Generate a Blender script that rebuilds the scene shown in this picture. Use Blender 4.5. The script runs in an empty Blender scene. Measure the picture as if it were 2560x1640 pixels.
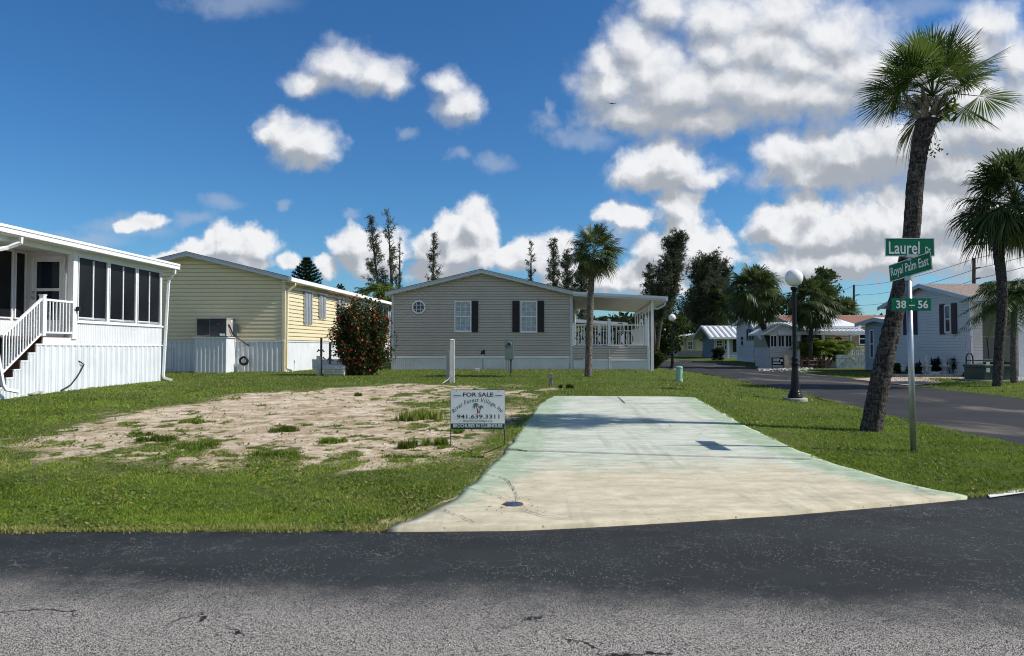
import bpy, math, random
import numpy as np
from mathutils import Vector, Matrix
S = bpy.context.scene
COL = S.collection
R = math.radians
rng = np.random.default_rng(7)
random.seed(7)

# ------------------------------------------------------------------ camera
HC, F, YH = 1.35, 1850.0, 870.0
PITCH = math.atan((YH - 820) / F)
cam_d = bpy.data.cameras.new('camera')
cam_d.sensor_width = 36.0
cam_d.lens = 36.0 * F / 2560.0
cam_d.clip_end = 6000
cam_d.clip_start = 0.05
cam = bpy.data.objects.new('camera', cam_d)
cam.location = (0, 0, HC)
cam.rotation_euler = (R(90) + PITCH, 0, 0)
COL.objects.link(cam)
S.camera = cam
CP, SP = math.cos(PITCH), math.sin(PITCH)

def ray(px, py):
    x = (px - 1280) / F
    v = (820 - py) / F
    return Vector((x, CP - v * SP, SP + v * CP))
def P(px, py, Y):
    d = ray(px, py)
    return Vector((d.x / d.y * Y, Y, HC + d.z / d.y * Y))
def ss(a, b, x):
    t = np.clip((x - a) / (b - a), 0, 1)
    return t * t * (3 - 2 * t)

# ------------------------------------------------------------------ terrain functions
NE = np.array([(6.2, 7.2), (6.6, 8.2), (6.9, 9.2), (7.0, 10.1), (7.5, 15), (7.8, 16.6), (8.7, 23), (9.9, 36), (10.4, 45), (10.6, 55), (8.5, 61), (4, 64), (-60, 66)])
FE = np.array([(13.3, 7.2), (13.5, 19.5), (14.3, 26.3), (15.9, 41), (16.8, 53), (17.2, 66), (16.2, 74), (12, 79), (4, 82), (-60, 84)])
E1 = np.array([(-90, 5.42), (-9, 5.46), (-3, 5.5), (-.9, 5.53), (0, 5.56), (.52, 5.65), (1.33, 5.84), (2.19, 6.06), (3.17, 6.38), (4.05, 6.7), (4.9, 7.0), (5.6, 7.15), (6.4, 7.3), (7.5, 7.5), (13, 7.6), (90, 7.6)])
def near_x(y): return np.interp(y, NE[:10, 1], NE[:10, 0])
def far_x(y): return np.interp(y, FE[:6, 1], FE[:6, 0])
def edge1(x): return np.interp(x, E1[:, 0], E1[:, 1])
def hr(y): return .25 * ss(45, 85, y)
def H(x, y):
    n, f = near_x(y), far_x(y)
    lot = .36 * ss(6, 21, y)
    a = ss(n - 4.5, n - .1, x)
    left = lot * (1 - a) + hr(y) * a
    right = hr(y) + .05 * ss(f, f + 3, x)
    return np.where(x < (n + f) / 2, left, right)
def Hs(x, y): return float(H(np.float64(x), np.float64(y)))
def G(px, py):
    d = ray(px, py)
    lo, y = None, 2.0
    while y < 400:
        x = d.x / d.y * y; z = HC + d.z / d.y * y
        if z <= Hs(x, y): break
        y *= 1.004
    return Vector((x, y, Hs(x, y)))

# value noise in numpy (fbm), for wear masks and grass density
_perm = rng.permutation(512)
_val = rng.random(512)
def vn(x, y):
    xi, yi = np.floor(x).astype(int), np.floor(y).astype(int)
    fx, fy = x - xi, y - yi
    fx, fy = fx * fx * (3 - 2 * fx), fy * fy * (3 - 2 * fy)
    def h(i, j): return _val[_perm[(_perm[i & 511] + j) & 511]]
    a, b = h(xi, yi), h(xi + 1, yi)
    c, d = h(xi, yi + 1), h(xi + 1, yi + 1)
    return (a * (1 - fx) + b * fx) * (1 - fy) + (c * (1 - fx) + d * fx) * fy
def fbm(x, y, o=4):
    s, a, t = 0, .5, 0
    for k in range(o):
        s = s + a * vn(x * 2 ** k + 17 * k, y * 2 ** k + 31 * k); t += a; a *= .5
    return s / t

# ------------------------------------------------------------------ mesh helpers
class MB:
    def __init__(s, M=None):
        s.v, s.f, s.M = [], [], (M or Matrix())
    def add(s, vs, fs):
        b = len(s.v)
        M = s.M
        s.v += [M @ Vector(v) for v in vs]
        s.f += [[i + b for i in f] for f in fs]
        return s
    def box(s, x0, x1, y0, y1, z0, z1):
        return s.add([(x0, y0, z0), (x1, y0, z0), (x1, y1, z0), (x0, y1, z0), (x0, y0, z1), (x1, y0, z1), (x1, y1, z1), (x0, y1, z1)],
                     [(0, 3, 2, 1), (4, 5, 6, 7), (0, 1, 5, 4), (1, 2, 6, 5), (2, 3, 7, 6), (3, 0, 4, 7)])
    def quad(s, a, b, c, d): return s.add([a, b, c, d], [(0, 1, 2, 3)])
    def prism(s, poly, y0, y1):                       # (u, z) outline pushed through the local y axis
        n = len(poly)
        vs = [(u, y0, z) for u, z in poly] + [(u, y1, z) for u, z in poly]
        return s.add(vs, [list(range(n)), list(range(2 * n - 1, n - 1, -1))] + [(i, (i + 1) % n, (i + 1) % n + n, i + n) for i in range(n)])
    def tube(s, pts, r, n=8, cap=True):
        pts = [Vector(p) for p in pts]
        rs = r if isinstance(r, (list, tuple)) else [r] * len(pts)
        vs, fs = [], []
        ref = None
        for i, p in enumerate(pts):
            t = (pts[min(i + 1, len(pts) - 1)] - pts[max(i - 1, 0)]).normalized()
            if ref is None:
                ref = Vector((0, 0, 1)) if abs(t.z) < .9 else Vector((1, 0, 0))
                ref = ref.cross(t).normalized()
            ref = (ref - t * ref.dot(t)).normalized()
            b = t.cross(ref)
            for k in range(n):
                a = 2 * math.pi * (k + .5) / n
                vs.append(p + (ref * math.cos(a) + b * math.sin(a)) * rs[i])
        for i in range(len(pts) - 1):
            for k in range(n):
                fs.append((i * n + k, i * n + (k + 1) % n, (i + 1) * n + (k + 1) % n, (i + 1) * n + k))
        if cap:
            fs.append(list(range(n))[::-1]); fs.append([(len(pts) - 1) * n + k for k in range(n)])
        return s.add(vs, fs)
    def lathe(s, prof, c=(0, 0, 0), n=20):
        vs, fs = [], []
        for r, z in prof:
            for k in range(n):
                a = 2 * math.pi * k / n
                vs.append((c[0] + r * math.cos(a), c[1] + r * math.sin(a), c[2] + z))
        m = len(prof)
        for i in range(m - 1):
            for k in range(n):
                fs.append((i * n + k, i * n + (k + 1) % n, (i + 1) * n + (k + 1) % n, (i + 1) * n + k))
        fs.append(list(range(n))[::-1]); fs.append([(m - 1) * n + k for k in range(n)])
        return s.add(vs, fs)
    def ball(s, c, r, n=24, sx=1, sy=1, sz=1):
        m = n // 2
        prof = [(max(.001, r * math.sin(math.pi * i / m)), -r * math.cos(math.pi * i / m)) for i in range(m + 1)]
        vs, fs = [], []
        for rr, z in prof:
            for k in range(n):
                a = 2 * math.pi * k / n
                vs.append((c[0] + rr * math.cos(a) * sx, c[1] + rr * math.sin(a) * sy, c[2] + z * sz))
        for i in range(m):
            for k in range(n):
                fs.append((i * n + k, i * n + (k + 1) % n, (i + 1) * n + (k + 1) % n, (i + 1) * n + k))
        return s.add(vs, fs)
    def ring(s, c, R0, r, ax, n=24, m=6):              # wheel ring about axis ax
        ax = Vector(ax).normalized(); e = ax.orthogonal().normalized(); g = ax.cross(e); c = Vector(c)
        vs, fs = [], []
        for i in range(n):
            a = 2 * math.pi * i / n; d = e * math.cos(a) + g * math.sin(a)
            for k in range(m):
                b = 2 * math.pi * k / m
                vs.append(c + d * (R0 + r * math.cos(b)) + ax * r * math.sin(b))
        for i in range(n):
            for k in range(m):
                fs.append((i * m + k, i * m + (k + 1) % m, ((i + 1) % n) * m + (k + 1) % m, ((i + 1) % n) * m + k))
        return s.add(vs, fs)
    def build(s, name, mat, parent=None, smooth=False, bevel=0, kind=None):
        off = parent_world(parent) if parent else Vector()
        me = bpy.data.meshes.new(name)
        me.from_pydata([v - off for v in s.v], [], s.f)
        me.materials.append(mat)
        me.validate(); me.update()
        if smooth: me.shade_smooth()
        o = bpy.data.objects.new(name, me)
        COL.objects.link(o)
        if parent: o.parent = parent
        if bevel:
            b = o.modifiers.new('bevel', 'BEVEL'); b.width = bevel; b.segments = 2; b.limit_method = 'ANGLE'
        if kind: o['kind'] = kind
        return o
def parent_world(p):
    t = Vector()
    while p is not None:
        t = t + Vector(p.location); p = p.parent
    return t
def empty(name, loc, label, cat, group=None):
    o = bpy.data.objects.new(name, None); COL.objects.link(o)
    o.location = loc; o.empty_display_size = .2
    return tag(o, label, cat, group)
def tag(o, label, cat, group=None):
    o['label'] = label; o['category'] = cat
    if group: o['group'] = group
    return o
def npmesh(name, V, Fc, mat, parent=None, tone=None, kind=None, smooth=False):
    V = np.asarray(V, dtype=np.float32).reshape(-1, 3)
    if parent is not None: V = V - np.array(parent_world(parent), dtype=np.float32)
    Fc = np.asarray(Fc, dtype=np.int32)
    k = Fc.shape[1]
    me = bpy.data.meshes.new(name)
    me.vertices.add(len(V)); me.vertices.foreach_set('co', V.ravel())
    me.loops.add(Fc.size); me.loops.foreach_set('vertex_index', Fc.ravel())
    me.polygons.add(len(Fc)); me.polygons.foreach_set('loop_start', np.arange(0, Fc.size, k, dtype=np.int32))
    me.update(calc_edges=True)
    me.materials.append(mat)
    if tone is not None:
        at = me.attributes.new('tone', 'FLOAT', 'POINT'); at.data.foreach_set('value', np.asarray(tone, dtype=np.float32).ravel())
    if smooth: me.shade_smooth()
    o = bpy.data.objects.new(name, me); COL.objects.link(o)
    if parent is not None: o.parent = parent
    if kind: o['kind'] = kind
    return o

# ------------------------------------------------------------------ materials
class N:
    def __init__(s, name):
        m = bpy.data.materials.new(name); m.use_nodes = True
        s.m, s.t = m, m.node_tree; s.t.nodes.clear()
        s.out = s.t.nodes.new('ShaderNodeOutputMaterial')
    def n(s, typ, **kw):
        nd = s.t.nodes.new('ShaderNode' + typ)
        for k, v in kw.items():
            if k in ('operation', 'data_type', 'blend_type', 'feature', 'attribute_name', 'noise_dimensions', 'voronoi_dimensions', 'use_clamp', 'interpolation_type', 'distance', 'clamp_factor', 'normalize'): setattr(nd, k, v)
            else: s.set(nd, k, v)
        return nd
    def set(s, nd, k, v):
        i = nd.inputs[int(k[1:])] if k[0] == 'i' and k[1:].isdigit() else nd.inputs[k.replace('_', ' ')]
        if isinstance(v, bpy.types.NodeSocket): s.t.links.new(v, i)
        elif isinstance(v, bpy.types.Node): s.t.links.new(v.outputs[0], i)
        else: i.default_value = v
    def math(s, op, a, b=0.0, c=0.0, clamp=False):
        nd = s.t.nodes.new('ShaderNodeMath'); nd.operation = op; nd.use_clamp = clamp
        for k, v in enumerate((a, b, c)): s.set(nd, 'i%d' % k, v)
        return nd.outputs[0]
    def mix(s, f, a, b, mode='MIX'):
        nd = s.t.nodes.new('ShaderNodeMix'); nd.data_type = 'RGBA'; nd.blend_type = mode
        def put(i, v):
            if isinstance(v, bpy.types.NodeSocket): s.t.links.new(v, nd.inputs[i])
            elif isinstance(v, (int, float)): nd.inputs[i].default_value = v
            else: nd.inputs[i].default_value = tuple(v) + ((1,) if len(v) == 3 else ())
        put(0, f); put(6, a); put(7, b)
        return nd.outputs[2]
    def ramp(s, f, a, b, lo=0.0, hi=1.0, smooth=True):
        nd = s.t.nodes.new('ShaderNodeMapRange')
        nd.interpolation_type = 'SMOOTHSTEP' if smooth else 'LINEAR'
        s.set(nd, 'i0', f); s.set(nd, 'i1', a); s.set(nd, 'i2', b); s.set(nd, 'i3', lo); s.set(nd, 'i4', hi)
        return nd.outputs[0]
    def co(s): return s.n('TexCoord').outputs['Object']
    def noise(s, vec, scale, detail=3, rough=.55, dist=0.0):
        nd = s.n('TexNoise', Vector=vec, Scale=scale, Detail=detail, Roughness=rough, Distortion=dist)
        return nd.outputs[0]
    def scale(s, vec, v):
        nd = s.t.nodes.new('ShaderNodeVectorMath'); nd.operation = 'MULTIPLY'
        s.set(nd, 'i0', vec); nd.inputs[1].default_value = v
        return nd.outputs[0]
    def bump(s, h, strength=.3, dist=.02):
        return s.n('Bump', Strength=strength, Distance=dist, Height=h).outputs[0]
    def bsdf(s, col, rough=.6, spec=.3, metal=0.0, normal=None):
        b = s.n('BsdfPrincipled')
        if isinstance(col, (tuple, list)): col = tuple(col) + ((1,) if len(col) == 3 else ())
        s.set(b, 'Base Color', col); s.set(b, 'Roughness', rough); s.set(b, 'Specular IOR Level', spec); s.set(b, 'Metallic', metal)
        if normal is not None: s.set(b, 'Normal', normal)
        return b
    def done(s, sh):
        s.t.links.new(sh.outputs[0] if isinstance(sh, bpy.types.Node) else sh, s.out.inputs[0]); return s.m

def pm(name, col, rough=.55, var=.18, sc=2.5, bump=0.0, bsc=60, spec=.3, metal=0.0, dirt=None, dsc=1.2, damt=.5):
    n = N(name); c = n.co()
    a = n.noise(c, sc, 5, .6)
    lo = tuple(x * (1 - var) for x in col); hi = tuple(min(1, x * (1 + var * .5)) for x in col)
    k = n.mix(n.ramp(a, .3, .7), lo, hi)
    if dirt:
        d = n.noise(n.scale(c, (1, 1, .35)), dsc * 4, 6, .65)
        k = n.mix(n.math('MULTIPLY', n.ramp(d, .5, .8), damt), k, dirt)
    nm = None
    if bump: nm = n.bump(n.noise(c, bsc, 3), bump, .01)
    return n.done(n.bsdf(k, n.ramp(a, .2, .8, rough * .85, min(1, rough * 1.15)), spec, metal, nm))

def leafm(name, dark, light, dry=None, trans=.35, gloss=.12, rough=.4):
    n = N(name)
    t = n.n('Attribute', attribute_name='tone').outputs['Fac']
    k = n.mix(n.ramp(t, 0, .9, smooth=False), dark, light)
    if dry: k = n.mix(n.ramp(t, .93, 1.0), k, dry)
    ri = n.n('ObjectInfo').outputs['Random']
    k = n.mix(n.math('MULTIPLY', ri, .25), k, tuple(x * .7 for x in dark))
    d = n.n('BsdfDiffuse', Color=k); tr = n.n('BsdfTranslucent', Color=n.mix(.5, k, light))
    g = n.n('BsdfGlossy', Roughness=rough); n.set(g, 'Color', (.8, .85, .9, 1))
    m1 = n.n('MixShader', Fac=trans, i1=d.outputs[0], i2=tr.outputs[0])
    lw = n.n('LayerWeight', Blend=.25)
    m2 = n.n('MixShader', Fac=n.math('MULTIPLY', lw.outputs['Facing'], gloss), i1=m1.outputs[0], i2=g.outputs[0])
    return n.done(m2)

M_ = {}
M_['white'] = pm('white paint', (.80, .81, .82), .5, .05, 1.5)
M_['white_metal'] = pm('white aluminium', (.78, .80, .82), .38, .06, 1.2, spec=.4, dirt=(.55, .53, .48), damt=.25)
M_['skirt'] = pm('white ribbed skirting', (.70, .73, .76), .35, .07, 1.4, spec=.45, dirt=(.45, .43, .36), damt=.25)
M_['beige'] = pm('beige vinyl siding', (.47, .43, .375), .38, .06, .8, spec=.4, dirt=(.30, .27, .23), damt=.2)
M_['yellow'] = pm('pale yellow vinyl siding', (.72, .64, .42), .4, .05, .8, spec=.4, dirt=(.5, .44, .3), damt=.15)
M_['tan'] = pm('tan vinyl siding', (.40, .33, .20), .45, .06, .8)
M_['cream'] = pm('cream siding', (.78, .70, .50), .45, .06, .8)
M_['greysiding'] = pm('light grey siding', (.58, .575, .55), .45, .06, .8)
M_['bluesiding'] = pm('blue grey siding', (.36, .44, .50), .45, .08, .8)
M_['whitesiding'] = pm('white siding', (.70, .69, .65), .42, .05, .8)
M_['trim'] = pm('blue grey trim', (.50, .56, .62), .4, .06, 1.2, spec=.4)
M_['soffit'] = pm('cream soffit', (.62, .60, .55), .5, .05, 1)
M_['galv'] = pm('galvanized steel', (.42, .45, .47), .4, .15, 6, metal=.75, spec=.5)
M_['gpanel'] = pm('grey storm panel', (.44, .47, .50), .4, .1, 2, metal=.3)
M_['shutter'] = pm('black louvre shutter', (.018, .016, .016), .4, .2, 4)
M_['burgundy'] = pm('burgundy shutter', (.055, .02, .035), .45, .2, 4)
M_['screen'] = pm('dark insect screen', (.010, .011, .013), .35, .4, 1.0, spec=.25)
M_['glass'] = pm('dark window glass', (.012, .022, .034), .06, .3, 1.2, spec=.6)
M_['curtain'] = pm('window with pale curtain', (.33, .40, .45), .18, .35, 5, spec=.6)
M_['brown'] = pm('brown deck boards', (.10, .045, .03), .6, .3, 5)
M_['concrete'] = pm('grey concrete', (.38, .37, .34), .85, .3, 5, .4, 40, dirt=(.2, .19, .16), damt=.5)
M_['black'] = pm('black enamel', (.008, .008, .009), .30, .2, 8, spec=.25)
M_['rubber'] = pm('black plastic', (.02, .02, .02), .5, .3, 8)
M_['darkgrey'] = pm('dark grey metal', (.055, .06, .065), .5, .2, 3)
M_['acgrey'] = pm('grey painted steel', (.40, .38, .36), .45, .1, 2)
M_['globe'] = pm('white globe', (.86, .86, .86), .25, .02, 1, spec=.5)
M_['ggreen'] = pm('pale green plastic', (.28, .50, .36), .45, .12, 3, dirt=(.16, .26, .19), damt=.4)
M_['meter'] = pm('grey green electrical cabinet', (.19, .25, .24), .45, .12, 2.5, spec=.4)
M_['cover'] = pm('pale grey green plastic cover', (.50, .55, .52), .45, .08, 3)
M_['pvc'] = pm('weathered white pipe', (.60, .60, .58), .5, .2, 6, dirt=(.3, .2, .15), damt=.5)
M_['postwhite'] = pm('white vinyl post', (.68, .66, .62), .45, .06, 3)
M_['signgreen'] = pm('green street sign', (.002, .16, .085), .5, .12, 3, spec=.15)
M_['signgreenw'] = pm('sun faded green street sign', (.010, .15, .070), .5, .35, 1.6, spec=.15)
M_['signwhite'] = pm('reflective white lettering', (.78, .79, .78), .45, .05, 5)
M_['panel'] = pm('white corrugated sign', (.80, .83, .84), .45, .06, 6, dirt=(.4, .42, .42), damt=.2)
M_['band'] = pm('dark green sign band', (.008, .06, .042), .45, .15, 6)
M_['ink'] = pm('black ink', (.012, .014, .018), .5, .1, 6)
M_['inkgrey'] = pm('dark green ink', (.03, .06, .055), .5, .1, 6)
M_['logogreen'] = pm('green ink', (.01, .16, .06), .5, .1, 6)
M_['logored'] = pm('red ink', (.30, .03, .04), .5, .1, 6)
M_['roofshingle'] = None
M_['terra'] = pm('pinkish concrete', (.50, .36, .28), .85, .15, 3)
M_['flower'] = pm('red hibiscus petals', (.50, .045, .035), .5, .3, 9)
M_['bluecap'] = pm('blue enamel', (.02, .075, .19), .45, .4, 25, dirt=(.25, .10, .03), damt=.8, dsc=8)
M_['rust'] = pm('rusty debris', (.12, .07, .035), .9, .4, 20)
M_['dgreenbox'] = pm('dark green steel cabinet', (.045, .075, .055), .5, .2, 3)
M_['rock'] = pm('white rock', (.55, .55, .53), .8, .2, 9)
M_['statue'] = pm('weathered cast stone', (.48, .49, .48), .8, .3, 7, dirt=(.2, .2, .19), damt=.5)
M_['red'] = pm('red plastic', (.35, .04, .04), .4, .1, 4)
M_['cloth'] = pm('pale lilac cloth', (.55, .55, .70), .8, .1, 5)
M_['woodpole'] = pm('weathered pole', (.10, .08, .07), .8, .3, 5)
M_['wire'] = pm('black wire', (.02, .02, .022), .6, .1, 2)
M_['picket'] = pm('brown wood', (.13, .07, .045), .8, .3, 6)
M_['bird'] = pm('black feathers', (.015, .014, .014), .7, .2, 6)

def shingle(name, c1, c2):
    n = N(name); c = n.co()
    v = n.n('TexBrick', Vector=c, Scale=3.0)
    v2 = n.noise(n.scale(c, (3, 3, 12)), 3, 4)
    k = n.mix(n.ramp(v2, .35, .65), c1, c2)
    return n.done(n.bsdf(k, .9, .1, 0, n.bump(v2, .4, .02)))
M_['roofshingle'] = shingle('grey brown shingles', (.19, .15, .125), (.36, .29, .24))
M_['roofred'] = shingle('red brown shingles', (.20, .10, .07), (.34, .18, .13))
M_['roofdark'] = shingle('dark shingles', (.06, .06, .065), (.11, .11, .115))

def barkm(name, dark, light, zs=1.0):
    n = N(name); c = n.co()
    w = n.noise(n.scale(c, (34, 34, 11 * zs)), 1.0, 6, .7, .8)
    w2 = n.noise(n.scale(c, (9, 9, 26)), 1.0, 5, .7)
    k = n.mix(n.ramp(n.math('ADD', n.math('MULTIPLY', w, .6), n.math('MULTIPLY', w2, .4)), .42, .62), dark, light)
    return n.done(n.bsdf(k, .9, .1, 0, n.bump(n.math('ADD', w, w2), .8, .05)))
M_['palmbark'] = barkm('palm bark', (.022, .019, .017), (.17, .15, .135))
M_['palmbark2'] = barkm('paler palm bark', (.07, .06, .05), (.30, .26, .22))
M_['bark'] = barkm('tree bark', (.05, .04, .032), (.17, .14, .11))
M_['boot'] = pm('dry leaf bases', (.27, .25, .22), .85, .4, 9, .4, 30)
M_['palmleaf'] = leafm('palm leaf', (.022, .05, .014), (.11, .16, .03), (.30, .24, .11), .3, .12)
M_['palmbright'] = leafm('bright palm leaf', (.028, .06, .013), (.13, .19, .035), (.34, .28, .12), .40, .10)  # lighter, more translucent green for the corner palm
M_['palmleaf2'] = leafm('olive palm leaf', (.03, .055, .018), (.125, .16, .045), (.28, .22, .12), .25, .10)
M_['arecaleaf'] = leafm('areca leaf', (.04, .10, .014), (.24, .30, .04), (.34, .28, .06), .4, .12)
M_['pine'] = leafm('needle foliage', (.045, .06, .034), (.13, .145, .09), None, .25, .04)
M_['pinepale'] = leafm('sparse needle foliage', (.08, .095, .06), (.19, .20, .13), None, .25, .04)
M_['norfolk'] = leafm('dense green needles', (.010, .032, .012), (.035, .075, .028), None, .2, .05)
M_['leaf'] = leafm('broad leaves', (.016, .035, .010), (.075, .11, .03), None, .3, .08)
M_['leafdark'] = leafm('dark broad leaves', (.014, .026, .012), (.06, .075, .03), None, .25, .06)
M_['leafbright'] = leafm('fresh green leaves', (.04, .09, .012), (.20, .25, .05), (.35, .30, .08), .4, .08)
M_['bushleaf'] = leafm('hibiscus leaves', (.010, .024, .007), (.085, .105, .03), (.14, .12, .05), .25, .10)
M_['strap'] = leafm('strap leaves', (.016, .035, .014), (.06, .09, .035), None, .3, .1)

# ------------------------------------------------------------------ light and sky
SUN_EL, SUN_AZ = R(42.5), R(93.8)          # azimuth measured from +Y towards +X
sv = Vector((math.cos(SUN_EL) * math.sin(SUN_AZ), math.cos(SUN_EL) * math.cos(SUN_AZ), math.sin(SUN_EL)))
ld = bpy.data.lights.new('sun', 'SUN'); ld.energy = 4.6; ld.angle = R(.53); ld.color = (1, .955, .88)
lo_ = bpy.data.objects.new('sun', ld); COL.objects.link(lo_)
lo_.rotation_euler = sv.to_track_quat('Z', 'Y').to_euler()
lo_.location = (20, -5, 30)

W = bpy.data.worlds.new('World'); S.world = W; W.use_nodes = True
class NW(N):
    def __init__(s, t): s.t = t
t = W.node_tree; t.nodes.clear(); w = NW(t)
sky = w.n('TexSky'); sky.sky_type = 'NISHITA'; sky.sun_disc = False
sky.sun_elevation = SUN_EL; sky.sun_rotation = SUN_AZ
sky.altitude = 0; sky.air_density = 1.0; sky.dust_density = .3; sky.ozone_density = 4.5
geo = w.n('TexCoord').outputs['Generated']
sx = w.n('SeparateXYZ', Vector=geo)
ay = w.math('MAXIMUM', w.math('ABSOLUTE', sx.outputs[1]), .05)
ca = w.math('DIVIDE', sx.outputs[0], ay); cb = w.math('DIVIDE', sx.outputs[2], ay)
cv = w.n('CombineXYZ', X=ca, Y=cb).outputs[0]
def pxab(px, py):
    d = ray(px, py); return d.x / d.y, d.z / d.y
CL = [  # heaped clouds: centre and radii as seen from the street corner, in pixels of the view
 (850,160,88,62),(945,185,84,56),(780,210,66,34),(985,212,50,40),
 (1120,212,48,42),(1152,262,66,50),
 (698,322,58,46),(762,360,92,62),(668,345,36,28),
 (505,625,66,38),(548,602,46,44),(610,606,84,44),(440,648,56,22),(590,655,80,22),
 (365,552,40,20),(330,566,40,14),
 (885,615,56,46),(962,630,62,56),(925,660,70,40),(712,655,28,24),(820,670,34,28),
 (1185,558,60,58),(1122,572,42,44),(1160,625,92,52),(1082,625,52,46),(1092,680,74,34),(1212,642,44,32),(1200,600,56,52),
 (1655,20,74,66),(1588,110,84,76),(1630,170,130,86),(1520,215,76,78),(1700,225,190,90),(1910,110,150,110),(1960,30,130,80),
 (2090,90,150,86),(2160,180,170,94),(1950,225,220,84),(1600,285,150,44),(1760,300,150,38),(2050,250,150,52),(1505,160,40,60),(1800,130,90,60),(1850,200,150,90),
 (2480,60,74,56),(2545,150,74,84),(2410,235,220,62),(2510,330,180,92),(2260,370,210,82),(2110,395,160,84),(1962,395,76,66),(2390,420,200,62),(2030,440,90,44),
 (1665,405,92,64),(1608,428,70,42),(1690,448,110,34),
 (1560,537,66,26),(1535,530,40,22),
 (1690,515,56,46),(1705,565,62,52),(1748,620,84,54),(1655,640,84,56),(1775,645,60,42),(1640,700,90,40),
 (1330,640,76,46),(1402,622,52,42),(1450,690,120,40),(1270,640,40,30),(1525,700,60,30),
 (2020,522,54,46),(1962,572,84,46),(2062,590,110,56),(2102,645,140,56),(2205,560,120,84),(2352,540,140,84),(2262,640,140,56),(2482,640,110,56),(2402,500,140,62),(2030,660,140,44),(2540,565,90,66),(1930,545,50,30),
]
CW = [  # thin veils
 (600,5,190,60),(355,562,110,40),(268,568,110,36),(1015,342,44,26),(560,512,70,34),(480,545,90,26),(725,515,30,22),(1200,490,50,26),(1555,440,80,50),(1812,432,60,40),(1355,300,50,40),(1420,345,80,36),
 (230,600,140,30),(880,525,40,14),(1390,330,60,30),(2300,20,170,50),(1250,400,60,30),(1560,560,60,90),(1890,440,70,40),(1150,395,50,20),(1365,270,26,40),(2150,330,160,60),(1480,350,90,40),
]
CL = [(x, y, rx * (1.24 if x > 1480 else 1.10), ry * (1.24 if x > 1480 else 1.10)) for x, y, rx, ry in CL] + [(1800,50,150,90),(2000,150,200,100),(2330,180,150,90),(2430,120,120,80)]
def lobes(vec, L, k=.28):
    d = None
    for px, py, rx, ry in L:
        a, b = pxab(px, py)
        sxx, syy = F / rx, F / ry
        m = w.t.nodes.new('ShaderNodeVectorMath'); m.operation = 'MULTIPLY_ADD'
        w.t.links.new(vec, m.inputs[0]); m.inputs[1].default_value = (sxx, syy, 0); m.inputs[2].default_value = (-a * sxx, -b * syy, 0)
        l = w.t.nodes.new('ShaderNodeVectorMath'); l.operation = 'LENGTH'; w.t.links.new(m.outputs[0], l.inputs[0])
        o = l.outputs['Value']
        if d is None: d = o
        else: d = w.math('SMOOTH_MIN', d, o, k)
    return d
def vadd(a, b):
    m = w.t.nodes.new('ShaderNodeVectorMath'); m.operation = 'ADD'
    w.set(m, 'i0', a); w.set(m, 'i1', b); return m.outputs[0]
def warp(vec):
    nz = w.n('TexNoise', noise_dimensions='2D', Vector=vec, Scale=15.0, Detail=5.0, Roughness=.6)
    off = w.t.nodes.new('ShaderNodeVectorMath'); off.operation = 'MULTIPLY_ADD'
    w.t.links.new(nz.outputs['Color'], off.inputs[0]); off.inputs[1].default_value = (.032, .032, 0); off.inputs[2].default_value = (-.016, -.016, 0)
    return vadd(vec, off.outputs[0])
def puff(v2):
    fb = w.n('TexNoise', noise_dimensions='2D', Vector=v2, Scale=21.0, Detail=9.0, Roughness=.61).outputs[0]
    fc = w.n('TexVoronoi', voronoi_dimensions='2D', feature='SMOOTH_F1', Vector=v2, Scale=30.0, Detail=3.0, Smoothness=.7).outputs[0]
    return w.math('ADD', w.math('MULTIPLY_ADD', fb, .75, -.375), w.math('MULTIPLY_ADD', fc, -.45, .17))
v0 = warp(cv)
B0 = w.math('SUBTRACT', 1.0, lobes(v0, CL)); B1_ = w.math('SUBTRACT', 1.0, lobes(vadd(v0, (.010, .026, 0)), CL))
N0 = puff(v0); N1 = puff(vadd(v0, (.006, .013, 0)))
soft = w.ramp(cb, .12, .42)
D = w.math('ADD', B0, w.math('MULTIPLY', N0, w.math('MULTIPLY_ADD', soft, -.30, .95)))
hi_ = w.math('MULTIPLY_ADD', soft, .55, .16)
alpha = w.n('MapRange', i0=D, i1=-.36, i2=hi_, i3=0.0, i4=1.0); alpha.interpolation_type = 'SMOOTHSTEP'; alpha = alpha.outputs[0]
big = w.math('MINIMUM', w.math('MAXIMUM', w.math('MULTIPLY', w.math('SUBTRACT', B0, B1_), 1.0), -.42), .30)
fine_ = w.math('MULTIPLY', w.math('SUBTRACT', N0, N1), w.math('MULTIPLY_ADD', soft, -.45, .85))
lit = w.math('ADD', w.math('ADD', big, fine_), .62)
lit = w.math('SUBTRACT', lit, w.math('MULTIPLY', w.ramp(B0, .2, 1.0), .10))
CS = [(1760,300,330,70),(1600,305,140,55),(2050,300,200,60),(2330,405,330,90),(2080,425,180,60),(1690,462,110,34),(2150,690,330,50),(1640,665,70,60),(1100,690,110,40),(1070,640,50,40),(560,660,120,30),(890,655,90,26),(2080,620,120,26),(1560,90,0.5,.5),(860,232,130,40),(1150,300,60,34),(760,405,90,34)]
dark = w.ramp(w.math('ADD', w.math('SUBTRACT', 1.0, lobes(v0, CS, .3)), w.math('MULTIPLY', N0, .45)), -.35, 1.0)
lit = w.math('SUBTRACT', lit, w.math('MULTIPLY', dark, .40), clamp=True)
ccol = w.mix(w.ramp(lit, .10, .98), (.345, .375, .42), (.78, .79, .81))
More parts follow.
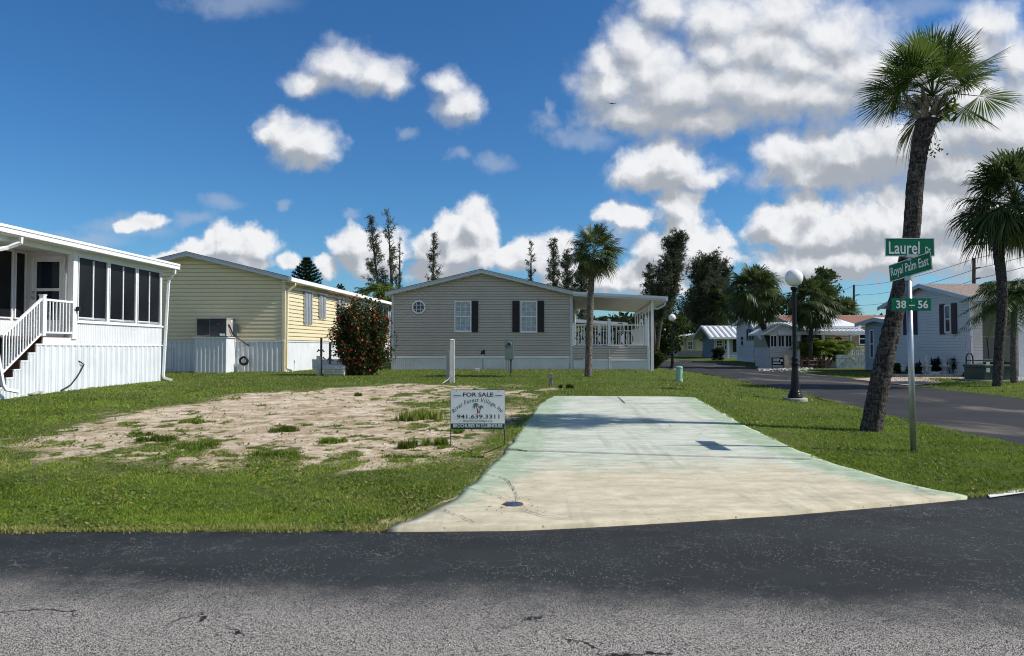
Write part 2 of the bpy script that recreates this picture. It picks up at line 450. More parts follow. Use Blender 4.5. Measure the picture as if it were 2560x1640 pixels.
# thin veils
vn_ = w.n('TexNoise', noise_dimensions='2D', Vector=cv, Scale=11.0, Detail=6.0, Roughness=.62)
vo = w.t.nodes.new('ShaderNodeVectorMath'); vo.operation = 'MULTIPLY_ADD'
t.links.new(vn_.outputs['Color'], vo.inputs[0]); vo.inputs[1].default_value = (.07, .05, 0); vo.inputs[2].default_value = (-.035, -.025, 0)
dv = lobes(vadd(cv, vo.outputs[0]), CW)
va = w.math('MULTIPLY', w.ramp(w.math('ADD', w.math('SUBTRACT', 1.0, dv), w.math('MULTIPLY_ADD', vn_.outputs[0], .9, -.45)), 0, .9), .42)
hs = w.n('HueSaturation', Saturation=1.16, Value=1.0, Color=sky.outputs[0])
skyc = w.mix(1.0, hs.outputs[0], (.62, .91, 1.08), 'MULTIPLY')
bg1 = w.n('Background', Color=skyc, Strength=.092)
bgv = w.n('Background', Strength=1.0); w.set(bgv, 'Color', (.42, .48, .58, 1))
bg2 = w.n('Background', Color=ccol, Strength=1.0)
mv = w.n('MixShader', Fac=va, i1=bg1.outputs[0], i2=bgv.outputs[0])
# unseen grey cloud added behind the corner to make ambient light less blue
bn = w.n('TexNoise', Vector=geo, Scale=3.2, Detail=6.0, Roughness=.6).outputs[0]
back = w.math('MULTIPLY', w.math('MULTIPLY', w.ramp(sx.outputs[1], -.05, -.45), w.ramp(bn, .36, .62)), .55)
bgb = w.n('Background', Strength=1.0); w.set(bgb, 'Color', (.62, .62, .62, 1))
up = w.ramp(sx.outputs[2], 0.0, .02)
mc = w.n('MixShader', Fac=w.math('MULTIPLY', alpha, up), i1=mv.outputs[0], i2=bg2.outputs[0])
mc = w.n('MixShader', Fac=w.math('MULTIPLY', back, up), i1=mc.outputs[0], i2=bgb.outputs[0])
wo = w.n('OutputWorld'); t.links.new(mc.outputs[0], wo.inputs[0])
W.cycles.sampling_method = 'MANUAL'; W.cycles.sample_map_resolution = 512

S.view_settings.view_transform = 'Standard'; S.view_settings.look = 'None'
S.view_settings.exposure = 0.18; S.view_settings.gamma = 1; S.view_settings.use_curve_mapping = False
S.render.engine = 'CYCLES'
S.cycles.max_bounces = 6; S.cycles.transparent_max_bounces = 6; S.cycles.use_denoising = True; S.cycles.use_adaptive_sampling = False; S.cycles.use_light_tree = False; S.cycles.filter_width = 1.1; S.cycles.sample_clamp_indirect = 4.0

# ------------------------------------------------------------------ ground sheet
DL = [G(*p) for p in [(975,1322),(1020,1300),(1080,1266),(1150,1240),(1200,1200),(1240,1160),(1268,1128),(1310,1065),(1350,1012),(1382,993)]]
DR = [G(*p) for p in [(2400,1243),(2290,1217),(2150,1183),(2050,1153),(1950,1110),(1850,1060),(1780,1020),(1740,997)]]
dly, dlx = np.array([p.y for p in DL]), np.array([p.x for p in DL])
dry, drx = np.array([p.y for p in DR]), np.array([p.x for p in DR])
DTOP = max(dly[-1], dry[-1])
def in_drive(x, y, inset=0.0):
    return (x > np.interp(y, dly, dlx) + inset) & (x < np.interp(y, dry, drx) - inset) & (y < DTOP - inset) & (y > 5.3)
def in_road(x, y, m=0.0):
    r1 = y < edge1(x) + m
    r2 = (x > near_x(y) - m) & (x < far_x(y) + m) & (y > 6.5) & (y < 58)
    t0 = np.interp(x, NE[8:, 0][::-1], NE[8:, 1][::-1]); t1 = np.interp(x, FE[5:, 0][::-1], FE[5:, 1][::-1])
    r3 = (y > t0) & (y < t1) & (y > 54) & (x < 17.5)
    return r1 | r2 | r3
BP = [G(*p) for p in [(10,1124),(260,1068),(460,1018),(680,990),(860,975),(1010,962),(1190,964),(1330,968),(1330,1000),(1260,1060),(1215,1110),(1180,1140),(1080,1150),(900,1158),(720,1150),(500,1152),(300,1142)]]
bpx, bpy_ = np.array([p.x for p in BP]), np.array([p.y for p in BP])
def sdpoly(x, y, vx, vy):
    d = np.full(np.shape(x), 1e9); ins = np.zeros(np.shape(x), bool)
    n = len(vx)
    for i in range(n):
        j = (i + 1) % n
        ex, ey = vx[j] - vx[i], vy[j] - vy[i]
        wx, wy = x - vx[i], y - vy[i]
        tt = np.clip((wx * ex + wy * ey) / (ex * ex + ey * ey), 0, 1)
        d = np.minimum(d, (wx - ex * tt) ** 2 + (wy - ey * tt) ** 2)
        c = ((vy[i] > y) != (vy[j] > y)) & (x < ex * (y - vy[i]) / (ey + 1e-12) + vx[i])
        ins ^= c
    return np.where(ins, 1, -1) * np.sqrt(d)
def bare(x, y):
    near = (np.abs(x + 3) < 9) & (y > 6) & (y < 26)
    out = np.zeros(np.shape(x))
    if near.any():
        xx, yy = x[near], y[near]
        sd = sdpoly(xx, yy, bpx, bpy_)
        e = ss(-1.15, .9, sd + .35 + (fbm(xx * 1.1, yy * .6, 5) - .5) * 1.9)
        hol = ss(.54, .68, fbm(xx * .55 + 9, yy * .32 + 4, 4)) * .25 + ss(.55, .7, fbm(xx * 2 + 40, yy * 1.2, 4)) * .4 + ss(.54, .66, fbm(xx * 6.5 + 3, yy * 5.2, 3)) * .55
        right = ss(-3.2, -.4, xx) * .40
        out[near] = e * np.clip(1 - np.clip(hol + right, 0, 1), 0, 1)
    # worn strips beside the concrete and the asphalt
    dl = np.abs(x - np.interp(y, dly, dlx))
    s1 = (1 - ss(.0, .12, dl + (fbm(x * 3, y * 3, 3) - .5) * .25)) * ((y < DTOP) & (y > 5.4)) * .5
    pile = .6 * (1 - ss(.05, .22, np.hypot(x + .92, (y - 5.85)) + (fbm(x * 5, y * 5, 2) - .5) * .3)) * .9
    return np.clip(np.maximum(np.maximum(out, s1), pile), 0, 1)
def lin(a, b, st): return np.arange(a, b, st)
gx = np.concatenate([[-2500, -900, -400, -200, -120, -80], lin(-60, -20, 2), lin(-20, -11, .4), lin(-11, 8, .07), lin(8, 30, .35), lin(30, 60, 2), [80, 120, 200, 400, 900, 2500]])
gy = np.concatenate([[-900, -300, -100, -40, -15, -5, 0, 3, 4.6], lin(5.2, 12, .06), lin(12, 24, .12), lin(24, 46, .5), lin(46, 100, 1.5), [110, 130, 170, 260, 500, 1000, 3000]])
X, Y = np.meshgrid(gx, gy)
Z = H(X, Y) + (fbm(X * 1.3, Y * 1.3, 3) - .5) * .03 * ((Y > 5) & (Y < 60)) + .006
low = in_road(X, Y, -.02) | in_drive(X, Y, .10)
Z = np.where(low, Z - .07, Z)
B = bare(X, Y)
nx, ny = len(gx), len(gy)
idx = np.arange(nx * ny).reshape(ny, nx)
Q = np.stack([idx[:-1, :-1], idx[:-1, 1:], idx[1:, 1:], idx[1:, :-1]], -1).reshape(-1, 4)
n = N('lawn and sand'); c = n.co()
ba = n.n('Attribute', attribute_name='tone').outputs['Fac']
f1 = n.noise(c, 1.1, 5, .6); f2 = n.noise(c, 38, 4, .7); f3 = n.noise(n.scale(c, (1, 1, 1)), 9, 4, .65)
g1 = n.mix(n.ramp(f2, .3, .7), (.018, .032, .008), (.09, .13, .03))
g2 = n.mix(n.ramp(f3, .35, .75), g1, (.13, .14, .04))
g2 = n.mix(n.math('MULTIPLY', n.ramp(f1, .35, .7), .5), g2, (.10, .12, .03))
sand = n.mix(n.ramp(f3, .3, .7), (.50, .395, .295), (.75, .62, .48))
straw = n.mix(n.ramp(f2, .35, .65), (.20, .14, .075), (.46, .36, .24))
st = n.noise(n.scale(c, (1.0, 1.4, 1)), 2.1, 6, .7)
sand = n.mix(n.math('MULTIPLY', n.ramp(st, .38, .60), .85), sand, straw)
fb2 = n.noise(c, 26, 5, .75)
mk = n.ramp(n.math('ADD', ba, n.math('MULTIPLY_ADD', fb2, .7, -.35)), .30, .58)
col = n.mix(mk, g2, sand)
nm = n.bump(n.math('ADD', f2, n.math('MULTIPLY', n.noise(c, 90, 2), .6)), .55, .03)
M_['ground'] = n.done(n.bsdf(col, .95, .08, 0, nm))
g = npmesh('lawn_ground', np.stack([X, Y, Z], -1), Q, M_['ground'], tone=B, kind='structure', smooth=True)

# ------------------------------------------------------------------ roads
def asphalt(name, base, worn_y=None, cracks=1.0, speck=1.0, streak=0.0):
    n = N(name); c = n.co()
    big = n.noise(n.scale(c, (.35, .8, 1)), 1.0, 4, .6)
    fine = n.noise(c, 170, 3, .8)
    k = n.mix(n.ramp(big, .3, .7), tuple(x * .8 for x in base), tuple(x * 1.35 for x in base))
    k = n.mix(n.ramp(fine, .35, .75), n.mix(1.0, k, (.55, .55, .55), 'MULTIPLY'), k)
    sp = n.n('TexVoronoi', Vector=c, Scale=95.0); spc = n.n('SeparateColor'); n.set(spc, 'Color', sp.outputs['Color'])
    den = n.noise(n.scale(c, (.6, 1.1, 1)), 1.6, 4, .6)
    hit = n.math('LESS_THAN', spc.outputs[0], n.math('MULTIPLY', n.ramp(den, .35, .75), .16 * speck))
    hit = n.math('MULTIPLY', hit, n.math('LESS_THAN', sp.outputs['Distance'], .38))
    k = n.mix(hit, k, (.30, .30, .29))
    if cracks:
        warp = n.t.nodes.new('ShaderNodeVectorMath'); warp.operation = 'ADD'
        nz = n.n('TexNoise', Vector=c, Scale=2.2, Detail=5.0, Roughness=.65)
        n.t.links.new(c, warp.inputs[0]); n.t.links.new(n.scale(nz.outputs['Color'], (.5, .5, 0)), warp.inputs[1])
        for sc, wd, col, lo, hi, am in ((6.5, .026, (.19, .19, .18), .52, .66, .65), (15.0, .06, (.15, .15, .145), .50, .66, .6), (.8, .006, (.012, .012, .012), .48, .6, .9)):
            v = n.n('TexVoronoi', Vector=n.scale(warp.outputs[0], (1, .8, 1)), Scale=sc, feature='DISTANCE_TO_EDGE', voronoi_dimensions='2D')
            line = n.ramp(v.outputs['Distance'], wd * .35, wd, 1, 0)
            msk = n.ramp(n.noise(c, .9 + sc * .17, 3), lo, hi)
            k = n.mix(n.math('MULTIPLY', n.math('MULTIPLY', line, msk), am * cracks), k, col)
    if streak:
        s_ = n.noise(n.scale(c, (.22, .09, 1)), 2.0, 5, .65, .6)
        k = n.mix(n.math('MULTIPLY', n.ramp(s_, .52, .68), streak), k, (.17, .145, .115))
    bh = fine
    if worn_y is not None:
        p = n.n('SeparateXYZ', Vector=c)
        wv = n.math('ADD', n.math('ADD', p.outputs[1], n.math('MULTIPLY', p.outputs[0], .075)), n.math('MULTIPLY_ADD', n.noise(c, 1.3, 6, .7), 1.0, -.5))
        wv = n.math('ADD', wv, n.math('MULTIPLY_ADD', fine, .5, -.25))
        wm = n.ramp(wv, worn_y + .25, worn_y - .6)
        ag = n.n('TexVoronoi', Vector=c, Scale=190.0); agc = n.n('SeparateColor'); n.set(agc, 'Color', ag.outputs['Color'])
        st1 = n.mix(n.ramp(agc.outputs[0], .1, .95), (.40, .365, .315), (.64, .585, .51))
        st1 = n.mix(n.math('LESS_THAN', agc.outputs[1], .05), st1, (.62, .60, .56))
        st1 = n.mix(n.ramp(ag.outputs['Distance'], .38, .62), st1, (.035, .035, .035))
        cr = n.n('TexVoronoi', Vector=n.scale(warp.outputs[0], (1.2, .6, 1)), Scale=1.3, feature='DISTANCE_TO_EDGE', voronoi_dimensions='2D')
        cl = n.math('MULTIPLY', n.ramp(cr.outputs['Distance'], .004, .010, 1, 0), n.ramp(n.noise(c, 1.7, 2), .56, .62))
        st1 = n.mix(cl, st1, (.012, .012, .012))
        k = n.mix(wm, k, st1)
        bh = n.math('ADD', fine, n.math('MULTIPLY', ag.outputs['Distance'], -.8))
    return n.done(n.bsdf(k, .78, .25, 0, n.bump(bh, .55, .012)))
M_['road1'] = asphalt('cracked sealed asphalt', (.033, .038, .0385), 4.12)
M_['road2'] = asphalt('smooth asphalt', (.034, .034, .035), None, 0, .25, .8)
xs = np.concatenate([lin(-90, -14, 4), lin(-14, 14, .04), lin(14, 94, 4)])
e = edge1(xs) + (fbm(xs * 4, xs * 0 + 3, 4) - .5) * .10 * (np.abs(xs) < 14)
rows = [np.full_like(xs, -14), e - .3, e]
zz = [np.zeros_like(xs), np.zeros_like(xs), np.zeros_like(xs) - .004]
V = np.stack([np.stack([xs, r_, z_], -1) for r_, z_ in zip(rows, zz)])
V = np.concatenate([V, np.stack([xs, e + .01, np.full_like(xs, -.05)], -1)[None]])
m = len(xs); ii = np.arange(4 * m).reshape(4, m)
Q = np.stack([ii[:-1, :-1], ii[:-1, 1:], ii[1:, 1:], ii[1:, :-1]], -1).reshape(-1, 4)
npmesh('front_road', V, Q, M_['road1'], kind='structure')
def smoothline(P_, k=14):
    out = []
    for i in range(len(P_) - 1):
        for j in range(k):
            t_ = j / k; out.append(P_[i] * (1 - t_) + P_[i + 1] * t_)
    out.append(P_[-1]); out = np.array(out)
    for _ in range(12): out[1:-1] = (out[:-2] + 2 * out[1:-1] + out[2:]) / 4
    return out
A, Bq = smoothline(NE), smoothline(FE)
m = max(len(A), len(Bq))
def resamp(L, m):
    s_ = np.linspace(0, len(L) - 1, m); i = np.arange(len(L))
    return np.stack([np.interp(s_, i, L[:, 0]), np.interp(s_, i, L[:, 1])], -1)
A, Bq = resamp(A, m), resamp(Bq, m)
A[:, 0] += (fbm(A[:, 1] * 3, A[:, 0], 3) - .5) * .12
rowsV = []
for tt in np.linspace(0, 1, 6):
    p_ = A * (1 - tt) + Bq * tt
    rowsV.append(np.stack([p_[:, 0], p_[:, 1], hr(p_[:, 1]) + .006], -1))
V = np.stack(rowsV); ii = np.arange(6 * m).reshape(6, m)
Q = np.stack([ii[:-1, :-1], ii[:-1, 1:], ii[1:, 1:], ii[1:, :-1]], -1).reshape(-1, 4)
npmesh('side_road', V, Q, M_['road2'], kind='structure')
# stop bar at the corner
b = MB(); b.add([tuple(G(2475, 1247).xy) + (.010,), tuple(G(2620, 1227).xy) + (.010,), tuple(G(2600, 1218).xy) + (.010,), tuple(G(2470, 1240).xy) + (.010,)], [(0, 1, 2, 3)])
M_['paint'] = pm('worn road paint', (.72, .72, .70), .7, .1, 8, dirt=(.3, .3, .3), damt=.6, dsc=5)
b.build('stop_line', M_['paint'], kind='structure')

# ------------------------------------------------------------------ driveway
n = N('worn mint painted concrete'); c = n.co()
p = n.n('SeparateXYZ', Vector=c)
ed = n.n('Attribute', attribute_name='tone').outputs['Fac']
a1 = n.noise(n.scale(c, (.35, 1.3, 1)), 1.5, 6, .65); a2 = n.noise(c, 6, 6, .7); a3 = n.noise(n.scale(c, (.5, 3, 1)), 3.5, 6, .7)
mint = n.mix(n.ramp(a2, .3, .7), (.33, .42, .29), (.46, .53, .39))
pale = n.mix(n.ramp(a3, .3, .7), (.49, .525, .43), (.64, .645, .56))
cream = n.mix(n.ramp(a2, .3, .7), (.56, .49, .345), (.66, .59, .44))
fl = n.noise(n.scale(c, (.8, 1.5, 1)), 7.0, 10, .72)
k1 = n.math('ADD', n.math('ADD', n.math('MULTIPLY', ed, .9), n.math('MULTIPLY_ADD', a1, 1.6, -.85)), n.math('MULTIPLY_ADD', fl, 2.2, -1.1))
k = n.mix(n.ramp(k1, .0, .42), pale, mint)
ap = n.math('ADD', p.outputs[1], n.math('ADD', n.math('MULTIPLY_ADD', a1, 2.4, -1.2), n.math('MULTIPLY_ADD', fl, 5.0, -2.5)))
ap = n.math('ADD', ap, n.math('MULTIPLY', ed, 2.0))
k = n.mix(n.ramp(ap, 9.0, 7.6), k, cream)
dt = n.noise(n.scale(c, (.8, 1.2, 1)), 9, 7, .75)
k = n.mix(n.math('MULTIPLY', n.ramp(dt, .56, .74), .55), k, (.24, .22, .17))
bl = n.noise(n.scale(c, (.7, 1.6, 1)), 2.6, 8, .72)
k = n.mix(n.ramp(bl, .34, .66), n.mix(1.0, k, (.74, .75, .72), 'MULTIPLY'), k)
ty = n.noise(n.scale(c, (3.2, .22, 1)), 1.2, 4, .6)
k = n.mix(n.math('MULTIPLY', n.ramp(ty, .54, .68), .38), k, (.27, .26, .21))
sc_ = n.noise(n.scale(c, (1, 7, 1)), 5, 5, .7)
k = n.mix(n.math('MULTIPLY', n.ramp(sc_, .60, .72), .55), k, (.64, .64, .58))
pock = n.n('TexVoronoi', Vector=c, Scale=22.0); pkc = n.n('SeparateColor'); n.set(pkc, 'Color', pock.outputs['Color'])
hit = n.math('MULTIPLY', n.math('LESS_THAN', pkc.outputs[0], .04), n.math('LESS_THAN', pock.outputs['Distance'], .22))
k = n.mix(n.math('MULTIPLY', hit, .7), k, (.14, .13, .10))
M_['drive'] = n.done(n.bsdf(k, .85, .2, 0, n.bump(n.math('ADD', a2, n.noise(c, 120, 3)), .22, .008)))
def slab(t0, t1, nt, name):
    us = np.linspace(0, 1, 60); V, tone = [], []
    L = np.array([(p.x, p.y) for p in DL]); Rr = np.array([(p.x, p.y) for p in DR])
    def cum(A_):
        return A_[:, 1]
    ts = np.linspace(t0, t1, nt)
    for i, tt in enumerate(ts):
        yl, yr = L[0, 1] + (L[-1, 1] - L[0, 1]) * tt, Rr[0, 1] + (Rr[-1, 1] - Rr[0, 1]) * tt
        xl, xr = np.interp(yl, L[:, 1], L[:, 0]), np.interp(yr, Rr[:, 1], Rr[:, 0])
        xl += (vn(np.array([yl * 3.]), np.array([1.]))[0] - .5) * .06; xr += (vn(np.array([yr * 3.]), np.array([7.]))[0] - .5) * .06
        x = xl + (xr - xl) * us; y = yl + (yr - yl) * us
        if tt == 0: y = np.minimum(y, edge1(x) - .05)
        if 0 < tt < .12: y = y - (1 - tt / .12) * np.maximum(0, (yl + (yr - yl) * us) - edge1(x) - .1) 
        z = H(x, y) + .026 + .004 * (fbm(x, y, 2) - .5)
        V.append(np.stack([x, y, z], -1))
        dd = np.minimum(x - xl, xr - x)
        tone.append(1 - ss(0, .75, dd))
    V = np.array(V); nr = len(V)
    # skirt down the four edges
    ii = np.arange(nr * 60).reshape(nr, 60)
    Q = np.stack([ii[:-1, :-1], ii[:-1, 1:], ii[1:, 1:], ii[1:, :-1]], -1).reshape(-1, 4)
    VV = V.reshape(-1, 3); T_ = np.array(tone).ravel()
    loop = np.concatenate([ii[0, :], ii[1:, -1], ii[-1, -2::-1], ii[-2:0:-1, 0]])
    lowv = VV[loop].copy(); lowv[:, 2] -= .10
    b0 = len(VV); k_ = len(loop); j = np.arange(k_)
    Q2 = np.stack([loop, b0 + j, b0 + (j + 1) % k_, loop[(j + 1) % k_]], -1)
    return npmesh(name, np.concatenate([VV, lowv]), np.concatenate([Q, Q2]), M_['drive'], tone=np.concatenate([T_, T_[loop]]), kind='structure')
tj = .335
slab(0, 1, 80, 'driveway')
def crack(pts, w0=.012, joint=False):
    b = MB()
    pts3 = []
    for i in range(len(pts) - 1):
        a_, b_ = G(*pts[i]), G(*pts[i + 1])
        for k in range(6):
            q = a_.lerp(b_, k / 6)
            q += Vector((random.uniform(-.02, .02), random.uniform(-.02, .02), 0)) * (.3 if joint else 1); pts3.append(q)
    pts3.append(G(*pts[-1]))
    L_, R_ = [], []
    for i, q in enumerate(pts3):
        d = (pts3[min(i + 1, len(pts3) - 1)] - pts3[max(i - 1, 0)]); d.z = 0; d.normalize()
        s_ = Vector((-d.y, d.x, 0)) * w0 * (.6 if joint else .55 * random.uniform(.55, 1.0) * (1 - .6 * i / len(pts3)))
        z = Hs(q.x, q.y) + .0365
        L_.append((q.x + s_.x, q.y + s_.y, z)); R_.append((q.x - s_.x, q.y - s_.y, z))
    n_ = len(L_)
    b.add(L_ + R_, [(i, i + 1, n_ + i + 1, n_ + i) for i in range(n_ - 1)])
    return b
CR = MB()
for pts, w0 in [([(1205,1192),(1250,1200),(1275,1215),(1290,1240),(1292,1258)], .012), ([(1068,1270),(1095,1282),(1120,1290),(1150,1300),(1185,1320)], .013),
                ([(1170,1230),(1200,1236),(1240,1250),(1275,1262),(1300,1272)], .008), ([(1130,1255),(1170,1258),(1220,1263)], .006), ([(1305,1285),(1360,1300),(1430,1312)], .009),
                ([(2280,1220),(2300,1235),(2340,1250)], .007), ([(1660,1060),(1680,1070),(1665,1082)], .008), ([(1730,1070),(1765,1080),(1740,1098)], .006), ([(1268,1133),(1400,1137),(1560,1142),(1700,1146),(1850,1151),(2030,1156)], .021), ([(1545,996),(1552,1003),(1562,1012)], .015), ([(1562,1012),(1650,1012),(1762,1012)], .0146), ([(1262,1129),(1290,1130),(1318,1135)], .03)]:
    b = crack(pts, w0, w0 > .0145); k0 = len(CR.v); CR.v += b.v; CR.f += [[i + k0 for i in f] for f in b.f]
M_['crack'] = pm('crack', (.05, .045, .035), .95, .3, 20)
CR.build('driveway_cracks', M_['crack'], kind='structure')

# ------------------------------------------------------------------ grass blades
def project(px, py):
    x = (px - 1280) / F; v = (820 - py) / F
    dy = CP - v * SP; dz = (SP + v * CP) / dy; dx = x / dy
    y = HC / -dz
    for _ in range(25):
        y = .5 * y + .5 * (HC - H(dx * y, y)) / -dz
    return dx * y, y
NB = 620000
px = rng.uniform(-260, 2820, NB); py = 918 + (1332 - 918) * rng.random(NB) ** .9
gx_, gy_ = project(px, py)
nbr = fbm(gx_ * 1.2, gy_ * 1.2, 3)
ok = ~in_road(gx_, gy_, -.02 + 0) & ~in_drive(gx_, gy_) & (gy_ < 40) & (gy_ > 5.2)
gx_, gy_, nbr = gx_[ok], gy_[ok], nbr[ok]
bb = bare(gx_, gy_)
keep = rng.random(len(gx_)) > np.clip(bb * 1.25 + (fbm(gx_ * 5, gy_ * 5, 2) - .5) * .5 * (bb > .03), 0, .90)
gx_, gy_, nbr, bb = gx_[keep], gy_[keep], nbr[keep], bb[keep]
# ragged fringe creeping over the edges of the concrete and the asphalt
fy = np.concatenate([rng.uniform(5.6, DTOP, 5000), rng.uniform(6.75, DTOP, 5000)])
fx = np.concatenate([np.interp(fy[:5000], dly, dlx) - .02, np.interp(fy[5000:], dry, drx) + .02]) + rng.normal(0, .028, 10000)
fk = fbm(fx * 2.5, fy * 2.5, 3) > .47
ex = rng.uniform(-9, -.9, 6000); ey = edge1(ex) + rng.normal(.0, .035, 6000); ek = fbm(ex * 2.2, ey, 3) > .48
fx, fy = np.concatenate([fx[fk], ex[ek]]), np.concatenate([fy[fk], ey[ek]])
gx_, gy_ = np.concatenate([gx_, fx]), np.concatenate([gy_, fy]); nbr = np.concatenate([nbr, fbm(fx * 1.2, fy * 1.2, 3)]); bb = np.concatenate([bb, np.full(len(fx), .12)])
k = len(gx_)
hgt = (.026 + .0011 * gy_) * rng.uniform(.5, 1.2, k) * (1 - .55 * bb) * (.45 + 1.1 * fbm(gx_ * 9, gy_ * 9, 2))
wid = (.0058 + .0010 * gy_) * rng.uniform(.7, 1.2, k)
az = rng.uniform(0, 2 * math.pi, k); ln = rng.uniform(.1, 1.0, k) * hgt * (1 + 2.2 * bb)
a2 = rng.uniform(0, 2 * math.pi, k)
zb = H(gx_, gy_) - .004 + .02 * in_drive(gx_, gy_)
V = np.empty((k, 3, 3), np.float32)
V[:, 0] = np.stack([gx_ - np.cos(az) * wid * .5, gy_ - np.sin(az) * wid * .5, zb], -1)
V[:, 1] = np.stack([gx_ + np.cos(az) * wid * .5, gy_ + np.sin(az) * wid * .5, zb], -1)
V[:, 2] = np.stack([gx_ + np.cos(a2) * ln, gy_ + np.sin(a2) * ln, zb + hgt], -1)
tone = np.clip(.75 * rng.random(k) + 1.0 * (nbr - .38) + .3 * bb + .5 * (fbm(gx_ * .35 + 7, gy_ * .35, 3) - .5), 0, .92)
strawp = rng.random(k) < (.03 + .22 * ss(.55, .75, fbm(gx_ * .6 + 20, gy_ * .6, 4)) + .55 * (gy_ < edge1(gx_) + .10) + .78 * np.clip(bb, 0, 1))
tone = np.where(strawp, 1.0, tone)
M_['grass'] = leafm('grass blades', (.040, .080, .008), (.33, .44, .065), (.50, .43, .19), .35, .04, .5)
npmesh('lawn_grass', V, np.arange(3 * k).reshape(k, 3), M_['grass'], tone=np.repeat(tone, 3), kind='stuff')

# broad leaved lawn weeds and dead leaves scattered through the grass
k = 60000
px = rng.uniform(-260, 2820, k); py = 925 + (1326 - 925) * rng.random(k)
wx, wy = project(px, py)
ok = ~in_road(wx, wy, .05) & ~in_drive(wx, wy, -.05) & (wy < 32) & (fbm(wx * 1.6 + 60, wy * 1.6, 4) + .25 * rng.random(k) > .60)
wx, wy = wx[ok], wy[ok]; k = len(wx)
wb = bare(wx, wy); ok = rng.random(k) > wb * .9; wx, wy = wx[ok], wy[ok]; k = len(wx)
s0 = (.008 + .0012 * wy) * rng.uniform(.6, 1.3, k); a = rng.uniform(0, 6.28, k); zz = H(wx, wy) + .012 + .018 * rng.random(k); tl = rng.normal(0, .35, (k, 2))
V = []
for dx, dy in ((-1, -.2), (0, -.7), (1, .2), (0, .7)):
    ux, uy = (dx * np.cos(a) - dy * np.sin(a)) * s0, (dx * np.sin(a) + dy * np.cos(a)) * s0
    V.append(np.stack([wx + ux, wy + uy, zz + ux * tl[:, 0] + uy * tl[:, 1]], -1))
tone = np.where(rng.random(k) < .10, 1.0, rng.random(k) * .85)
M_['lawnweed'] = leafm('lawn weeds', (.035, .07, .012), (.20, .28, .06), (.34, .24, .10), .3, .06)
npmesh('lawn_weeds', np.stack(V, 1), np.arange(4 * k).reshape(k, 4), M_['lawnweed'], tone=np.repeat(tone, 4), kind='stuff')

# ------------------------------------------------------------------ building helpers
class Fr:                                    # a wall plane: U along it, Nn out of it, z is world height
    def __init__(s, O, U, Nn):
        s.O = Vector((O[0], O[1], 0)); s.U = Vector(U + (0,) if len(U) == 2 else U).normalized(); s.N = Vector(Nn + (0,) if len(Nn) == 2 else Nn).normalized()
        s.M = Matrix((( s.U.x, s.N.x, 0, s.O.x), (s.U.y, s.N.y, 0, s.O.y), (0, 0, 1, 0), (0, 0, 0, 1)))
    def uz(s, px, py, off=0.0):
        d = ray(px, py); C = Vector((0, 0, HC))
        t_ = (s.O + s.N * off - C).dot(s.N) / d.dot(s.N)
        q = C + d * t_
        return (q - s.O).dot(s.U), q.z
    def mb(s): return MB(s.M)
    def pt(s, u, n_, z): return s.M @ Vector((u, n_, z))

def clap(mb, z0, z1, lim, e=.115, t=.011, y0=0.0):
    z = z0
    while z < z1 - .004:
        zt = min(z + e, z1)
        a0, a1 = lim(z); b0, b1 = lim(zt)
        if a1 - a0 < .05: break
        if b1 < b0: b0 = b1 = (b0 + b1) / 2
        g = e * .20; zg = z + g
        if zg >= zt: break
        mb.add([(a0, y0 - .034, z), (a1, y0 - .034, z), (a1, y0 - .034, zg), (a0, y0 - .034, zg), (a1, y0 + t, zg), (a0, y0 + t, zg), (b0, y0 + .001, zt), (b1, y0 + .001, zt), (b0, y0 - .034, zt), (b1, y0 - .034, zt)],
               [(0, 1, 2, 3), (3, 2, 4, 5), (5, 4, 7, 6), (6, 7, 9, 8)])
        z = zt
def ribbed(mb, u0, u1, z0, z1, pitch=.11, d=.014, y0=0.0, poly=None):
    u = u0
    prof = [(0, 0), (.30, 0), (.38, 1), (.62, 1), (.70, 0), (.78, 0), (.82, .6), (.90, .6), (.94, 0), (1, 0)]
    pts = []
    while u < u1 - 1e-6:
        for a, h in prof[:-1]:
            if u + a * pitch < u1: pts.append((u + a * pitch, y0 + h * d))
        u += pitch
    pts.append((u1, y0))
    vs = [(a, y, z0) for a, y in pts] + [(a, y, z1) for a, y in pts]
    n_ = len(pts)
    mb.add(vs, [(i, i + 1, n_ + i + 1, n_ + i) for i in range(n_ - 1)])
def frame_rect(mb, u0, u1, z0, z1, w_, y0, y1):
    mb.box(u0, u1, y0, y1, z1 - w_, z1); mb.box(u0, u1, y0, y1, z0, z0 + w_)
    mb.box(u0, u0 + w_, y0, y1, z0 + w_, z1 - w_); mb.box(u1 - w_, u1, y0, y1, z0 + w_, z1 - w_)
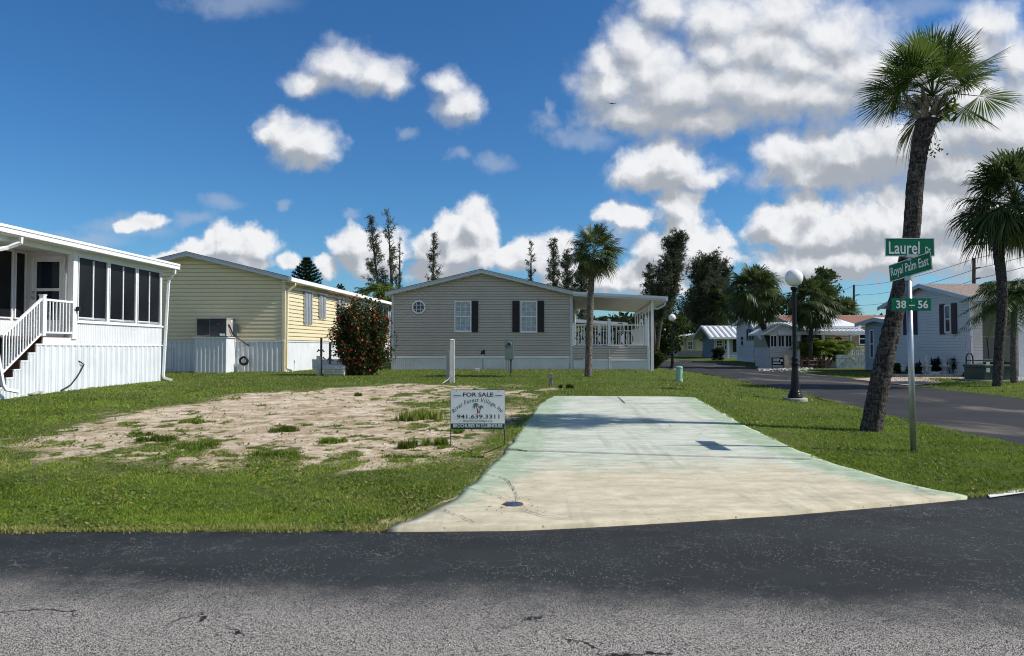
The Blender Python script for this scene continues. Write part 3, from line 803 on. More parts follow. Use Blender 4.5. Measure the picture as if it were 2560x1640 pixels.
def window(root, fr, u0, u1, z0, z1, fmat, gmat, nx_=1, nz_=2, fw=.06, mw=.018, y0=.0, meet=True, yp=.02, sill=True, nm='window'):
    if u0 > u1: u0, u1 = u1, u0
    m = fr.mb(); frame_rect(m, u0, u1, z0, z1, fw, y0, y0 + .055)
    zm = (z0 + z1) / 2
    if meet: m.box(u0 + fw, u1 - fw, y0, y0 + .045, zm - .028, zm + .028)
    for i in range(1, nx_): 
        uu = u0 + fw + (u1 - u0 - 2 * fw) * i / nx_; m.box(uu - mw / 2, uu + mw / 2, y0, y0 + .034, z0 + fw, z1 - fw)
    for i in range(1, nz_):
        z_ = z0 + fw + (z1 - z0 - 2 * fw) * i / nz_
        if meet and abs(z_ - zm) < .03: continue
        m.box(u0 + fw, u1 - fw, y0, y0 + .032, z_ - mw / 2, z_ + mw / 2)
    w_ = m.build(nm, fmat, root)
    p_ = fr.mb(); p_.box(u0 + .01, u1 - .01, y0 - .02, y0 + yp, z0 + .01, z1 - .01)
    p_.build('pane', gmat, w_)
    if sill:
        s_ = fr.mb(); s_.box(u0 - .03, u1 + .03, y0, y0 + .075, z0 - .035, z0 - .001); s_.build('sill', fmat, w_)
    return w_
def shutter(root, fr, u0, u1, z0, z1, mat, y0=.0, panel=True):
    if u0 > u1: u0, u1 = u1, u0
    m = fr.mb(); m.box(u0, u1, y0, y0 + .028, z0, z1)
    if panel:
        frame_rect(m, u0, u1, z0, z1, .045, y0 + .028, y0 + .045)
        m.box(u0 + .045, u1 - .045, y0 + .028, y0 + .045, (z0 + z1) / 2 - .03, (z0 + z1) / 2 + .03)
        k = 14
        for h0, h1 in ((z0 + .06, (z0 + z1) / 2 - .045), ((z0 + z1) / 2 + .045, z1 - .06)):
            for i in range(k):
                za = h0 + (h1 - h0) * i / k
                m.add([(u0 + .05, y0 + .040, za), (u1 - .05, y0 + .040, za), (u1 - .05, y0 + .029, za + (h1 - h0) / k * .9), (u0 + .05, y0 + .029, za + (h1 - h0) / k * .9)], [(0, 1, 2, 3)])
    return m.build('shutter', mat, root)
def railing(fr, u0, zb0, u1, zb1, h, n_, y=0.0, w_=.035, bw=.022, mb=None, rail=.05):
    m = mb or fr.mb()
    def slant(za, zb_, th, ww):
        m.add([(u0, y - ww / 2, za), (u1, y - ww / 2, zb_), (u1, y + ww / 2, zb_), (u0, y + ww / 2, za), (u0, y - ww / 2, za + th), (u1, y - ww / 2, zb_ + th), (u1, y + ww / 2, zb_ + th), (u0, y + ww / 2, za + th)],
              [(0, 3, 2, 1), (4, 5, 6, 7), (0, 1, 5, 4), (1, 2, 6, 5), (2, 3, 7, 6), (3, 0, 4, 7)])
    slant(zb0, zb1, .04, w_); slant(zb0 + h - rail, zb1 + h - rail, rail, w_ * 1.3)
    for i in range(n_):
        t_ = (i + .5) / n_; uu = u0 + (u1 - u0) * t_; z_ = zb0 + (zb1 - zb0) * t_
        m.box(uu - bw / 2, uu + bw / 2, y - bw / 2, y + bw / 2, z_ + .04, z_ + h - rail)
    return m
def downspout(m, pts, w_=.075):
    m.tube(pts, w_ * .62, 4)
def cap_post(m, u, y, z0, z1, w_=.11):
    m.box(u - w_ / 2, u + w_ / 2, y - w_ / 2, y + w_ / 2, z0, z1)
    m.box(u - w_ * .62, u + w_ * .62, y - w_ * .62, y + w_ * .62, z1, z1 + .025)
    m.add([(u - w_ / 2, y - w_ / 2, z1 + .025), (u + w_ / 2, y - w_ / 2, z1 + .025), (u + w_ / 2, y + w_ / 2, z1 + .025), (u - w_ / 2, y + w_ / 2, z1 + .025), (u, y, z1 + .09)],
          [(0, 1, 4), (1, 2, 4), (2, 3, 4), (3, 0, 4)])
def gable_roof(root, fr, W_, z_e, z_p, depth, over_e, over_f, th, roofm, fascm, soffm, u_off=0.0, pk=.5):
    """ridge runs along -N; gable faces +N. eaves overhang over_e, rake overhangs over_f"""
    c_ = u_off + W_ * pk
    sl = (z_p - z_e) / (W_ * pk)
    slr = (z_p - z_e) / (W_ * (1 - pk))
    ul, ur = u_off - over_e, u_off + W_ + over_e
    zl, zr_ = z_e - sl * over_e, z_e - slr * over_e
    m = fr.mb()
    top = [(ul, zl + th), (c_, z_p + th), (ur, zr_ + th)]; bot = [(ul, zl), (c_, z_p), (ur, zr_)]
    g_ = .02
    m.prism([(ul, zl + th), (c_, z_p + th), (ur, zr_ + th), (ur, zr_ + th + g_), (c_, z_p + th + g_), (ul, zl + th + g_)], over_f + .03, -depth)
    r_ = m.build('roof', roofm, root)
    m = fr.mb()
    fd = .17
    m.prism([(ul, zl + th - fd), (c_, z_p + th - fd), (ur, zr_ + th - fd), (ur, zr_ + th - .002), (c_, z_p + th - .002), (ul, zl + th - .002)], over_f, over_f - .03)
    m.prism([(ul, zl + th - .045), (c_, z_p + th - .045), (ur, zr_ + th - .045), (ur, zr_ + th - .003), (c_, z_p + th - .003), (ul, zl + th - .003)], over_f + .022, over_f + .001)
    m.build('rake_board', fascm, r_)
    m = fr.mb()
    m.prism([(ul, zl + th - fd), (c_, z_p + th - fd), (ur, zr_ + th - fd), (ur, zr_ + th - .01), (c_, z_p + th - .01), (ul, zl + th - .01)], over_f - .031, -depth + .03)
    m.build('soffit', soffm, r_)
    return r_, (ul, zl + th, ur, zr_ + th)

# ------------------------------------------------------------------ 1  white porch house on the left
O1 = G(402, 953); ZB1 = O1.z
f1 = Fr(O1, (-.043, -1), (1, -.043))
r1 = empty('porch_house', (O1.x, O1.y, 0), 'white house with dark screened porch, side stairs and flat white roof at the left edge', 'house')
u_ = lambda px, py: f1.uz(px, py)
zA = u_(400, 864)[1]; zT = u_(400.5, 816)[1]; LU = 9.0
ustep = [u_(x, y) for x, y in ((106, 841), (89, 860), (70, 882), (51, 902), (33, 924), (14, 945))]
uL = ustep[0][0]; zL = ustep[0][1]
m = f1.mb(); ribbed(m, 0, uL, ZB1 - .12, zA - .015, .24, .030)
for i in range(1, len(ustep) + 1):
    ua = ustep[i - 1][0]; ub = ustep[i][0] if i < len(ustep) else ua + .30
    zt_ = ustep[i][1] if i < len(ustep) else ustep[-1][1] - .2
    if zt_ > ZB1: ribbed(m, ua, ub, ZB1 - .12, zt_ - .02, .12, .02)
m.build('skirting', M_['skirt'], r1)
m = f1.mb()
m.box(-.04, uL, -.05, .03, zA - .012, zA + .012)
m.build('trim_strip', M_['white'], r1)
m = f1.mb(); uW = u_(187, 807)[0]
ribbed(m, 0, uW, zA + .012, zT - .02, .075, .014, .006)
m.build('wainscot', M_['white_metal'], r1); m = f1.mb(); m.box(uW, uL, -.02, .012, zA + .012, zL - .02)
m.build('landing_board', M_['white_metal'], r1)
m = f1.mb(); m.box(-.03, uW + .02, -.06, .05, zT - .03, zT + .012)
m.build('sill_rail', M_['white'], r1)
ztop = u_(192, 637)[1]
zW = min(u_(192, 637)[1], u_(399, 676)[1])
zF0 = u_(400, 668)[1]
# roof: slab overhanging the wall
q_ = P(449, 674, O1.y + .35); zS = q_.z; oN = (Vector((q_.x, q_.y, 0)) - f1.O).dot(f1.N); oU = (Vector((q_.x, q_.y, 0)) - f1.O).dot(f1.U)
m = f1.mb(); m.box(oU, 12, -6, oN - .03, zS + .012, zS + .14); rf = m.build('roof', M_['white'], r1)
m = f1.mb(); m.box(oU - .004, 12, oN - .03, oN, zS, zS + .165); m.box(oU - .004, 12, oN, oN + .018, zS + .105, zS + .165); m.box(oU - .03, oU - .004, -6, oN, zS, zS + .165)
m.build('fascia', M_['white'], rf)
m = f1.mb(); m.box(oU + .02, 12, -6, oN - .032, zS - .01, zS + .010); m.build('soffit', M_['white'], rf)
zh = zS - .012
# header beam, corner posts and mullion posts between the screens
m = f1.mb(); m.box(-.03, 12, -.08, .02, u_(400, 680)[1], zh); m.build('header_beam', M_['white'], r1)
zHd = u_(400, 680)[1]
m = f1.mb(); m.box(u_(190, 700)[0], u_(179, 700)[0], -.09, .045, zL - .05, zh); m.build('porch_post', M_['white'], r1)
scr = [(192, 266.5), (271, 338), (342, 399)]
for a_, b_ in scr:
    ua, ub = u_(b_, 740)[0], u_(a_, 740)[0]
    w_ = f1.mb(); frame_rect(w_, ua, ub, zT + .012, zHd - .004, .032, -.03, .035)
    uu = (ua + ub) / 2 - .02; w_.box(uu - .018, uu + .018, -.02, .022, zT + .06, zHd - .06)
    w_.box(uu + (ub - uu) * .02, ub - .05, -.012, .014, zT + .09, zT + .12)
    fo = w_.build('screen_window', M_['white_metal'], r1)
    p_ = f1.mb(); p_.box(ua + .03, ub - .03, -.03, -.004, zT + .03, zHd - .03); p_.build('screen', M_['screen'], fo)
    g_ = f1.mb(); g_.box(ua + .055, ub - .055, .0, .006, zT + .062, zT + .12); g_.build('vent_track', M_['gpanel'], fo)
for a_ in (268.8, 340, 401.5):
    m = f1.mb(); uu = u_(a_, 740)[0]; m.box(uu - .026, uu + .026, -.06, .028, zT + .012, zHd); m.build('mullion', M_['white'], r1)
# end wall of the porch and interior
m = f1.mb(); m.box(-.06, -.002, -6, -.06, ZB1 - .1, zh - .002); m.box(.06, uW - .1, -4.5, -4.4, zL, zh); m.build('end_wall', M_['white'], r1)
# entry recess
RD = -1.28
m = f1.mb(); m.box(uW - .12, 11, RD - .06, RD, zL - .01, zh - .003); m.box(uW - .10, uW - .04, RD, -.1, zL, zh - .003)
m.build('entry_wall', M_['white'], r1)
m = f1.mb(); m.box(uW - .04, 11, RD, -.03, zL - .06, zL); m.build('landing', M_['brown'], r1)
fD = Fr(f1.pt(uW - .04, 0, 0), tuple(f1.N.xy), tuple(f1.U.xy))
du0, dz1 = fD.uz(80, 640); du1, dz0 = fD.uz(163, 838)
dz0 = zL + .01
m = fD.mb(); frame_rect(m, du0, du1, dz0, dz1, .06, .002, .05); m.build('door_frame', M_['white'], r1)
g0, gz1 = fD.uz(95, 655); g1_, gz0 = fD.uz(150, 800); zmid1, zmid0 = fD.uz(120, 721)[1], fD.uz(120, 728)[1]
m = fD.mb(); m.box(du0 + .061, du1 - .061, .002, .03, dz0 + .01, dz1 - .061); dr = m.build('door', M_['white'], r1)
m = fD.mb(); m.box(g0, g1_, .0301, .036, gz0, gz1); m.build('pane', M_['glass'], dr)
m = fD.mb(); frame_rect(m, g0 - .03, g1_ + .03, gz0 - .03, gz1 + .03, .03, .031, .05); m.box(g0, g1_, .0365, .05, zmid0, zmid1); m.build('door_glazing_bar', M_['white'], dr)
m = fD.mb(); frame_rect(m, du0 + .10, du1 - .10, dz0 + .12, gz0 - .12, .025, .031, .042); m.build('kick_panel', M_['white'], dr)
hu, hz = fD.uz(86, 745); m = fD.mb(); m.ball((hu, .07, hz), .04, 12); m.build('handle', M_['galv'], dr); m = fD.mb(); m.ball((hu, .05, hz + .14), .035, 12); m.build('deadbolt', M_['galv'], dr)
pu_ = fD.uz(172, 760)[0]; m = fD.mb(); m.tube([(pu_, .03, zL), (pu_, .03, zh - .05)], .02, 6); m.build('conduit', M_['white'], r1)
# recessed screens left of the door
for a_, b_ in ((32, 62), (-14, 29)):
    ua, za = f1.uz(b_, 640, RD); ub, zb_ = f1.uz(a_, 795, RD)
    zs1 = f1.uz(30, 626, RD)[1]; zs0 = f1.uz(30, 797, RD)[1]; w_ = f1.mb(); frame_rect(w_, ua, ub, zs0, zs1, .035, RD, RD + .05); fo = w_.build('screen_window', M_['white_metal'], r1)
    p_ = f1.mb(); p_.box(ua + .02, ub - .02, RD, RD + .025, zs0 + .02, zs1 - .02); p_.build('screen', M_['screen'], fo)
m = f1.mb(); ribbed(m, uW, 11, zL, f1.uz(30, 800, RD)[1], .08, .008, RD + .001); m.build('entry_wainscot', M_['white_metal'], r1)
# railings
t0u, t0z = u_(104, 833); b0u, b0z = u_(0, 937); hh = u_(104, 741)[1] - t0z
m = railing(f1, t0u, t0z, b0u, b0z, hh, 15, .02, .04, .026); m.build('stair_railing', M_['white'], r1)
ua, za = u_(108, 833); ub, zb_ = u_(182, 835)
m = railing(f1, ub, za, ua, za, u_(108, 746)[1] - za, 9, .02, .04, .026); m.build('landing_railing', M_['white'], r1)
m = f1.mb(); pu = u_(105, 740)[0]; m.box(pu - .05, pu + .05, -.03, .07, za - .06, u_(105, 739)[1]); m.box(pu - .06, pu + .06, -.04, .08, u_(105, 739)[1], u_(105, 736)[1]); m.build('newel_post', M_['white'], r1)
for i in range(1, len(ustep) + 1):
    ua = ustep[i - 1][0]; ub = ustep[i][0] if i < len(ustep) else ua + .30
    zt_ = ustep[i][1] if i < len(ustep) else ustep[-1][1] - .2
    if zt_ < ZB1: continue
    m = f1.mb(); m.box(ua, ub, -1.05, -.012, zt_ - .03, zt_); m.box(ua, ua + .02, -1.05, -.012, zt_, ustep[i - 1][1] - .03); m.build('step', M_['brown'], r1)
    m = f1.mb(); m.box(ua, ub + .01, -.011, .02, zt_ - .02, zt_ + .008); m.build('step_nosing', M_['white'], r1)
# downspouts
m = f1.mb()
uz0 = oU + .12
downspout(m, [(uz0 + .06, oN - .06, zS), (uz0 + .06, oN - .06, zS - .13), (uz0 + .02, .10, zS - .33), (uz0 + .02, .08, zS - .45), (-.06 + .05, .07, ZB1 + .18), (-.01, .10, ZB1 + .10), (-.03, .32, ZB1 + .03)])
m.build('downspout', M_['white'], r1)
m = f1.mb(); gu = u_(20, 590)[0]
downspout(m, [(gu, oN - .06, zS), (gu, oN - .06, zS - .14), (gu + .14, oN - .25, zS - .26), (gu + .45, .05, zS - .36)]); m.build('downspout', M_['white'], r1)
m = f1.mb(); gu = u_(4, 940)[0]
downspout(m, [(gu + .3, .12, ZB1 + .9), (gu + .12, .12, ZB1 + .22), (gu + .05, .14, ZB1 + .12), (gu - .12, .3, ZB1 + .06)], .07); m.build('downspout', M_['white'], r1)
# sconce by the door post
m = f1.mb(); su, sz = u_(188, 772); m.box(su - .04, su + .04, .04, .12, sz - .05, sz + .05); m.tube([(su, .08, sz), (su + .1, .1, sz + .02)], .025); m.build('door_latch', M_['rubber'], r1)
# black cable
pts = [f1.pt(*(u_(x, y)[0], .02 + o, u_(x, y)[1])) for x, y, o in ((193, 902, 0), (196, 905, .03), (205, 911, .03), (198, 925, .03), (188, 942, .03), (172, 962, .03), (155, 971, .05), (140, 976, .10))]
m = MB(); m.tube(pts, .017, 6); o = m.build('cable', M_['rubber']); tag(o, 'loose black cable hanging out of the white skirting of the left house', 'cable')
m = MB(); q_ = G(30, 990); m.add([(q_.x - .5, q_.y - .2, q_.z + .02), (q_.x + .55, q_.y - .1, q_.z + .02), (q_.x + .5, q_.y + .3, q_.z + .05), (q_.x - .5, q_.y + .3, q_.z + .05), (q_.x - .5, q_.y - .2, q_.z + .07), (q_.x + .55, q_.y - .1, q_.z + .06), (q_.x + .5, q_.y + .3, q_.z + .10), (q_.x - .5, q_.y + .3, q_.z + .11)], [(0, 3, 2, 1), (4, 5, 6, 7), (0, 1, 5, 4), (1, 2, 6, 5), (2, 3, 7, 6), (3, 0, 4, 7)])
o = m.build('splash_block', M_['concrete'], bevel=.01); tag(o, 'flat grey concrete splash slab lying on the grass by the stairs', 'concrete slab')

# ------------------------------------------------------------------ 2  yellow house
O2 = G(710, 930); ZB2 = O2.z
DX2 = .085
f2 = Fr(O2, (1, 0), (0, -1)); s2 = Fr(O2, (DX2, 1), (1, -DX2))
r2 = empty('yellow_house', (O2.x, O2.y, 0), 'pale yellow sided house with grey storm panels over its windows', 'house')
pkx, zpk = f2.uz(478, 640); zE2 = f2.uz(712, 697)[1]
W2 = -2 * pkx
zk = f2.uz(712, 851)[1]
slope2 = (zpk - zE2) / (W2 / 2)
def lim2(z):
    if z <= zE2: return (-W2, 0)
    d_ = (z - zE2) / slope2
    return (-W2 + d_, -d_)
m = f2.mb(); clap(m, zk, zpk, lim2, .165, .016); m.prism([(-W2, zk), (0, zk), (0, zE2), (pkx, zpk), (-W2, zE2)], -.036, -.09); m.build('front_wall', M_['yellow'], r2)
LEN2 = 17.2
m = s2.mb(); clap(m, zk, zE2, lambda z: (0, LEN2 - 2.6), .165, .016); m.box(0, LEN2, -.1, -.036, zk, zE2); m.build('side_wall', M_['yellow'], r2)
m = f2.mb(); ribbed(m, -W2, 0, ZB2 - .1, zk - .03, .20, .03); m.box(-W2, -.001, -.02, .045, zk - .06, zk - .002); m.build('skirting', M_['skirt'], r2)
m = s2.mb(); ribbed(m, 0, LEN2, ZB2 - .1, zk - .03, .40, .012); m.box(.002, LEN2, -.02, .035, zk - .06, zk - .002); m.build('skirting', M_['skirt'], r2)
m = f2.mb(); m.box(-.10, .03, -.1, .03, ZB2 - .1, zE2 - .02); m.build('corner_trim', M_['cream'], r2)
# roof sheared along the house axis
f2r = Fr(O2, (1, 0), (0, -1)); f2r.M = f2.M @ Matrix(((1, -DX2, 0, 0), (0, 1, 0, 0), (0, 0, 1, 0), (0, 0, 0, 1)))
rf2, e2 = gable_roof(r2, f2r, W2, zE2, zpk, LEN2, .33, .38, .13, M_['roofdark'], M_['trim'], M_['cream'], u_off=-W2)
m = s2.mb(); oe = .33
ez = e2[3] - .02
m.prism([(-.38, ez - .16), (LEN2, ez - .16), (LEN2, ez), (-.38, ez)], oe - .02, oe + .11); m.build('gutter', M_['white'], rf2)
m = s2.mb(); m.box(-.3, LEN2, .0, oe - .02, ez - .17, ez - .13); m.build('eave_soffit', M_['cream'], rf2)
m = s2.mb(); downspout(m, [(.15, oe + .05, ez - .16), (.15, oe + .05, ez - .3), (.10, .12, ez - .55), (.10, .08, ez - .7), (.10, .07, ZB2 + .2), (.10, .1, ZB2 + .1), (.05, .35, ZB2 + .04)], .09); m.build('downspout', M_['cream'], r2)
m = s2.mb(); downspout(m, [(LEN2 - .1, oe + .05, ez - .16), (LEN2 - .1, oe + .05, ez - .3), (LEN2 - .1, .1, ez - .6), (LEN2 - .1, .08, ZB2 + .3)], .09); m.build('downspout', M_['white'], r2)
for a_, b_, za, zb_ in ((758, 777, 728, 808), (795.5, 811, 736, 794), (841.5, 857, 747, 815), (898, 912, 758, 800)):
    ua, ub = s2.uz(a_, 770)[0], s2.uz(b_, 770)[0]; zt_ = s2.uz(a_, za)[1]; zo = s2.uz(a_, zb_)[1]
    m = s2.mb()
    nr_ = 5 if b_ - a_ > 15.7 else 4
    for i in range(nr_):
        w1 = (ub - ua) / nr_; x0 = ua + w1 * i
        m.prism([(x0, zo), (x0 + w1, zo), (x0 + w1, zt_), (x0, zt_)], .03, .05)
        m.prism([(x0 + w1 * .2, zo - .04), (x0 + w1 * .75, zo - .04), (x0 + w1 * .75, zt_), (x0 + w1 * .2, zt_)], .051, .10)
    sp = m.build('storm_panel', M_['gpanel'], r2)
    m = s2.mb(); m.box(ua - .08, ub + .08, .0, .12, zt_, zt_ + .07); m.build('header_track', M_['white'], sp)
# screened porch at the far end
u0_, u1_ = LEN2 - 2.55, LEN2 - .2
zp1, zp0 = s2.uz(940, 758)[1], s2.uz(945, 838)[1]
m = s2.mb(); frame_rect(m, u0_, u1_, zp0, zp1, .07, -.01, .04); m.box((u0_ + u1_) / 2 - .03, (u0_ + u1_) / 2 + .03, -.01, .03, zp0, zp1); w_ = m.build('porch_screen', M_['white_metal'], r2)
m = s2.mb(); m.box(u0_ + .03, u1_ - .03, -.012, .012, zp0 + .03, zp1 - .03); m.build('screen', M_['screen'], w_)
m = s2.mb(); clap(m, zk, zp0, lambda z: (u0_, LEN2), .165, .016); m.build('porch_wall', M_['cream'], r2); m = s2.mb(); m.box(u0_ - .1, LEN2, -.011, .018, zp1, zE2); m.build('porch_header', M_['cream'], r2)
# access hatch in the skirting
ha, hz1 = f2.uz(412, 868); hb, hz0 = f2.uz(434, 922)
m = f2.mb(); frame_rect(m, ha, hb, hz0, hz1, .05, .031, .05); m.build('skirting_hatch', M_['skirt'], r2)
# equipment platform with the air conditioner on it
pa, pb = f2.uz(490, 850)[0], f2.uz(567, 850)[0]
PD = 1.0
ua = f2.uz(487, 900, PD)[0]; ub = f2.uz(566, 900, PD)[0]; zt_ = f2.uz(520, 842, PD)[1]
zg = Hs(O2.x + ua, O2.y - PD) - .05
rp = empty('equipment_platform', (O2.x + ua, O2.y - PD, 0), 'box platform in white ribbed skirting under the air conditioner', 'platform')
m = f2.mb(); ribbed(m, ua, ub, zg, zt_ - .03, .17, .03, PD); m.build('front_panel', M_['skirt'], rp)
m = f2.mb(); m.box(ub - .02, ub, .04, PD + .02, zg, zt_ - .03); m.build('side_panel', M_['skirt'], rp); m = f2.mb(); m.box(ua, ua + .02, .04, PD - .001, zg, zt_ - .03); m.build('side_panel', M_['skirt'], rp)
m = f2.mb(); m.box(ua - .05, ub + .06, .05, PD + .06, zt_ - .03, zt_); m.build('top', M_['white'], rp)
ac = empty('air_conditioner', (O2.x + ua + .05, O2.y - PD, zt_), 'grey packaged air conditioner on the ribbed platform by the yellow house', 'air conditioner')
a0 = f2.uz(491, 800, PD - .06)[0]; a1_ = f2.uz(566, 800, PD - .06)[0]; az1 = f2.uz(530, 795, PD - .06)[1]
amid = f2.uz(525, 800, PD - .06)[0]
m = f2.mb(); m.box(a0, a1_, .08, PD - .08, zt_ + .03, az1 - .03); m.build('body', M_['acgrey'], ac)
m = f2.mb(); m.box(a0 - .02, a1_ + .02, .06, PD - .04, az1 - .03, az1); m.build('lid', M_['acgrey'], ac)
m = f2.mb(); m.box(amid, a1_ - .01, PD - .079, PD - .06, zt_ + .03, az1 - .035); m.build('front_panel', M_['darkgrey'], ac)
m = f2.mb()
for i in range(16):
    uu = a0 + .03 + (amid - a0 - .05) * i / 16; m.box(uu, uu + .022, PD - .079, PD - .062, zt_ + .05, az1 - .05)
m.build('coil_grille', M_['darkgrey'], ac)
m = f2.mb(); m.box(amid + .28, amid + .42, PD - .059, PD - .055, az1 - .28, az1 - .22); m.build('badge', M_['red'], ac)
m = f2.mb(); m.box(a1_ - .26, a1_ - .05, PD - .059, PD - .055, zt_ + .05, zt_ + .13); m.build('rating_plate', M_['panel'], ac)
m = f2.mb(); m.box(a1_ + .001, a1_ + .004, .3, .42, az1 - .15, az1 - .07); m.box(a1_ + .001, a1_ + .004, .1, .2, az1 - .38, az1 - .1); m.build('label_sticker', M_['white'], ac)
m = f2.mb(); m.tube([(a1_ + .02, .75, az1 - .25), (a1_ + .06, .6, az1 - .45), (a1_ + .05, .4, zt_ + .12), (a1_ + .10, .2, zt_ + .02), (a1_ + .5, .07, zt_ - .28), (a1_ + .62, .06, zt_ - .35)], .028, 6); m.build('pipe', M_['rubber'], ac)
eb = f2.mb(); x0, z1_ = f2.uz(588, 812); x1, z0_ = f2.uz(596.5, 840); eb.box(x0, x1, .02, .16, z0_, z1_); eb.box(x0 - .01, x1 + .01, .16, .175, z0_ - .01, z1_ + .01); eb.build('disconnect_box', M_['meter'], r2)
# hose reel
hx, hz = f2.uz(613, 902); c3 = f2.pt(hx, .16, hz)
hr_ = empty('hose_reel', c3, 'wall reel with a coiled dark hose on the white skirting', 'hose reel')
m = MB(); 
for rr in (.12, .15, .18, .14, .165): m.ring(c3 + Vector((0, random.uniform(-.05, .05), 0)), rr, .02, (0, 1, .1), 20, 6)
m.build('hose', M_['rubber'], hr_)
m = f2.mb(); m.box(hx - .06, hx + .06, .03, .16, hz - .07, hz + .07); m.tube([(hx, .1, hz - .1), (hx - .02, .1, ZB2 + .02)], .03); m.build('bracket', M_['pvc'], hr_)

# ------------------------------------------------------------------ 3  beige house with the covered deck
O3 = G(981, 924); ZB3 = O3.z
f3 = Fr(O3, (1, 0), (0, -1))
r3 = empty('beige_house', (O3.x, O3.y, 0), 'beige sided house with low gable, octagon window, black shutters and covered side deck', 'house')
W3 = f3.uz(1428, 900)[0]; zE3 = f3.uz(985, 737)[1]; zP3 = f3.uz(1200, 684)[1]
zk3 = f3.uz(1200, 890)[1]
sl3 = (zP3 - zE3) / (W3 / 2)
def lim3(z):
    if z <= zE3: return (0, W3)
    d_ = (z - zE3) / sl3; return (d_, W3 - d_)
LEN3 = 15.0
m = f3.mb(); clap(m, zk3, zP3, lim3, .118, .013); m.prism([(0, zk3), (W3, zk3), (W3, zE3), (W3 / 2, zP3), (0, zE3)], -.036, -.09); m.build('front_wall', M_['beige'], r3)
f3s = Fr(O3, (1, 0), (0, -1)); SH = .10; f3s.M = f3.M @ Matrix(((1, -SH, 0, 0), (0, 1, 0, 0), (0, 0, 1, 0), (0, 0, 0, 1)))
m = f3s.mb(); m.box(W3 - .06, W3, -LEN3, -.06, zk3, zE3); m.build('side_wall', M_['beige'], r3); m = f3s.mb(); m.box(0, .06, -LEN3, -.06, ZB3, zE3); m.build('side_wall', M_['beige'], r3)
m = f3.mb()
pm_ = f3.uz(1062, 900)[0]
ribbed(m, .05, W3 - .08, ZB3 - .02, zk3 - .07, .095, .022)
m.build('skirting', M_['skirt'], r3)
m = f3.mb(); m.box(.02, W3 - .1, -.02, .05, zk3 - .09, zk3 - .001); m.prism([(W3 - .45, zk3 - .10), (W3 - .12, zk3 - .10), (W3 - .12, zk3 - .03), (W3 - .45, zk3 - .03)], .05, .07); m.build('skirting_cap', M_['white_metal'], r3)
m = f3.mb(); m.box(.02, W3 + .1, -.2, .012, ZB3 - .12, ZB3 - .022); m.build('base_board', M_['darkgrey'], r3)
m = f3.mb(); m.box(-.05, .06, -.06, .03, ZB3 - .05, zE3 - .01); m.build('corner_trim', M_['trim'], r3)
m = f3.mb(); m.box(W3 - .05, W3 + .07, -.06, .03, ZB3 - .05, zE3 - .01); m.build('corner_trim', M_['trim'], r3)
rf3, e3 = gable_roof(r3, f3s, W3, zE3, zP3, LEN3, .27, .30, .17, M_['roofdark'], M_['trim'], M_['soffit'])
# octagon window
cu, cz = f3.uz(1047, 768); ro = abs(f3.uz(1064, 768)[0] - cu)
def octa(rr): return [(cu + rr * math.cos(R(22.5 + 45 * i)), cz + rr * math.sin(R(22.5 + 45 * i))) for i in range(8)]
m = f3.mb(); oo, oi = octa(ro * 1.06), octa(ro * .84)
for i in range(8):
    j = (i + 1) % 8; m.prism([oo[i], oo[j], oi[j], oi[i]], .0, .06)
for s_ in (-.3, .3):
    m.box(cu + s_ * ro - .011, cu + s_ * ro + .011, .0, .038, cz - ro * .80, cz + ro * .80); m.box(cu - ro * .80, cu + ro * .80, .0, .036, cz + s_ * ro - .011, cz + s_ * ro + .011)
w_ = m.build('octagon_window', M_['white'], r3)
m = f3.mb(); m.prism(octa(ro * .9), -.01, .022); m.build('pane', M_['glass'], w_)
for a_, b_, zt_, zo in ((1136, 1178.5, 753, 829), (1301, 1343, 753, 830)):
    (ua, z1_), (ub, z0_) = f3.uz(a_, zt_), f3.uz(b_, zo)
    window(r3, f3, ua, ub, z0_, z1_, M_['white'], M_['curtain'], 3, 6, .05, .014)
for a_, b_ in ((1179.5, 1195.5), (1281, 1298.5), (1343.5, 1360)):
    (ua, z1_), (ub, z0_) = f3.uz(a_, 752), f3.uz(b_, 830); shutter(r3, f3, ua, ub, z0_, z1_, M_['shutter'], .012)
# deck, on the right
dU1 = f3.uz(1622, 900)[0]; zD = f3.uz(1500, 865)[1]; zRt = f3.uz(1500, 811)[1]; DEP = 11.5
ZG3 = f3.uz(1500, 934)[1]
zs = f3.uz(1500, 897)[1]
m = f3s.mb(); m.box(W3 + .07, dU1, -DEP, 0, zD - .08, zD); m.build('deck_floor', M_['concrete'], r3)
m = f3.mb(); clap(m, zs, zD - .03, lambda z: (W3 + .08, dU1 - .06), .115, .013); m.box(W3 + .08, dU1, -.08, -.036, ZG3, zD); m.build('deck_fascia', M_['beige'], r3)
m = f3.mb(); ribbed(m, W3 + .1, dU1 - .04, ZG3 - .02, zs - .07, .095, .022); uu = f3.uz(1523, 900)[0]; m.box(uu - .02, uu + .02, .024, .05, ZG3 - .02, zs + .45); m.build('deck_skirting', M_['skirt'], r3)
m = f3.mb(); m.box(uu, dU1 - .05, -.02, .05, zs - .085, zs - .001); m.box(W3 + .55, uu, -.02, .03, zs - .085, zs - .001); m.build('skirting_cap', M_['white_metal'], r3)
m = f3.mb(); m.box(dU1 - .07, dU1 + .05, -.1, .05, ZG3 - .05, zD + .0); m.build('corner_trim', M_['white'], r3)
uA, uB = W3 + .15, f3.uz(1523, 840)[0]; uC = f3.uz(1614, 840)[0]
m = railing(f3, uA, zD + .03, uB - .06, zD + .03, zRt - zD - .03, 12, -.03, .05, .035); m.build('deck_railing', M_['white'], r3)
m = railing(f3, uB + .06, zD + .03, uC, zD + .03, zRt - zD - .03, 9, -.03, .05, .035); m.build('deck_railing', M_['white'], r3)
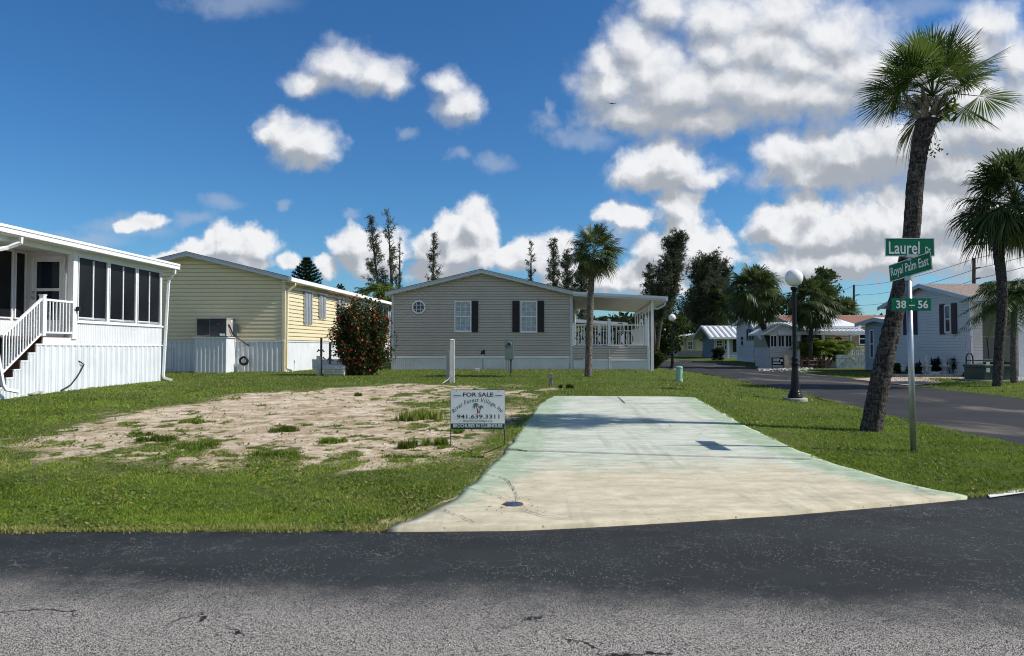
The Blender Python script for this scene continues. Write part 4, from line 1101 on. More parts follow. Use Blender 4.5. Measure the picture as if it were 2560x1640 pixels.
for uu, zt_ in ((uA - .05, zRt), (uB, f3.uz(1523, 800)[1]), (uC + .03, f3.uz(1615, 803)[1])):
    m = f3.mb(); cap_post(m, uu, -.03, zD, zt_, .13); m.build('railing_post', M_['white'], r3)
m = f3.mb(); m.ball((uC + .03, -.03, f3.uz(1615, 797)[1]), .08, 14); m.build('post_light', M_['globe'], r3); m = f3.mb(); m.ball((uC - .12, -.45, f3.uz(1608, 801)[1]), .09, 14); m.build('post_light', M_['globe'], r3)
# side rail going back
fs3 = Fr(f3s.M @ Vector((uC + .03, 0, 0)), (SH, 1), (1, -SH))
m = railing(fs3, .1, zD + .03, DEP, zD + .03, zRt - zD - .03, 50, 0, .05, .035); m.build('side_railing', M_['white'], r3)
# rear rail of the deck
m = railing(Fr(f3s.M @ Vector((W3, -DEP, 0)), (1, 0), (0, -1)), .1, zD + .03, dU1 - W3, zD + .03, zRt - zD - .03, 22, 0, .05, .035); m.build('rear_railing', M_['white'], r3)
# roof over the deck
zr0 = f3.uz(1436, 740)[1]; zr1 = f3.uz(1660, 752)[1]; uR1 = f3.uz(1662, 745)[0]; th = .13
m = f3s.mb(); m.prism([(W3 + .1, zr0), (uR1, zr1), (uR1, zr1 + th), (W3 + .1, zr0 + th)], .30, -DEP); pr = m.build('deck_roof', M_['soffit'], r3)
m = f3s.mb(); m.prism([(W3 + .1, zr0 - .02), (uR1 + .02, zr1 - .02), (uR1 + .02, zr1 + th + .05), (W3 + .1, zr0 + th + .05)], .301, .34); m.prism([(W3 + .1, zr0 + .06), (uR1 + .02, zr1 + .06), (uR1 + .02, zr1 + th + .045), (W3 + .1, zr0 + th + .045)], .341, .365); m.build('fascia', M_['trim'], pr)
m = f3s.mb(); m.prism([(uR1, zr1 - .02), (uR1 + .12, zr1 - .02), (uR1 + .12, zr1 + th + .04), (uR1, zr1 + th + .04)], .30, -DEP); m.build('gutter', M_['trim'], pr)
zpt = zr1 + .02
for i in range(7):
    yy = -DEP * i / 6 + .05 * (i == 0)
    uu = dU1 + .16
    m = f3s.mb(); m.box(uu - .035 - .03 * (i == 0), uu + .035 + .03 * (i == 0), yy - .035, yy + .035, ZG3 - .1, zr1 + (zr0 - zr1) * (uR1 - uu) / (uR1 - W3) - .002); m.build('roof_post', M_['white'], r3)
m = f3s.mb(); m.box(dU1 + .12, dU1 + .2, -DEP, 0, zr1 - .17, zr1 - .06); m.build('roof_beam', M_['white'], r3)
m = f3s.mb(); downspout(m, [(uR1 + .02, .2, zr1 - .02), (uR1 - .02, .2, zr1 - .2), (uR1 - .35, .12, zr1 - .38), (uR1 - .50, .1, zr1 - .36)], .09); m.build('downspout', M_['trim'], r3)
# neighbour seen through the deck
O9 = Vector((4.6, 60, .3))
r9 = empty('white_carport_house', O9, 'white flat roofed house far behind the covered deck', 'house')
f9 = Fr(O9, (1, 0), (0, -1))
z9 = P(1500, 796, 60).z
m = f9.mb(); m.prism([(-1, z9 - .25), (4.8, z9 - .55), (4.8, z9 - .35), (-1, z9 + .05)], 0, -12); m.build('roof', M_['white'], r9)
m = f9.mb(); m.box(-8, 1.4, -9, -1.0, .2, z9 - .4); clap(m, .4, z9 - .45, lambda z: (-8, 1.4), .2, .02, -.99); m.build('wall', M_['cream'], r9)
for uu in (2.5, 4.4): m = f9.mb(); m.box(uu - .08, uu + .08, -.3, -.14, .2, z9 - .42); m.build('post', M_['white'], r9)
window(r9, f9, -.6, .8, 1.2, 2.5, M_['white'], M_['glass'], 2, 2, .08, y0=-.97, sill=False)

# bicycles on the deck
def bike(base, ang, label):
    r_ = empty('bicycle', base, label, 'bicycle', 'bicycles parked on the covered deck')
    ca_, sa_ = math.cos(ang), math.sin(ang)
    def q(x, z, y=0): return Vector((base[0] + ca_ * x - sa_ * y, base[1] + sa_ * x + ca_ * y, base[2] + z))
    ax = (-sa_, ca_, 0)
    for x in (-.52, .52):
        m = MB(); m.ring(q(x, .34), .31, .028, ax, 28, 6); wh = m.build('wheel', M_['rubber'], r_)
        m = MB()
        for i in range(10):
            a = math.pi * 2 * i / 10; m.tube([q(x, .34), q(x + .3 * math.cos(a), .34 + .3 * math.sin(a))], .005, 4)
        m.build('spokes', M_['galv'], wh)
    m = MB()
    for a, b_ in (((-.52, .34), (-.1, .32)), ((-.1, .32), (-.22, .85)), ((-.52, .34), (-.19, .72)), ((-.19, .70), (.36, .80)), ((-.1, .32), (.38, .72)), ((.34, .92), (.52, .34))):
        m.tube([q(*a), q(*b_)], .024, 6)
    m.build('frame', M_['black'], r_)
    m = MB(); m.add([q(-.36, .86, -.09), q(-.36, .86, .09), q(-.08, .88, .03), q(-.08, .88, -.03), q(-.36, .93, -.10), q(-.36, .93, .10), q(-.06, .93, .03), q(-.06, .93, -.03)], [(0, 1, 2, 3), (4, 5, 6, 7), (0, 1, 5, 4), (1, 2, 6, 5), (2, 3, 7, 6), (3, 0, 4, 7)]); m.build('saddle', M_['rubber'], r_)
    m = MB(); m.tube([q(.34, .92), q(.32, 1.03)], .018, 6); m.tube([q(.18, 1.08, -.3), q(.30, 1.05, -.15), q(.32, 1.03, 0), q(.30, 1.05, .15), q(.18, 1.08, .3)], .016, 6); m.build('handlebar', M_['black'], r_)
    m = MB(); m.tube([q(-.1, .32, -.12), q(.02, .2, -.14)], .012, 6); m.tube([q(-.1, .32, .12), q(-.2, .44, .14)], .012, 6); m.build('pedal', M_['rubber'], r_)
bx = f3s.M @ Vector((f3.uz(1540, 850)[0], -.7, zD)); bike(bx, R(4), 'black bicycle behind the deck railing, nearer the open right end of the deck')
bx = f3s.M @ Vector((f3.uz(1462, 850)[0], -1.0, zD)); bike(bx, R(8), 'black bicycle behind the palm trunk, beside the beige wall on the deck')

# ------------------------------------------------------------------ houses across the side road
def hip(root, x0, x1, yf, yb, ze, zp, mat, over=.35, th=.1, ridge='x', fasc=None, soff=None):
    """gable roof with its ridge along x (houses end-on to the street)"""
    ym = (yf + yb) / 2; sl = (zp - ze) / (yb - yf) * 2
    zo = ze - sl * over
    F_ = Fr((x0 - over, 0, 0), (0, 1), (-1, 0))      # local u = y
    pr = [(yf - over, zo), (ym, zp), (yb + over, zo)]
    m = F_.mb(); L = x1 - x0 + 2 * over
    m.prism([pr[0], pr[1], pr[2], (pr[2][0], pr[2][1] + th), (pr[1][0], pr[1][1] + th), (pr[0][0], pr[0][1] + th)], 0, -L)
    r_ = m.build('roof', mat, root)
    if fasc:
        m = F_.mb()
        m.prism([(a, z - .10) for a, z in pr] + [(a, z + th - .004) for a, z in pr[::-1]], .03, .001); m.build('rake_board', fasc, r_)
        m = F_.mb(); m.prism([(pr[0][0] - .03, zo - .08), (pr[0][0] - .001, zo - .08), (pr[0][0] - .001, zo + th - .01), (pr[0][0] - .03, zo + th - .01)], 0, -L); m.build('fascia', fasc, r_)
    return r_
def walls(root, x0, x1, yf, yb, zb, ze, zp, mat, e=.13, skirt=None, t=.014):
    ff, fg = Fr((x0, yf, 0), (1, 0), (0, -1)), Fr((x0, yb, 0), (0, -1), (-1, 0))
    z0 = zb + (.5 if skirt else 0)
    D_ = yb - yf
    m = ff.mb(); clap(m, z0, ze, lambda z: (0, x1 - x0), e, t); m.box(0, x1 - x0, -.09, -.036, z0, ze); m.build('front_wall', mat, root)
    m = fg.mb(); sl = (zp - ze) / (D_ / 2)
    clap(m, z0, zp, lambda z: (0, D_) if z <= ze else ((z - ze) / sl, D_ - (z - ze) / sl), e, t)
    m.prism([(0, z0), (D_, z0), (D_, ze), (D_ / 2, zp), (0, ze)], -.036, -.09); m.build('gable_wall', mat, root)
    if skirt:
        m = ff.mb(); ribbed(m, 0, x1 - x0, zb - .1, z0 - .002, .15, .012); m.build('skirting', skirt, root)
        m = fg.mb(); ribbed(m, 0, D_, zb - .1, z0 - .002, .15, .012); m.build('skirting', skirt, root)
    m = ff.mb(); m.box(-.05, .06, -.06, .03, zb, ze); m.build('corner_trim', M_['white'], root)
    return ff, fg

# white house with burgundy shutters, at the right edge
cY = 33.2; c_ = P(2430, 940, cY); x0 = c_.x
zb8 = Hs(x0, cY); zE8 = P(2432, 748, cY).z; zP8 = P(2310, 716, x0 / ((2310 - 1280) / F)).z
D8 = 7.4
r8 = empty('white_house', (x0, cY, zb8), 'white sided house with burgundy shutters, shingle roof and open carport at the right edge', 'house')
ff8, fg8 = walls(r8, x0, x0 + .5, cY, cY + D8, zb8 + .05, zE8, zP8, M_['whitesiding'], .14)
rf8 = hip(r8, x0, x0 + 16, cY - .2, cY + D8, zE8 + .05, zP8 + .02, M_['roofshingle'], .35, .10, fasc=M_['trim'])
m = MB(); q_ = P(2500, 707, cY + D8 / 2); m.box(q_.x - .4, q_.x + .5, q_.y - .6, q_.y - .2, zP8 - .1, zP8 + .22); m.build('roof_vent', M_['darkgrey'], rf8)
# recessed carport under the long eave
m = MB(); m.box(x0 + .52, x0 + 16, cY + 3.0, cY + 3.1, zb8, zE8); m.build('carport_wall', pm('siding in painted shade', (.24, .25, .24), .5, .1, 1), r8)  # white siding's colour darkened to stand in for the carport's shade
m = MB(); m.box(x0 + .05, x0 + 16, cY - .3, cY + 7, zE8 - .12, zE8 - .03); m.build('carport_ceiling', M_['white'], r8)
m = MB(); m.box(x0 + .04, x0 + 16, cY - .36, cY - .31, zE8 - .22, zE8 + .06); m.build('carport_fascia', M_['trim'], r8)
m = MB(); m.box(x0 + .2, x0 + 1.6, cY - .43, cY - .365, zE8 - .02, zE8 + .10); m.build('eave_flashing', pm('pale green flashing', (.45, .58, .45), .5, .2, 4), r8)
for px_ in (2552,): 
    q_ = P(px_, 950, cY - .2); m = MB(); m.box(q_.x - .14, q_.x + .14, cY - .3, cY - .05, Hs(q_.x, cY) - .05, zE8 - .121); m.build('carport_post', M_['white'], r8)
def gwin(fr, root, a, b, za, zb_, mat=M_['glass'], shut=None, wsh=9):
    (ua, z1_), (ub, z0_) = fr.uz(a, za), fr.uz(b, zb_)
    w_ = window(root, fr, ua, ub, z0_, z1_, M_['white'], mat, 1, 2, .07, y0=.012, sill=False)
    if shut:
        lo, hi = min(ua, ub), max(ua, ub); ws = .42
        shutter(root, fr, lo - ws - .02, lo - .02, z0_ - .06, z1_ + .06, shut, .012, False); shutter(root, fr, hi + .02, hi + ws + .02, z0_ - .06, z1_ + .06, shut, .012, False)
gwin(fg8, r8, 2363, 2380, 763, 832, shut=M_['burgundy']); gwin(fg8, r8, 2270, 2283, 770, 834, shut=M_['burgundy'])
b_ = MB(); b_.box(x0 + .05, x0 + 13, cY - 3.2, cY + 3, zb8 - .02, zb8 + .03); b_.build('carport_slab', M_['concrete'], r8)
# driveway of that house
m = MB(); a_ = [G(2170, 949), G(2235, 962), G(2330, 952), G(2300, 942)]
m.add([(p.x, p.y, Hs(p.x, p.y) + .03) for p in (G(2130, 949), G(2275, 966), G(2560, 944), G(2600, 938), G(2300, 938))], [(0, 1, 2, 3, 4)]); m.build('side_driveway', M_['terra'], kind='structure')

# blue grey house beside it
cY = 40.2; x0 = P(2163, 900, 44).x; zb7 = Hs(x0, cY); zE7 = P(2163, 812, 44).z
r7 = empty('blue_grey_house', (x0, cY, zb7), 'blue grey sided house with one tall dark window, left of the burgundy shuttered house', 'house')
ff7, fg7 = walls(r7, x0, x0 + 6.5, cY, cY + 3.8, zb7, zE7, zE7 + .2, M_['bluesiding'], .16)
hip(r7, x0, x0 + 9, cY, cY + 3.8, zE7 + .02, zE7 + .24, M_['white_metal'], .4, .12, fasc=M_['trim'])
gwin(fg7, r7, 2176, 2187, 824, 896)

# awning house with white metal porch roofs
cY = 52; x0 = P(1990, 900, cY).x; zb6 = Hs(x0, cY); zr = P(2080, 790, cY + 6).z; zeave = P(2080, 812, cY).z
r6 = empty('awning_house', (x0, cY, zb6), 'tan house with red brown shingle roof and white metal porch awning across the side road', 'house')
ff6, fg6 = walls(r6, x0, x0 + 14, cY, cY + 9, zb6, zeave, zr - .1, M_['tan'], .16)
hip(r6, x0 + .4, x0 + 14, cY + .5, cY + 9, zeave, zr - .10, M_['roofred'], .3, .1, fasc=M_['trim'])
# metal porch roof along the front
zpf = P(2080, 831, cY - 3).z; zpb = P(2080, 812, cY).z
x_l = P(1945, 830, cY - 3).x; x_r = P(2168, 830, cY - 3).x
FA = Fr((x_l, 0, 0), (0, 1), (-1, 0))
m = FA.mb(); m.prism([(cY - 3.1, zpf), (cY + .4, zpb + .1), (cY + .4, zpb + .16), (cY - 3.1, zpf + .06)], 0, -(x_r - x_l))
k = 22
for i in range(k): 
    o_ = -(x_r - x_l) * i / k; m.prism([(cY - 3.1, zpf + .06), (cY + .4, zpb + .16), (cY + .4, zpb + .20), (cY - 3.1, zpf + .10)], o_, o_ - .10)
pr6 = m.build('porch_roof', M_['white_metal'], r6)
m = MB(); m.box(x_l - .05, x_r, cY - 3.2, cY - 3.1, zpf - .16, zpf + .08); m.build('fascia', M_['white'], pr6)
# raised roof slab
xs0 = P(2035, 820, cY - 1).x
m = Fr((xs0, 0, 0), (0, 1), (-1, 0)).mb(); m.prism([(cY - 2.2, zpf + .30), (cY + 2.5, zpb + .55), (cY + 2.5, zpb + .68), (cY - 2.2, zpf + .45)], 0, -(x_r - xs0)); m.build('upper_porch_roof', M_['white'], r6)
# screened room at its left end
xa, xb = P(1925, 850, cY - 3).x, P(2000, 850, cY - 3).x
fs6 = Fr((xa, cY - 3, 0), (1, 0), (0, -1)); WS = xb - xa; zs0 = P(1950, 868, cY - 3).z; zs1 = P(1950, 838, cY - 3).z
m = fs6.mb(); clap(m, zb6, zs0, lambda z: (0, WS), .16, .014); m.box(0, WS, -3, -.036, zb6, zs0 - .02); m.build('porch_base', M_['greysiding'], r6)
m = fs6.mb(); m.prism([(-.3, zs1), (WS + .1, zs1), (WS + .1, zpf), (WS * .35, zpf + .55), (-.3, zpf - .05)], -.3, .02); m.build('porch_gable', M_['whitesiding'], r6)
m = fs6.mb(); m.prism([(-.5, zpf - .18), (WS * .35, zpf + .50), (WS + .6, zpf - .02), (WS + .6, zpf + .08), (WS * .35, zpf + .62), (-.5, zpf - .06)], .25, -3); m.build('porch_gable_roof', M_['white_metal'], r6)
for i in range(4):
    u0 = WS * i / 4; w_ = fs6.mb(); frame_rect(w_, u0 + .02, u0 + WS / 4 - .02, zs0, zs1 - .002, .045, -.05, .0); w_.box(u0 + WS / 8 - .02, u0 + WS / 8 + .02, -.05, -.01, zs0, zs1 - .01)
    fo = w_.build('screen_window', M_['white_metal'], r6); p_ = fs6.mb(); p_.box(u0 + .04, u0 + WS / 4 - .04, -.06, -.03, zs0 + .03, zs1 - .03); p_.build('screen', M_['screen'], fo)
(ua, z1_), (ub, z0_) = ff6.uz(2146, 832), ff6.uz(2166, 862); window(r6, ff6, ua, ub, z0_, z1_, M_['white'], M_['glass'], 1, 2, .06, sill=False, y0=.012)
(ua, z1_), (ub, z0_) = ff6.uz(2000, 832), ff6.uz(2055, 862); window(r6, ff6, ua, ub, z0_, z1_, M_['white'], M_['glass'], 3, 2, .06, sill=False, y0=.012)
for px_ in (1996, 2058, 2126):
    q_ = P(px_, 850, cY - 3.02); m = MB(); m.box(q_.x - .07, q_.x + .07, cY - 3.1, cY - 2.96, zb6, zpf - .16); m.build('porch_post', M_['white'], r6)
fr6 = Fr((P(2108, 880, cY - 3).x, cY - 3, 0), (1, 0), (0, -1)); zl = P(2130, 899, cY - 3).z; zh_ = P(2130, 865, cY - 3).z; ur = P(2160, 880, cY - 3).x - fr6.O.x
m = railing(fr6, 0, zl, ur, zl, zh_ - zl, 10, 0, .07, .05, rail=.08); m.box(0, ur, -.03, .03, zh_ - .32, zh_ - .25); m.build('porch_railing', M_['white'], r6)
m = MB(); m.box(P(2060, 900, cY - 3).x, x_r, cY - 3.0, cY, zb6 - .1, zl - .05); m.build('porch_deck', M_['greysiding'], r6)
wl = empty('low_block_wall', (fr6.O.x, cY - 4.5, zb6), 'low pale blue painted block wall in front of the awning house porch', 'wall')
q0, q1 = P(2090, 905, cY - 4.5), P(2168, 905, cY - 4.5)
m = MB(); 
for r_ in range(4):
    zz0 = zb6 - .1 + .24 * r_
    for i in range(6):
        a_ = q0.x + (q1.x - q0.x) * (i + .5 * (r_ % 2) - .5) / 5; b2 = a_ + (q1.x - q0.x) / 5 - .02
        a_, b2 = max(a_, q0.x), min(b2, q1.x)
        if b2 - a_ > .05: m.box(a_, b2, cY - 4.6, cY - 4.4, zz0, zz0 + .225)
m.build('blocks', pm('pale painted block', (.48, .55, .60), .8, .25, 5, .4, 30), wl)

# white house with metal roof, farther along: gable end to the street, long front slope
x0 = 20.2; yf, ym, yb = 59.3, 63.2, 66.6; zb5 = Hs(x0, 62); zf, zm, zk5 = P(1905, 843, yf).z, P(1864, 791, ym).z, P(1847, 812, yb).z
r5 = empty('metal_roof_house', (x0, 62, zb5), 'white house with steep white metal roof behind the leaning palm', 'house')
fg5 = Fr((x0, yb, 0), (0, -1), (-1, 0)); D5 = yb - yf; dm = yb - ym
def lim5(z):
    a = 0 if z <= zk5 else (z - zk5) / (zm - zk5) * dm
    b_ = D5 if z <= zf else D5 - (z - zf) / (zm - zf) * (D5 - dm)
    return (a, b_)
m = fg5.mb(); clap(m, zb5 + .5, zm - .05, lim5, .2, .014); m.prism([(0, zb5 + .5), (D5, zb5 + .5), (D5, zf - .05), (dm, zm - .08), (0, zk5 - .05)], -.036, -.09); m.build('gable_wall', M_['whitesiding'], r5)
m = fg5.mb(); ribbed(m, 0, D5, zb5 - .1, zb5 + .498, .2, .014); m.build('skirting', M_['skirt'], r5)
m = MB(); m.box(x0 + .1, x0 + 10, yf - .02, yf + .1, zb5, zf - .05); m.build('front_wall', M_['whitesiding'], r5)
m = fg5.mb(); m.prism([(-.35, zk5 - .12), (dm, zm), (D5 + .4, zf - .18), (D5 + .4, zf - .08), (dm, zm + .10), (-.35, zk5 - .02)], .35, -10); rf5 = m.build('roof', M_['white_metal'], r5)
m = fg5.mb(); m.prism([(-.35, zk5 - .24), (dm, zm - .12), (D5 + .4, zf - .30), (D5 + .4, zf - .085), (dm, zm + .094), (-.35, zk5 - .03)], .38, .352); m.build('rake_board', M_['white'], rf5)
for i_ in range(14):
    o_ = -.2 - i_ * .7
    m = fg5.mb(); m.prism([(dm, zm + .10), (D5 + .39, zf - .08), (D5 + .39, zf - .03), (dm, zm + .15)], o_, o_ - .06); m.build('roof_seam', M_['white_metal'], rf5)
(ua, z1_), (ub, z0_) = fg5.uz(1853, 840), fg5.uz(1860, 864); window(r5, fg5, ua, ub, z0_, z1_, M_['white'], M_['glass'], 1, 2, .06, sill=False, y0=.016)
for a_, b_ in ((1867.5, 1873), (1874, 1880), (1881, 1888)):
    (ua, z1_), (ub, z0_) = fg5.uz(a_, 822), fg5.uz(b_, 851); window(r5, fg5, ua, ub, z0_, z1_, M_['gpanel'], M_['screen'], 1, 1, .05, meet=False, sill=False, y0=.016, nm='screen_window')
(ua, z1_), (ub, z0_) = fg5.uz(1890, 838), fg5.uz(1902, 872); m = fg5.mb(); m.box(ua, ub, .0, .03, z0_, z1_); m.build('entry_screen', M_['screen'], r5)
fr5 = Fr((x0 - .6, 60.3, 0), (0, -1), (-1, 0)); m = railing(fr5, 0, zb5 + .3, 2.2, zb5 + .05, .9, 8, 0, .06, .05); m.build('stair_railing', M_['white'], r5)

# small pale house with striped porch roof
cY = 78; x0 = P(1787, 880, cY).x; zbA = Hs(x0, cY); zEA = P(1787, 842, cY).z; x1 = P(1850, 880, cY).x
rA = empty('striped_roof_house', (x0, cY, zbA), 'small pale blue house with striped white metal roof between the cream and metal roofed houses', 'house')
ffA, fgA = walls(rA, x0, x1, cY, cY + 5, zbA, zEA, zEA + .8, M_['bluesiding'], .2)
rr_ = hip(rA, x0 - .5, x1, cY - 1.2, cY + 5, zEA + .0, zEA + 1.1, M_['white_metal'], .5, .12, fasc=M_['white'])
m = Fr((x0 - 1, 0, 0), (0, 1), (-1, 0)).mb()
for i in range(8):
    o_ = -(x1 - x0 + 2) * i / 8; sl = 1.1 / 3.1; m.prism([(cY - 1.7, zEA - .5 * sl + .13), (cY + 1.9, zEA + 1.1 + .12), (cY + 1.9, zEA + 1.1 + .16), (cY - 1.7, zEA - .5 * sl + .17)], o_, o_ - .22)
m.build('roof_ribs', M_['gpanel'], rr_)
for a_, b_, c1, c2 in ((1790, 1806, 850, 866), (1810, 1822, 848, 876)):
    (ua, z1_), (ub, z0_) = ffA.uz(a_, c1), ffA.uz(b_, c2); window(rA, ffA, ua, ub, z0_, z1_, M_['white'], M_['glass'], 2, 2, .08, sill=False, y0=.016)
(ua, z1_), (ub, z0_) = ffA.uz(1832, 848), ffA.uz(1845, 880); m = ffA.mb(); m.box(ua, ub, .0, .03, z0_, z1_); m.build('door', M_['screen'], rA)
q_ = P(1820, 860, cY - 1.1); m = MB(); m.box(q_.x - .1, q_.x + .1, cY - 1.2, cY - 1.0, zbA, zEA - .1); m.build('porch_post', M_['white'], rA)

# cream house at the end of the road
cY = 92; x0 = P(1695, 880, cY).x; x1 = P(1800, 880, cY).x; zbC = Hs(x0, cY); zEC = P(1700, 848, cY).z; zPC = P(1745, 836, cY).z
rC = empty('cream_house', (x0, cY, zbC), 'cream house with low white roof and grey shutters at the side road end', 'house')
fC = Fr((x0, cY, 0), (1, 0), (0, -1)); WC = x1 - x0
m = fC.mb(); slc = (zPC - zEC) / (WC / 2); zkC = P(1750, 877, cY).z
clap(m, zkC, zPC, lambda z: (0, WC) if z <= zEC else ((z - zEC) / slc, WC - (z - zEC) / slc), .2, .016); m.prism([(0, zbC), (WC, zbC), (WC, zEC), (WC / 2, zPC), (0, zEC)], -.036, -8); m.build('front_wall', M_['cream'], rC)
m = fC.mb(); m.box(0, WC, -.02, .03, zbC, zkC - .01); m.build('skirting', M_['concrete'], rC)
gable_roof(rC, fC, WC, zEC, zPC, 9, .5, .5, .18, M_['white'], M_['white'], M_['white'])
for a_, b_ in ((1718, 1732), (1766, 1780)):
    (ua, z1_), (ub, z0_) = fC.uz(a_, 852), fC.uz(b_, 875); window(rC, fC, ua, ub, z0_, z1_, M_['white'], M_['glass'], 2, 2, .13, mw=.08, sill=False, y0=.018)
    shutter(rC, fC, ua - .32, ua - .04, z0_, z1_, M_['gpanel'], .018, False); shutter(rC, fC, ub + .04, ub + .32, z0_, z1_, M_['gpanel'], .018, False)

# ------------------------------------------------------------------ lettering
def text_geo(s_, size=1.0, bold=0.0, shear=0.0):
    cu_ = bpy.data.curves.new('t', 'FONT'); cu_.body = s_; cu_.size = size; cu_.offset = bold; cu_.shear = shear; cu_.resolution_u = 3
    ob = bpy.data.objects.new('t', cu_); COL.objects.link(ob)
    dg = bpy.context.evaluated_depsgraph_get(); me = bpy.data.meshes.new_from_object(ob.evaluated_get(dg))
    vs = [v.co.copy() for v in me.vertices]; fs = [list(p.vertices) for p in me.polygons]
    bpy.data.objects.remove(ob); bpy.data.curves.remove(cu_); bpy.data.meshes.remove(me)
    return vs, fs
def letter(mb, s_, u0, u1, z0, z1, y, bold=0.0, shear=0.0, fit=True):
    vs, fs = text_geo(s_, 1.0, bold, shear)
    xs_ = [v.x for v in vs]; ys_ = [v.y for v in vs]
    ax, bx_ = min(xs_), max(xs_); ay_, by = min(ys_), max(ys_)
    mb.add([(u0 + (v.x - ax) / (bx_ - ax) * (u1 - u0), y, z0 + (v.y - ay_) / (by - ay_) * (z1 - z0)) for v in vs], fs)

# ------------------------------------------------------------------ for sale sign
B1 = G(1195, 1146); YS = B1.y
fS = Fr((P(1127, 900, YS).x, YS, 0), (1, 0), (0, -1))
rS = empty('for_sale_sign', B1, 'white for sale yard sign in a black wire frame beside the pale green driveway', 'sign')
a_, zt_ = fS.uz(1127, 975); b_, zo = fS.uz(1262, 1073.5)
m = fS.mb(); m.box(a_, b_, -.006, .006, zo, zt_); pn = m.build('sign_panel', M_['panel'], rS)
_, zbnd = fS.uz(1200, 1058.5)
m = fS.mb(); m.box(a_ + .002, b_ - .002, .0065, .0085, zo + .001, zbnd); m.build('green_band', M_['band'], pn)
sx_ = lambda X_: fS.uz(1080 + X_ * 240 / 1540, 1000)[0]
sz_ = lambda Y_: fS.uz(1200, 940 + Y_ * 240 / 1540)[1]
m = fS.mb(); letter(m, 'FOR SALE', sx_(497), sx_(985), sz_(332), sz_(264), .0075, .022); m.build('lettering', M_['ink'], pn)
m = fS.mb(); m.box(sx_(347), sx_(462), .0065, .0078, sz_(320), sz_(309)); m.build('rule_line', M_['inkgrey'], pn)
m = fS.mb(); m.box(sx_(1014), sx_(1128), .0065, .0078, sz_(320), sz_(309)); m.build('rule_line', M_['inkgrey'], pn)
m = fS.mb(); letter(m, '941.639.3311', sx_(398), sx_(1082), sz_(684), sz_(616), .0075, .018); m.build('lettering', M_['inkgrey'], pn)
m = fS.mb(); letter(m, 'RiverForestVillage.org', sx_(500), sx_(972), sz_(745), sz_(702), .0075, .004, .25); m.build('lettering', M_['inkgrey'], pn)
m = fS.mb(); letter(m, 'BROCHURES IN CLUBHOUSE', sx_(342), sx_(1130), sz_(824), sz_(767), .0092, .018); m.build('lettering', M_['signwhite'], pn)
# arched name
txt = 'River Forest Village, Inc'
wd = [];
for ch in txt:
    if ch == ' ': wd.append((.30, None)); continue
    vs, fs = text_geo(ch, 1.0, .012, .18); wd.append((max(v.x for v in vs) - min(min(v.x for v in vs), 0) + .07, (vs, fs)))
tot = sum(x for x, _ in wd)
cxs, czs = sx_(735), sz_(905); Rt = sz_(415) - czs            # arc fitted to the painted lettering
Rx = (sx_(1120) - sx_(350)) / 2 * 1.0
m = fS.mb(); accu = 0; th0, th1 = R(141), R(39)
size = .092
for x, gl in wd:
    tm = (accu + x / 2) / tot; th_ = th0 + (th1 - th0) * tm; accu += x
    if gl is None: continue
    pu = cxs + Rx * 1.27 * math.cos(th_); pz = czs + Rt * 1.0 * math.sin(th_)
    tx, tz = math.sin(th_) * Rx * 1.27, -math.cos(th_) * Rt; l_ = math.hypot(tx, tz); tx /= l_; tz /= l_
    vs, fs = gl; mx = sum(v.x for v in vs) / len(vs)
    m.add([(pu + ((v.x - mx) * tx - v.y * tz) * size * .60, .0075, pz + ((v.x - mx) * tz + v.y * tx) * size * .78) for v in vs], fs)
m.build('arched_lettering', M_['inkgrey'], pn)
# palm emblem
mt = fS.mb()
for pts in ([(722, 600), (722, 560), (712, 500), (704, 480), (716, 480), (730, 510), (746, 560), (748, 600)], [(752, 600), (757, 560), (772, 525), (784, 508), (792, 515), (778, 545), (770, 575), (768, 600)]):
    mt.add([(sx_(a), .0072, sz_(b)) for a, b in pts], [list(range(len(pts)))])
mt.build('palm_emblem_trunks', M_['logored'], pn)
mt = fS.mb()
for (cx, cy, s_) in ((705, 475, 62), (790, 505, 46)):
    for a in (200, 235, 160, 125, 60, 20, -20, 90):
        d = R(a); p1 = (cx + math.cos(d) * s_ * .6, cy - math.sin(d) * s_ * .6 - 8); p2 = (cx + math.cos(d) * s_, cy - math.sin(d) * s_ + s_ * .35)
        nx_, ny_ = -math.sin(d) * s_ * .16, -math.cos(d) * s_ * .16
        pts = [(cx, cy), (p1[0] + nx_, p1[1] + ny_), p2, (p1[0] - nx_, p1[1] - ny_)]
        mt.add([(sx_(x), .0070 + .0003 * (a % 7) / 7, sz_(y)) for x, y in pts], [(0, 1, 2, 3)])
mt.build('palm_emblem_leaves', M_['logogreen'], pn)
m = fS.mb(); q = lambda X_, Y_: (sx_(X_), 0, sz_(Y_))
rw = .0055
m.tube([q(303, 222), q(303, 1112), q(640, 1240), q(640, 1420)], rw, 6); m.tube([q(1166, 222), q(1160, 1112), q(833, 1240), q(833, 1420)], rw, 6)
m.tube([q(640, 1300), q(833, 1300)], rw * 1.6, 6); m.tube([q(303, 222), q(1166, 222)], rw * .7, 6); m.build('wire_frame', M_['black'], rS)
for X_ in (392, 1072): m = fS.mb(); m.ball((sx_(X_), .008, sz_(240)), .006, 8); m.build('grommet', M_['ink'], pn)

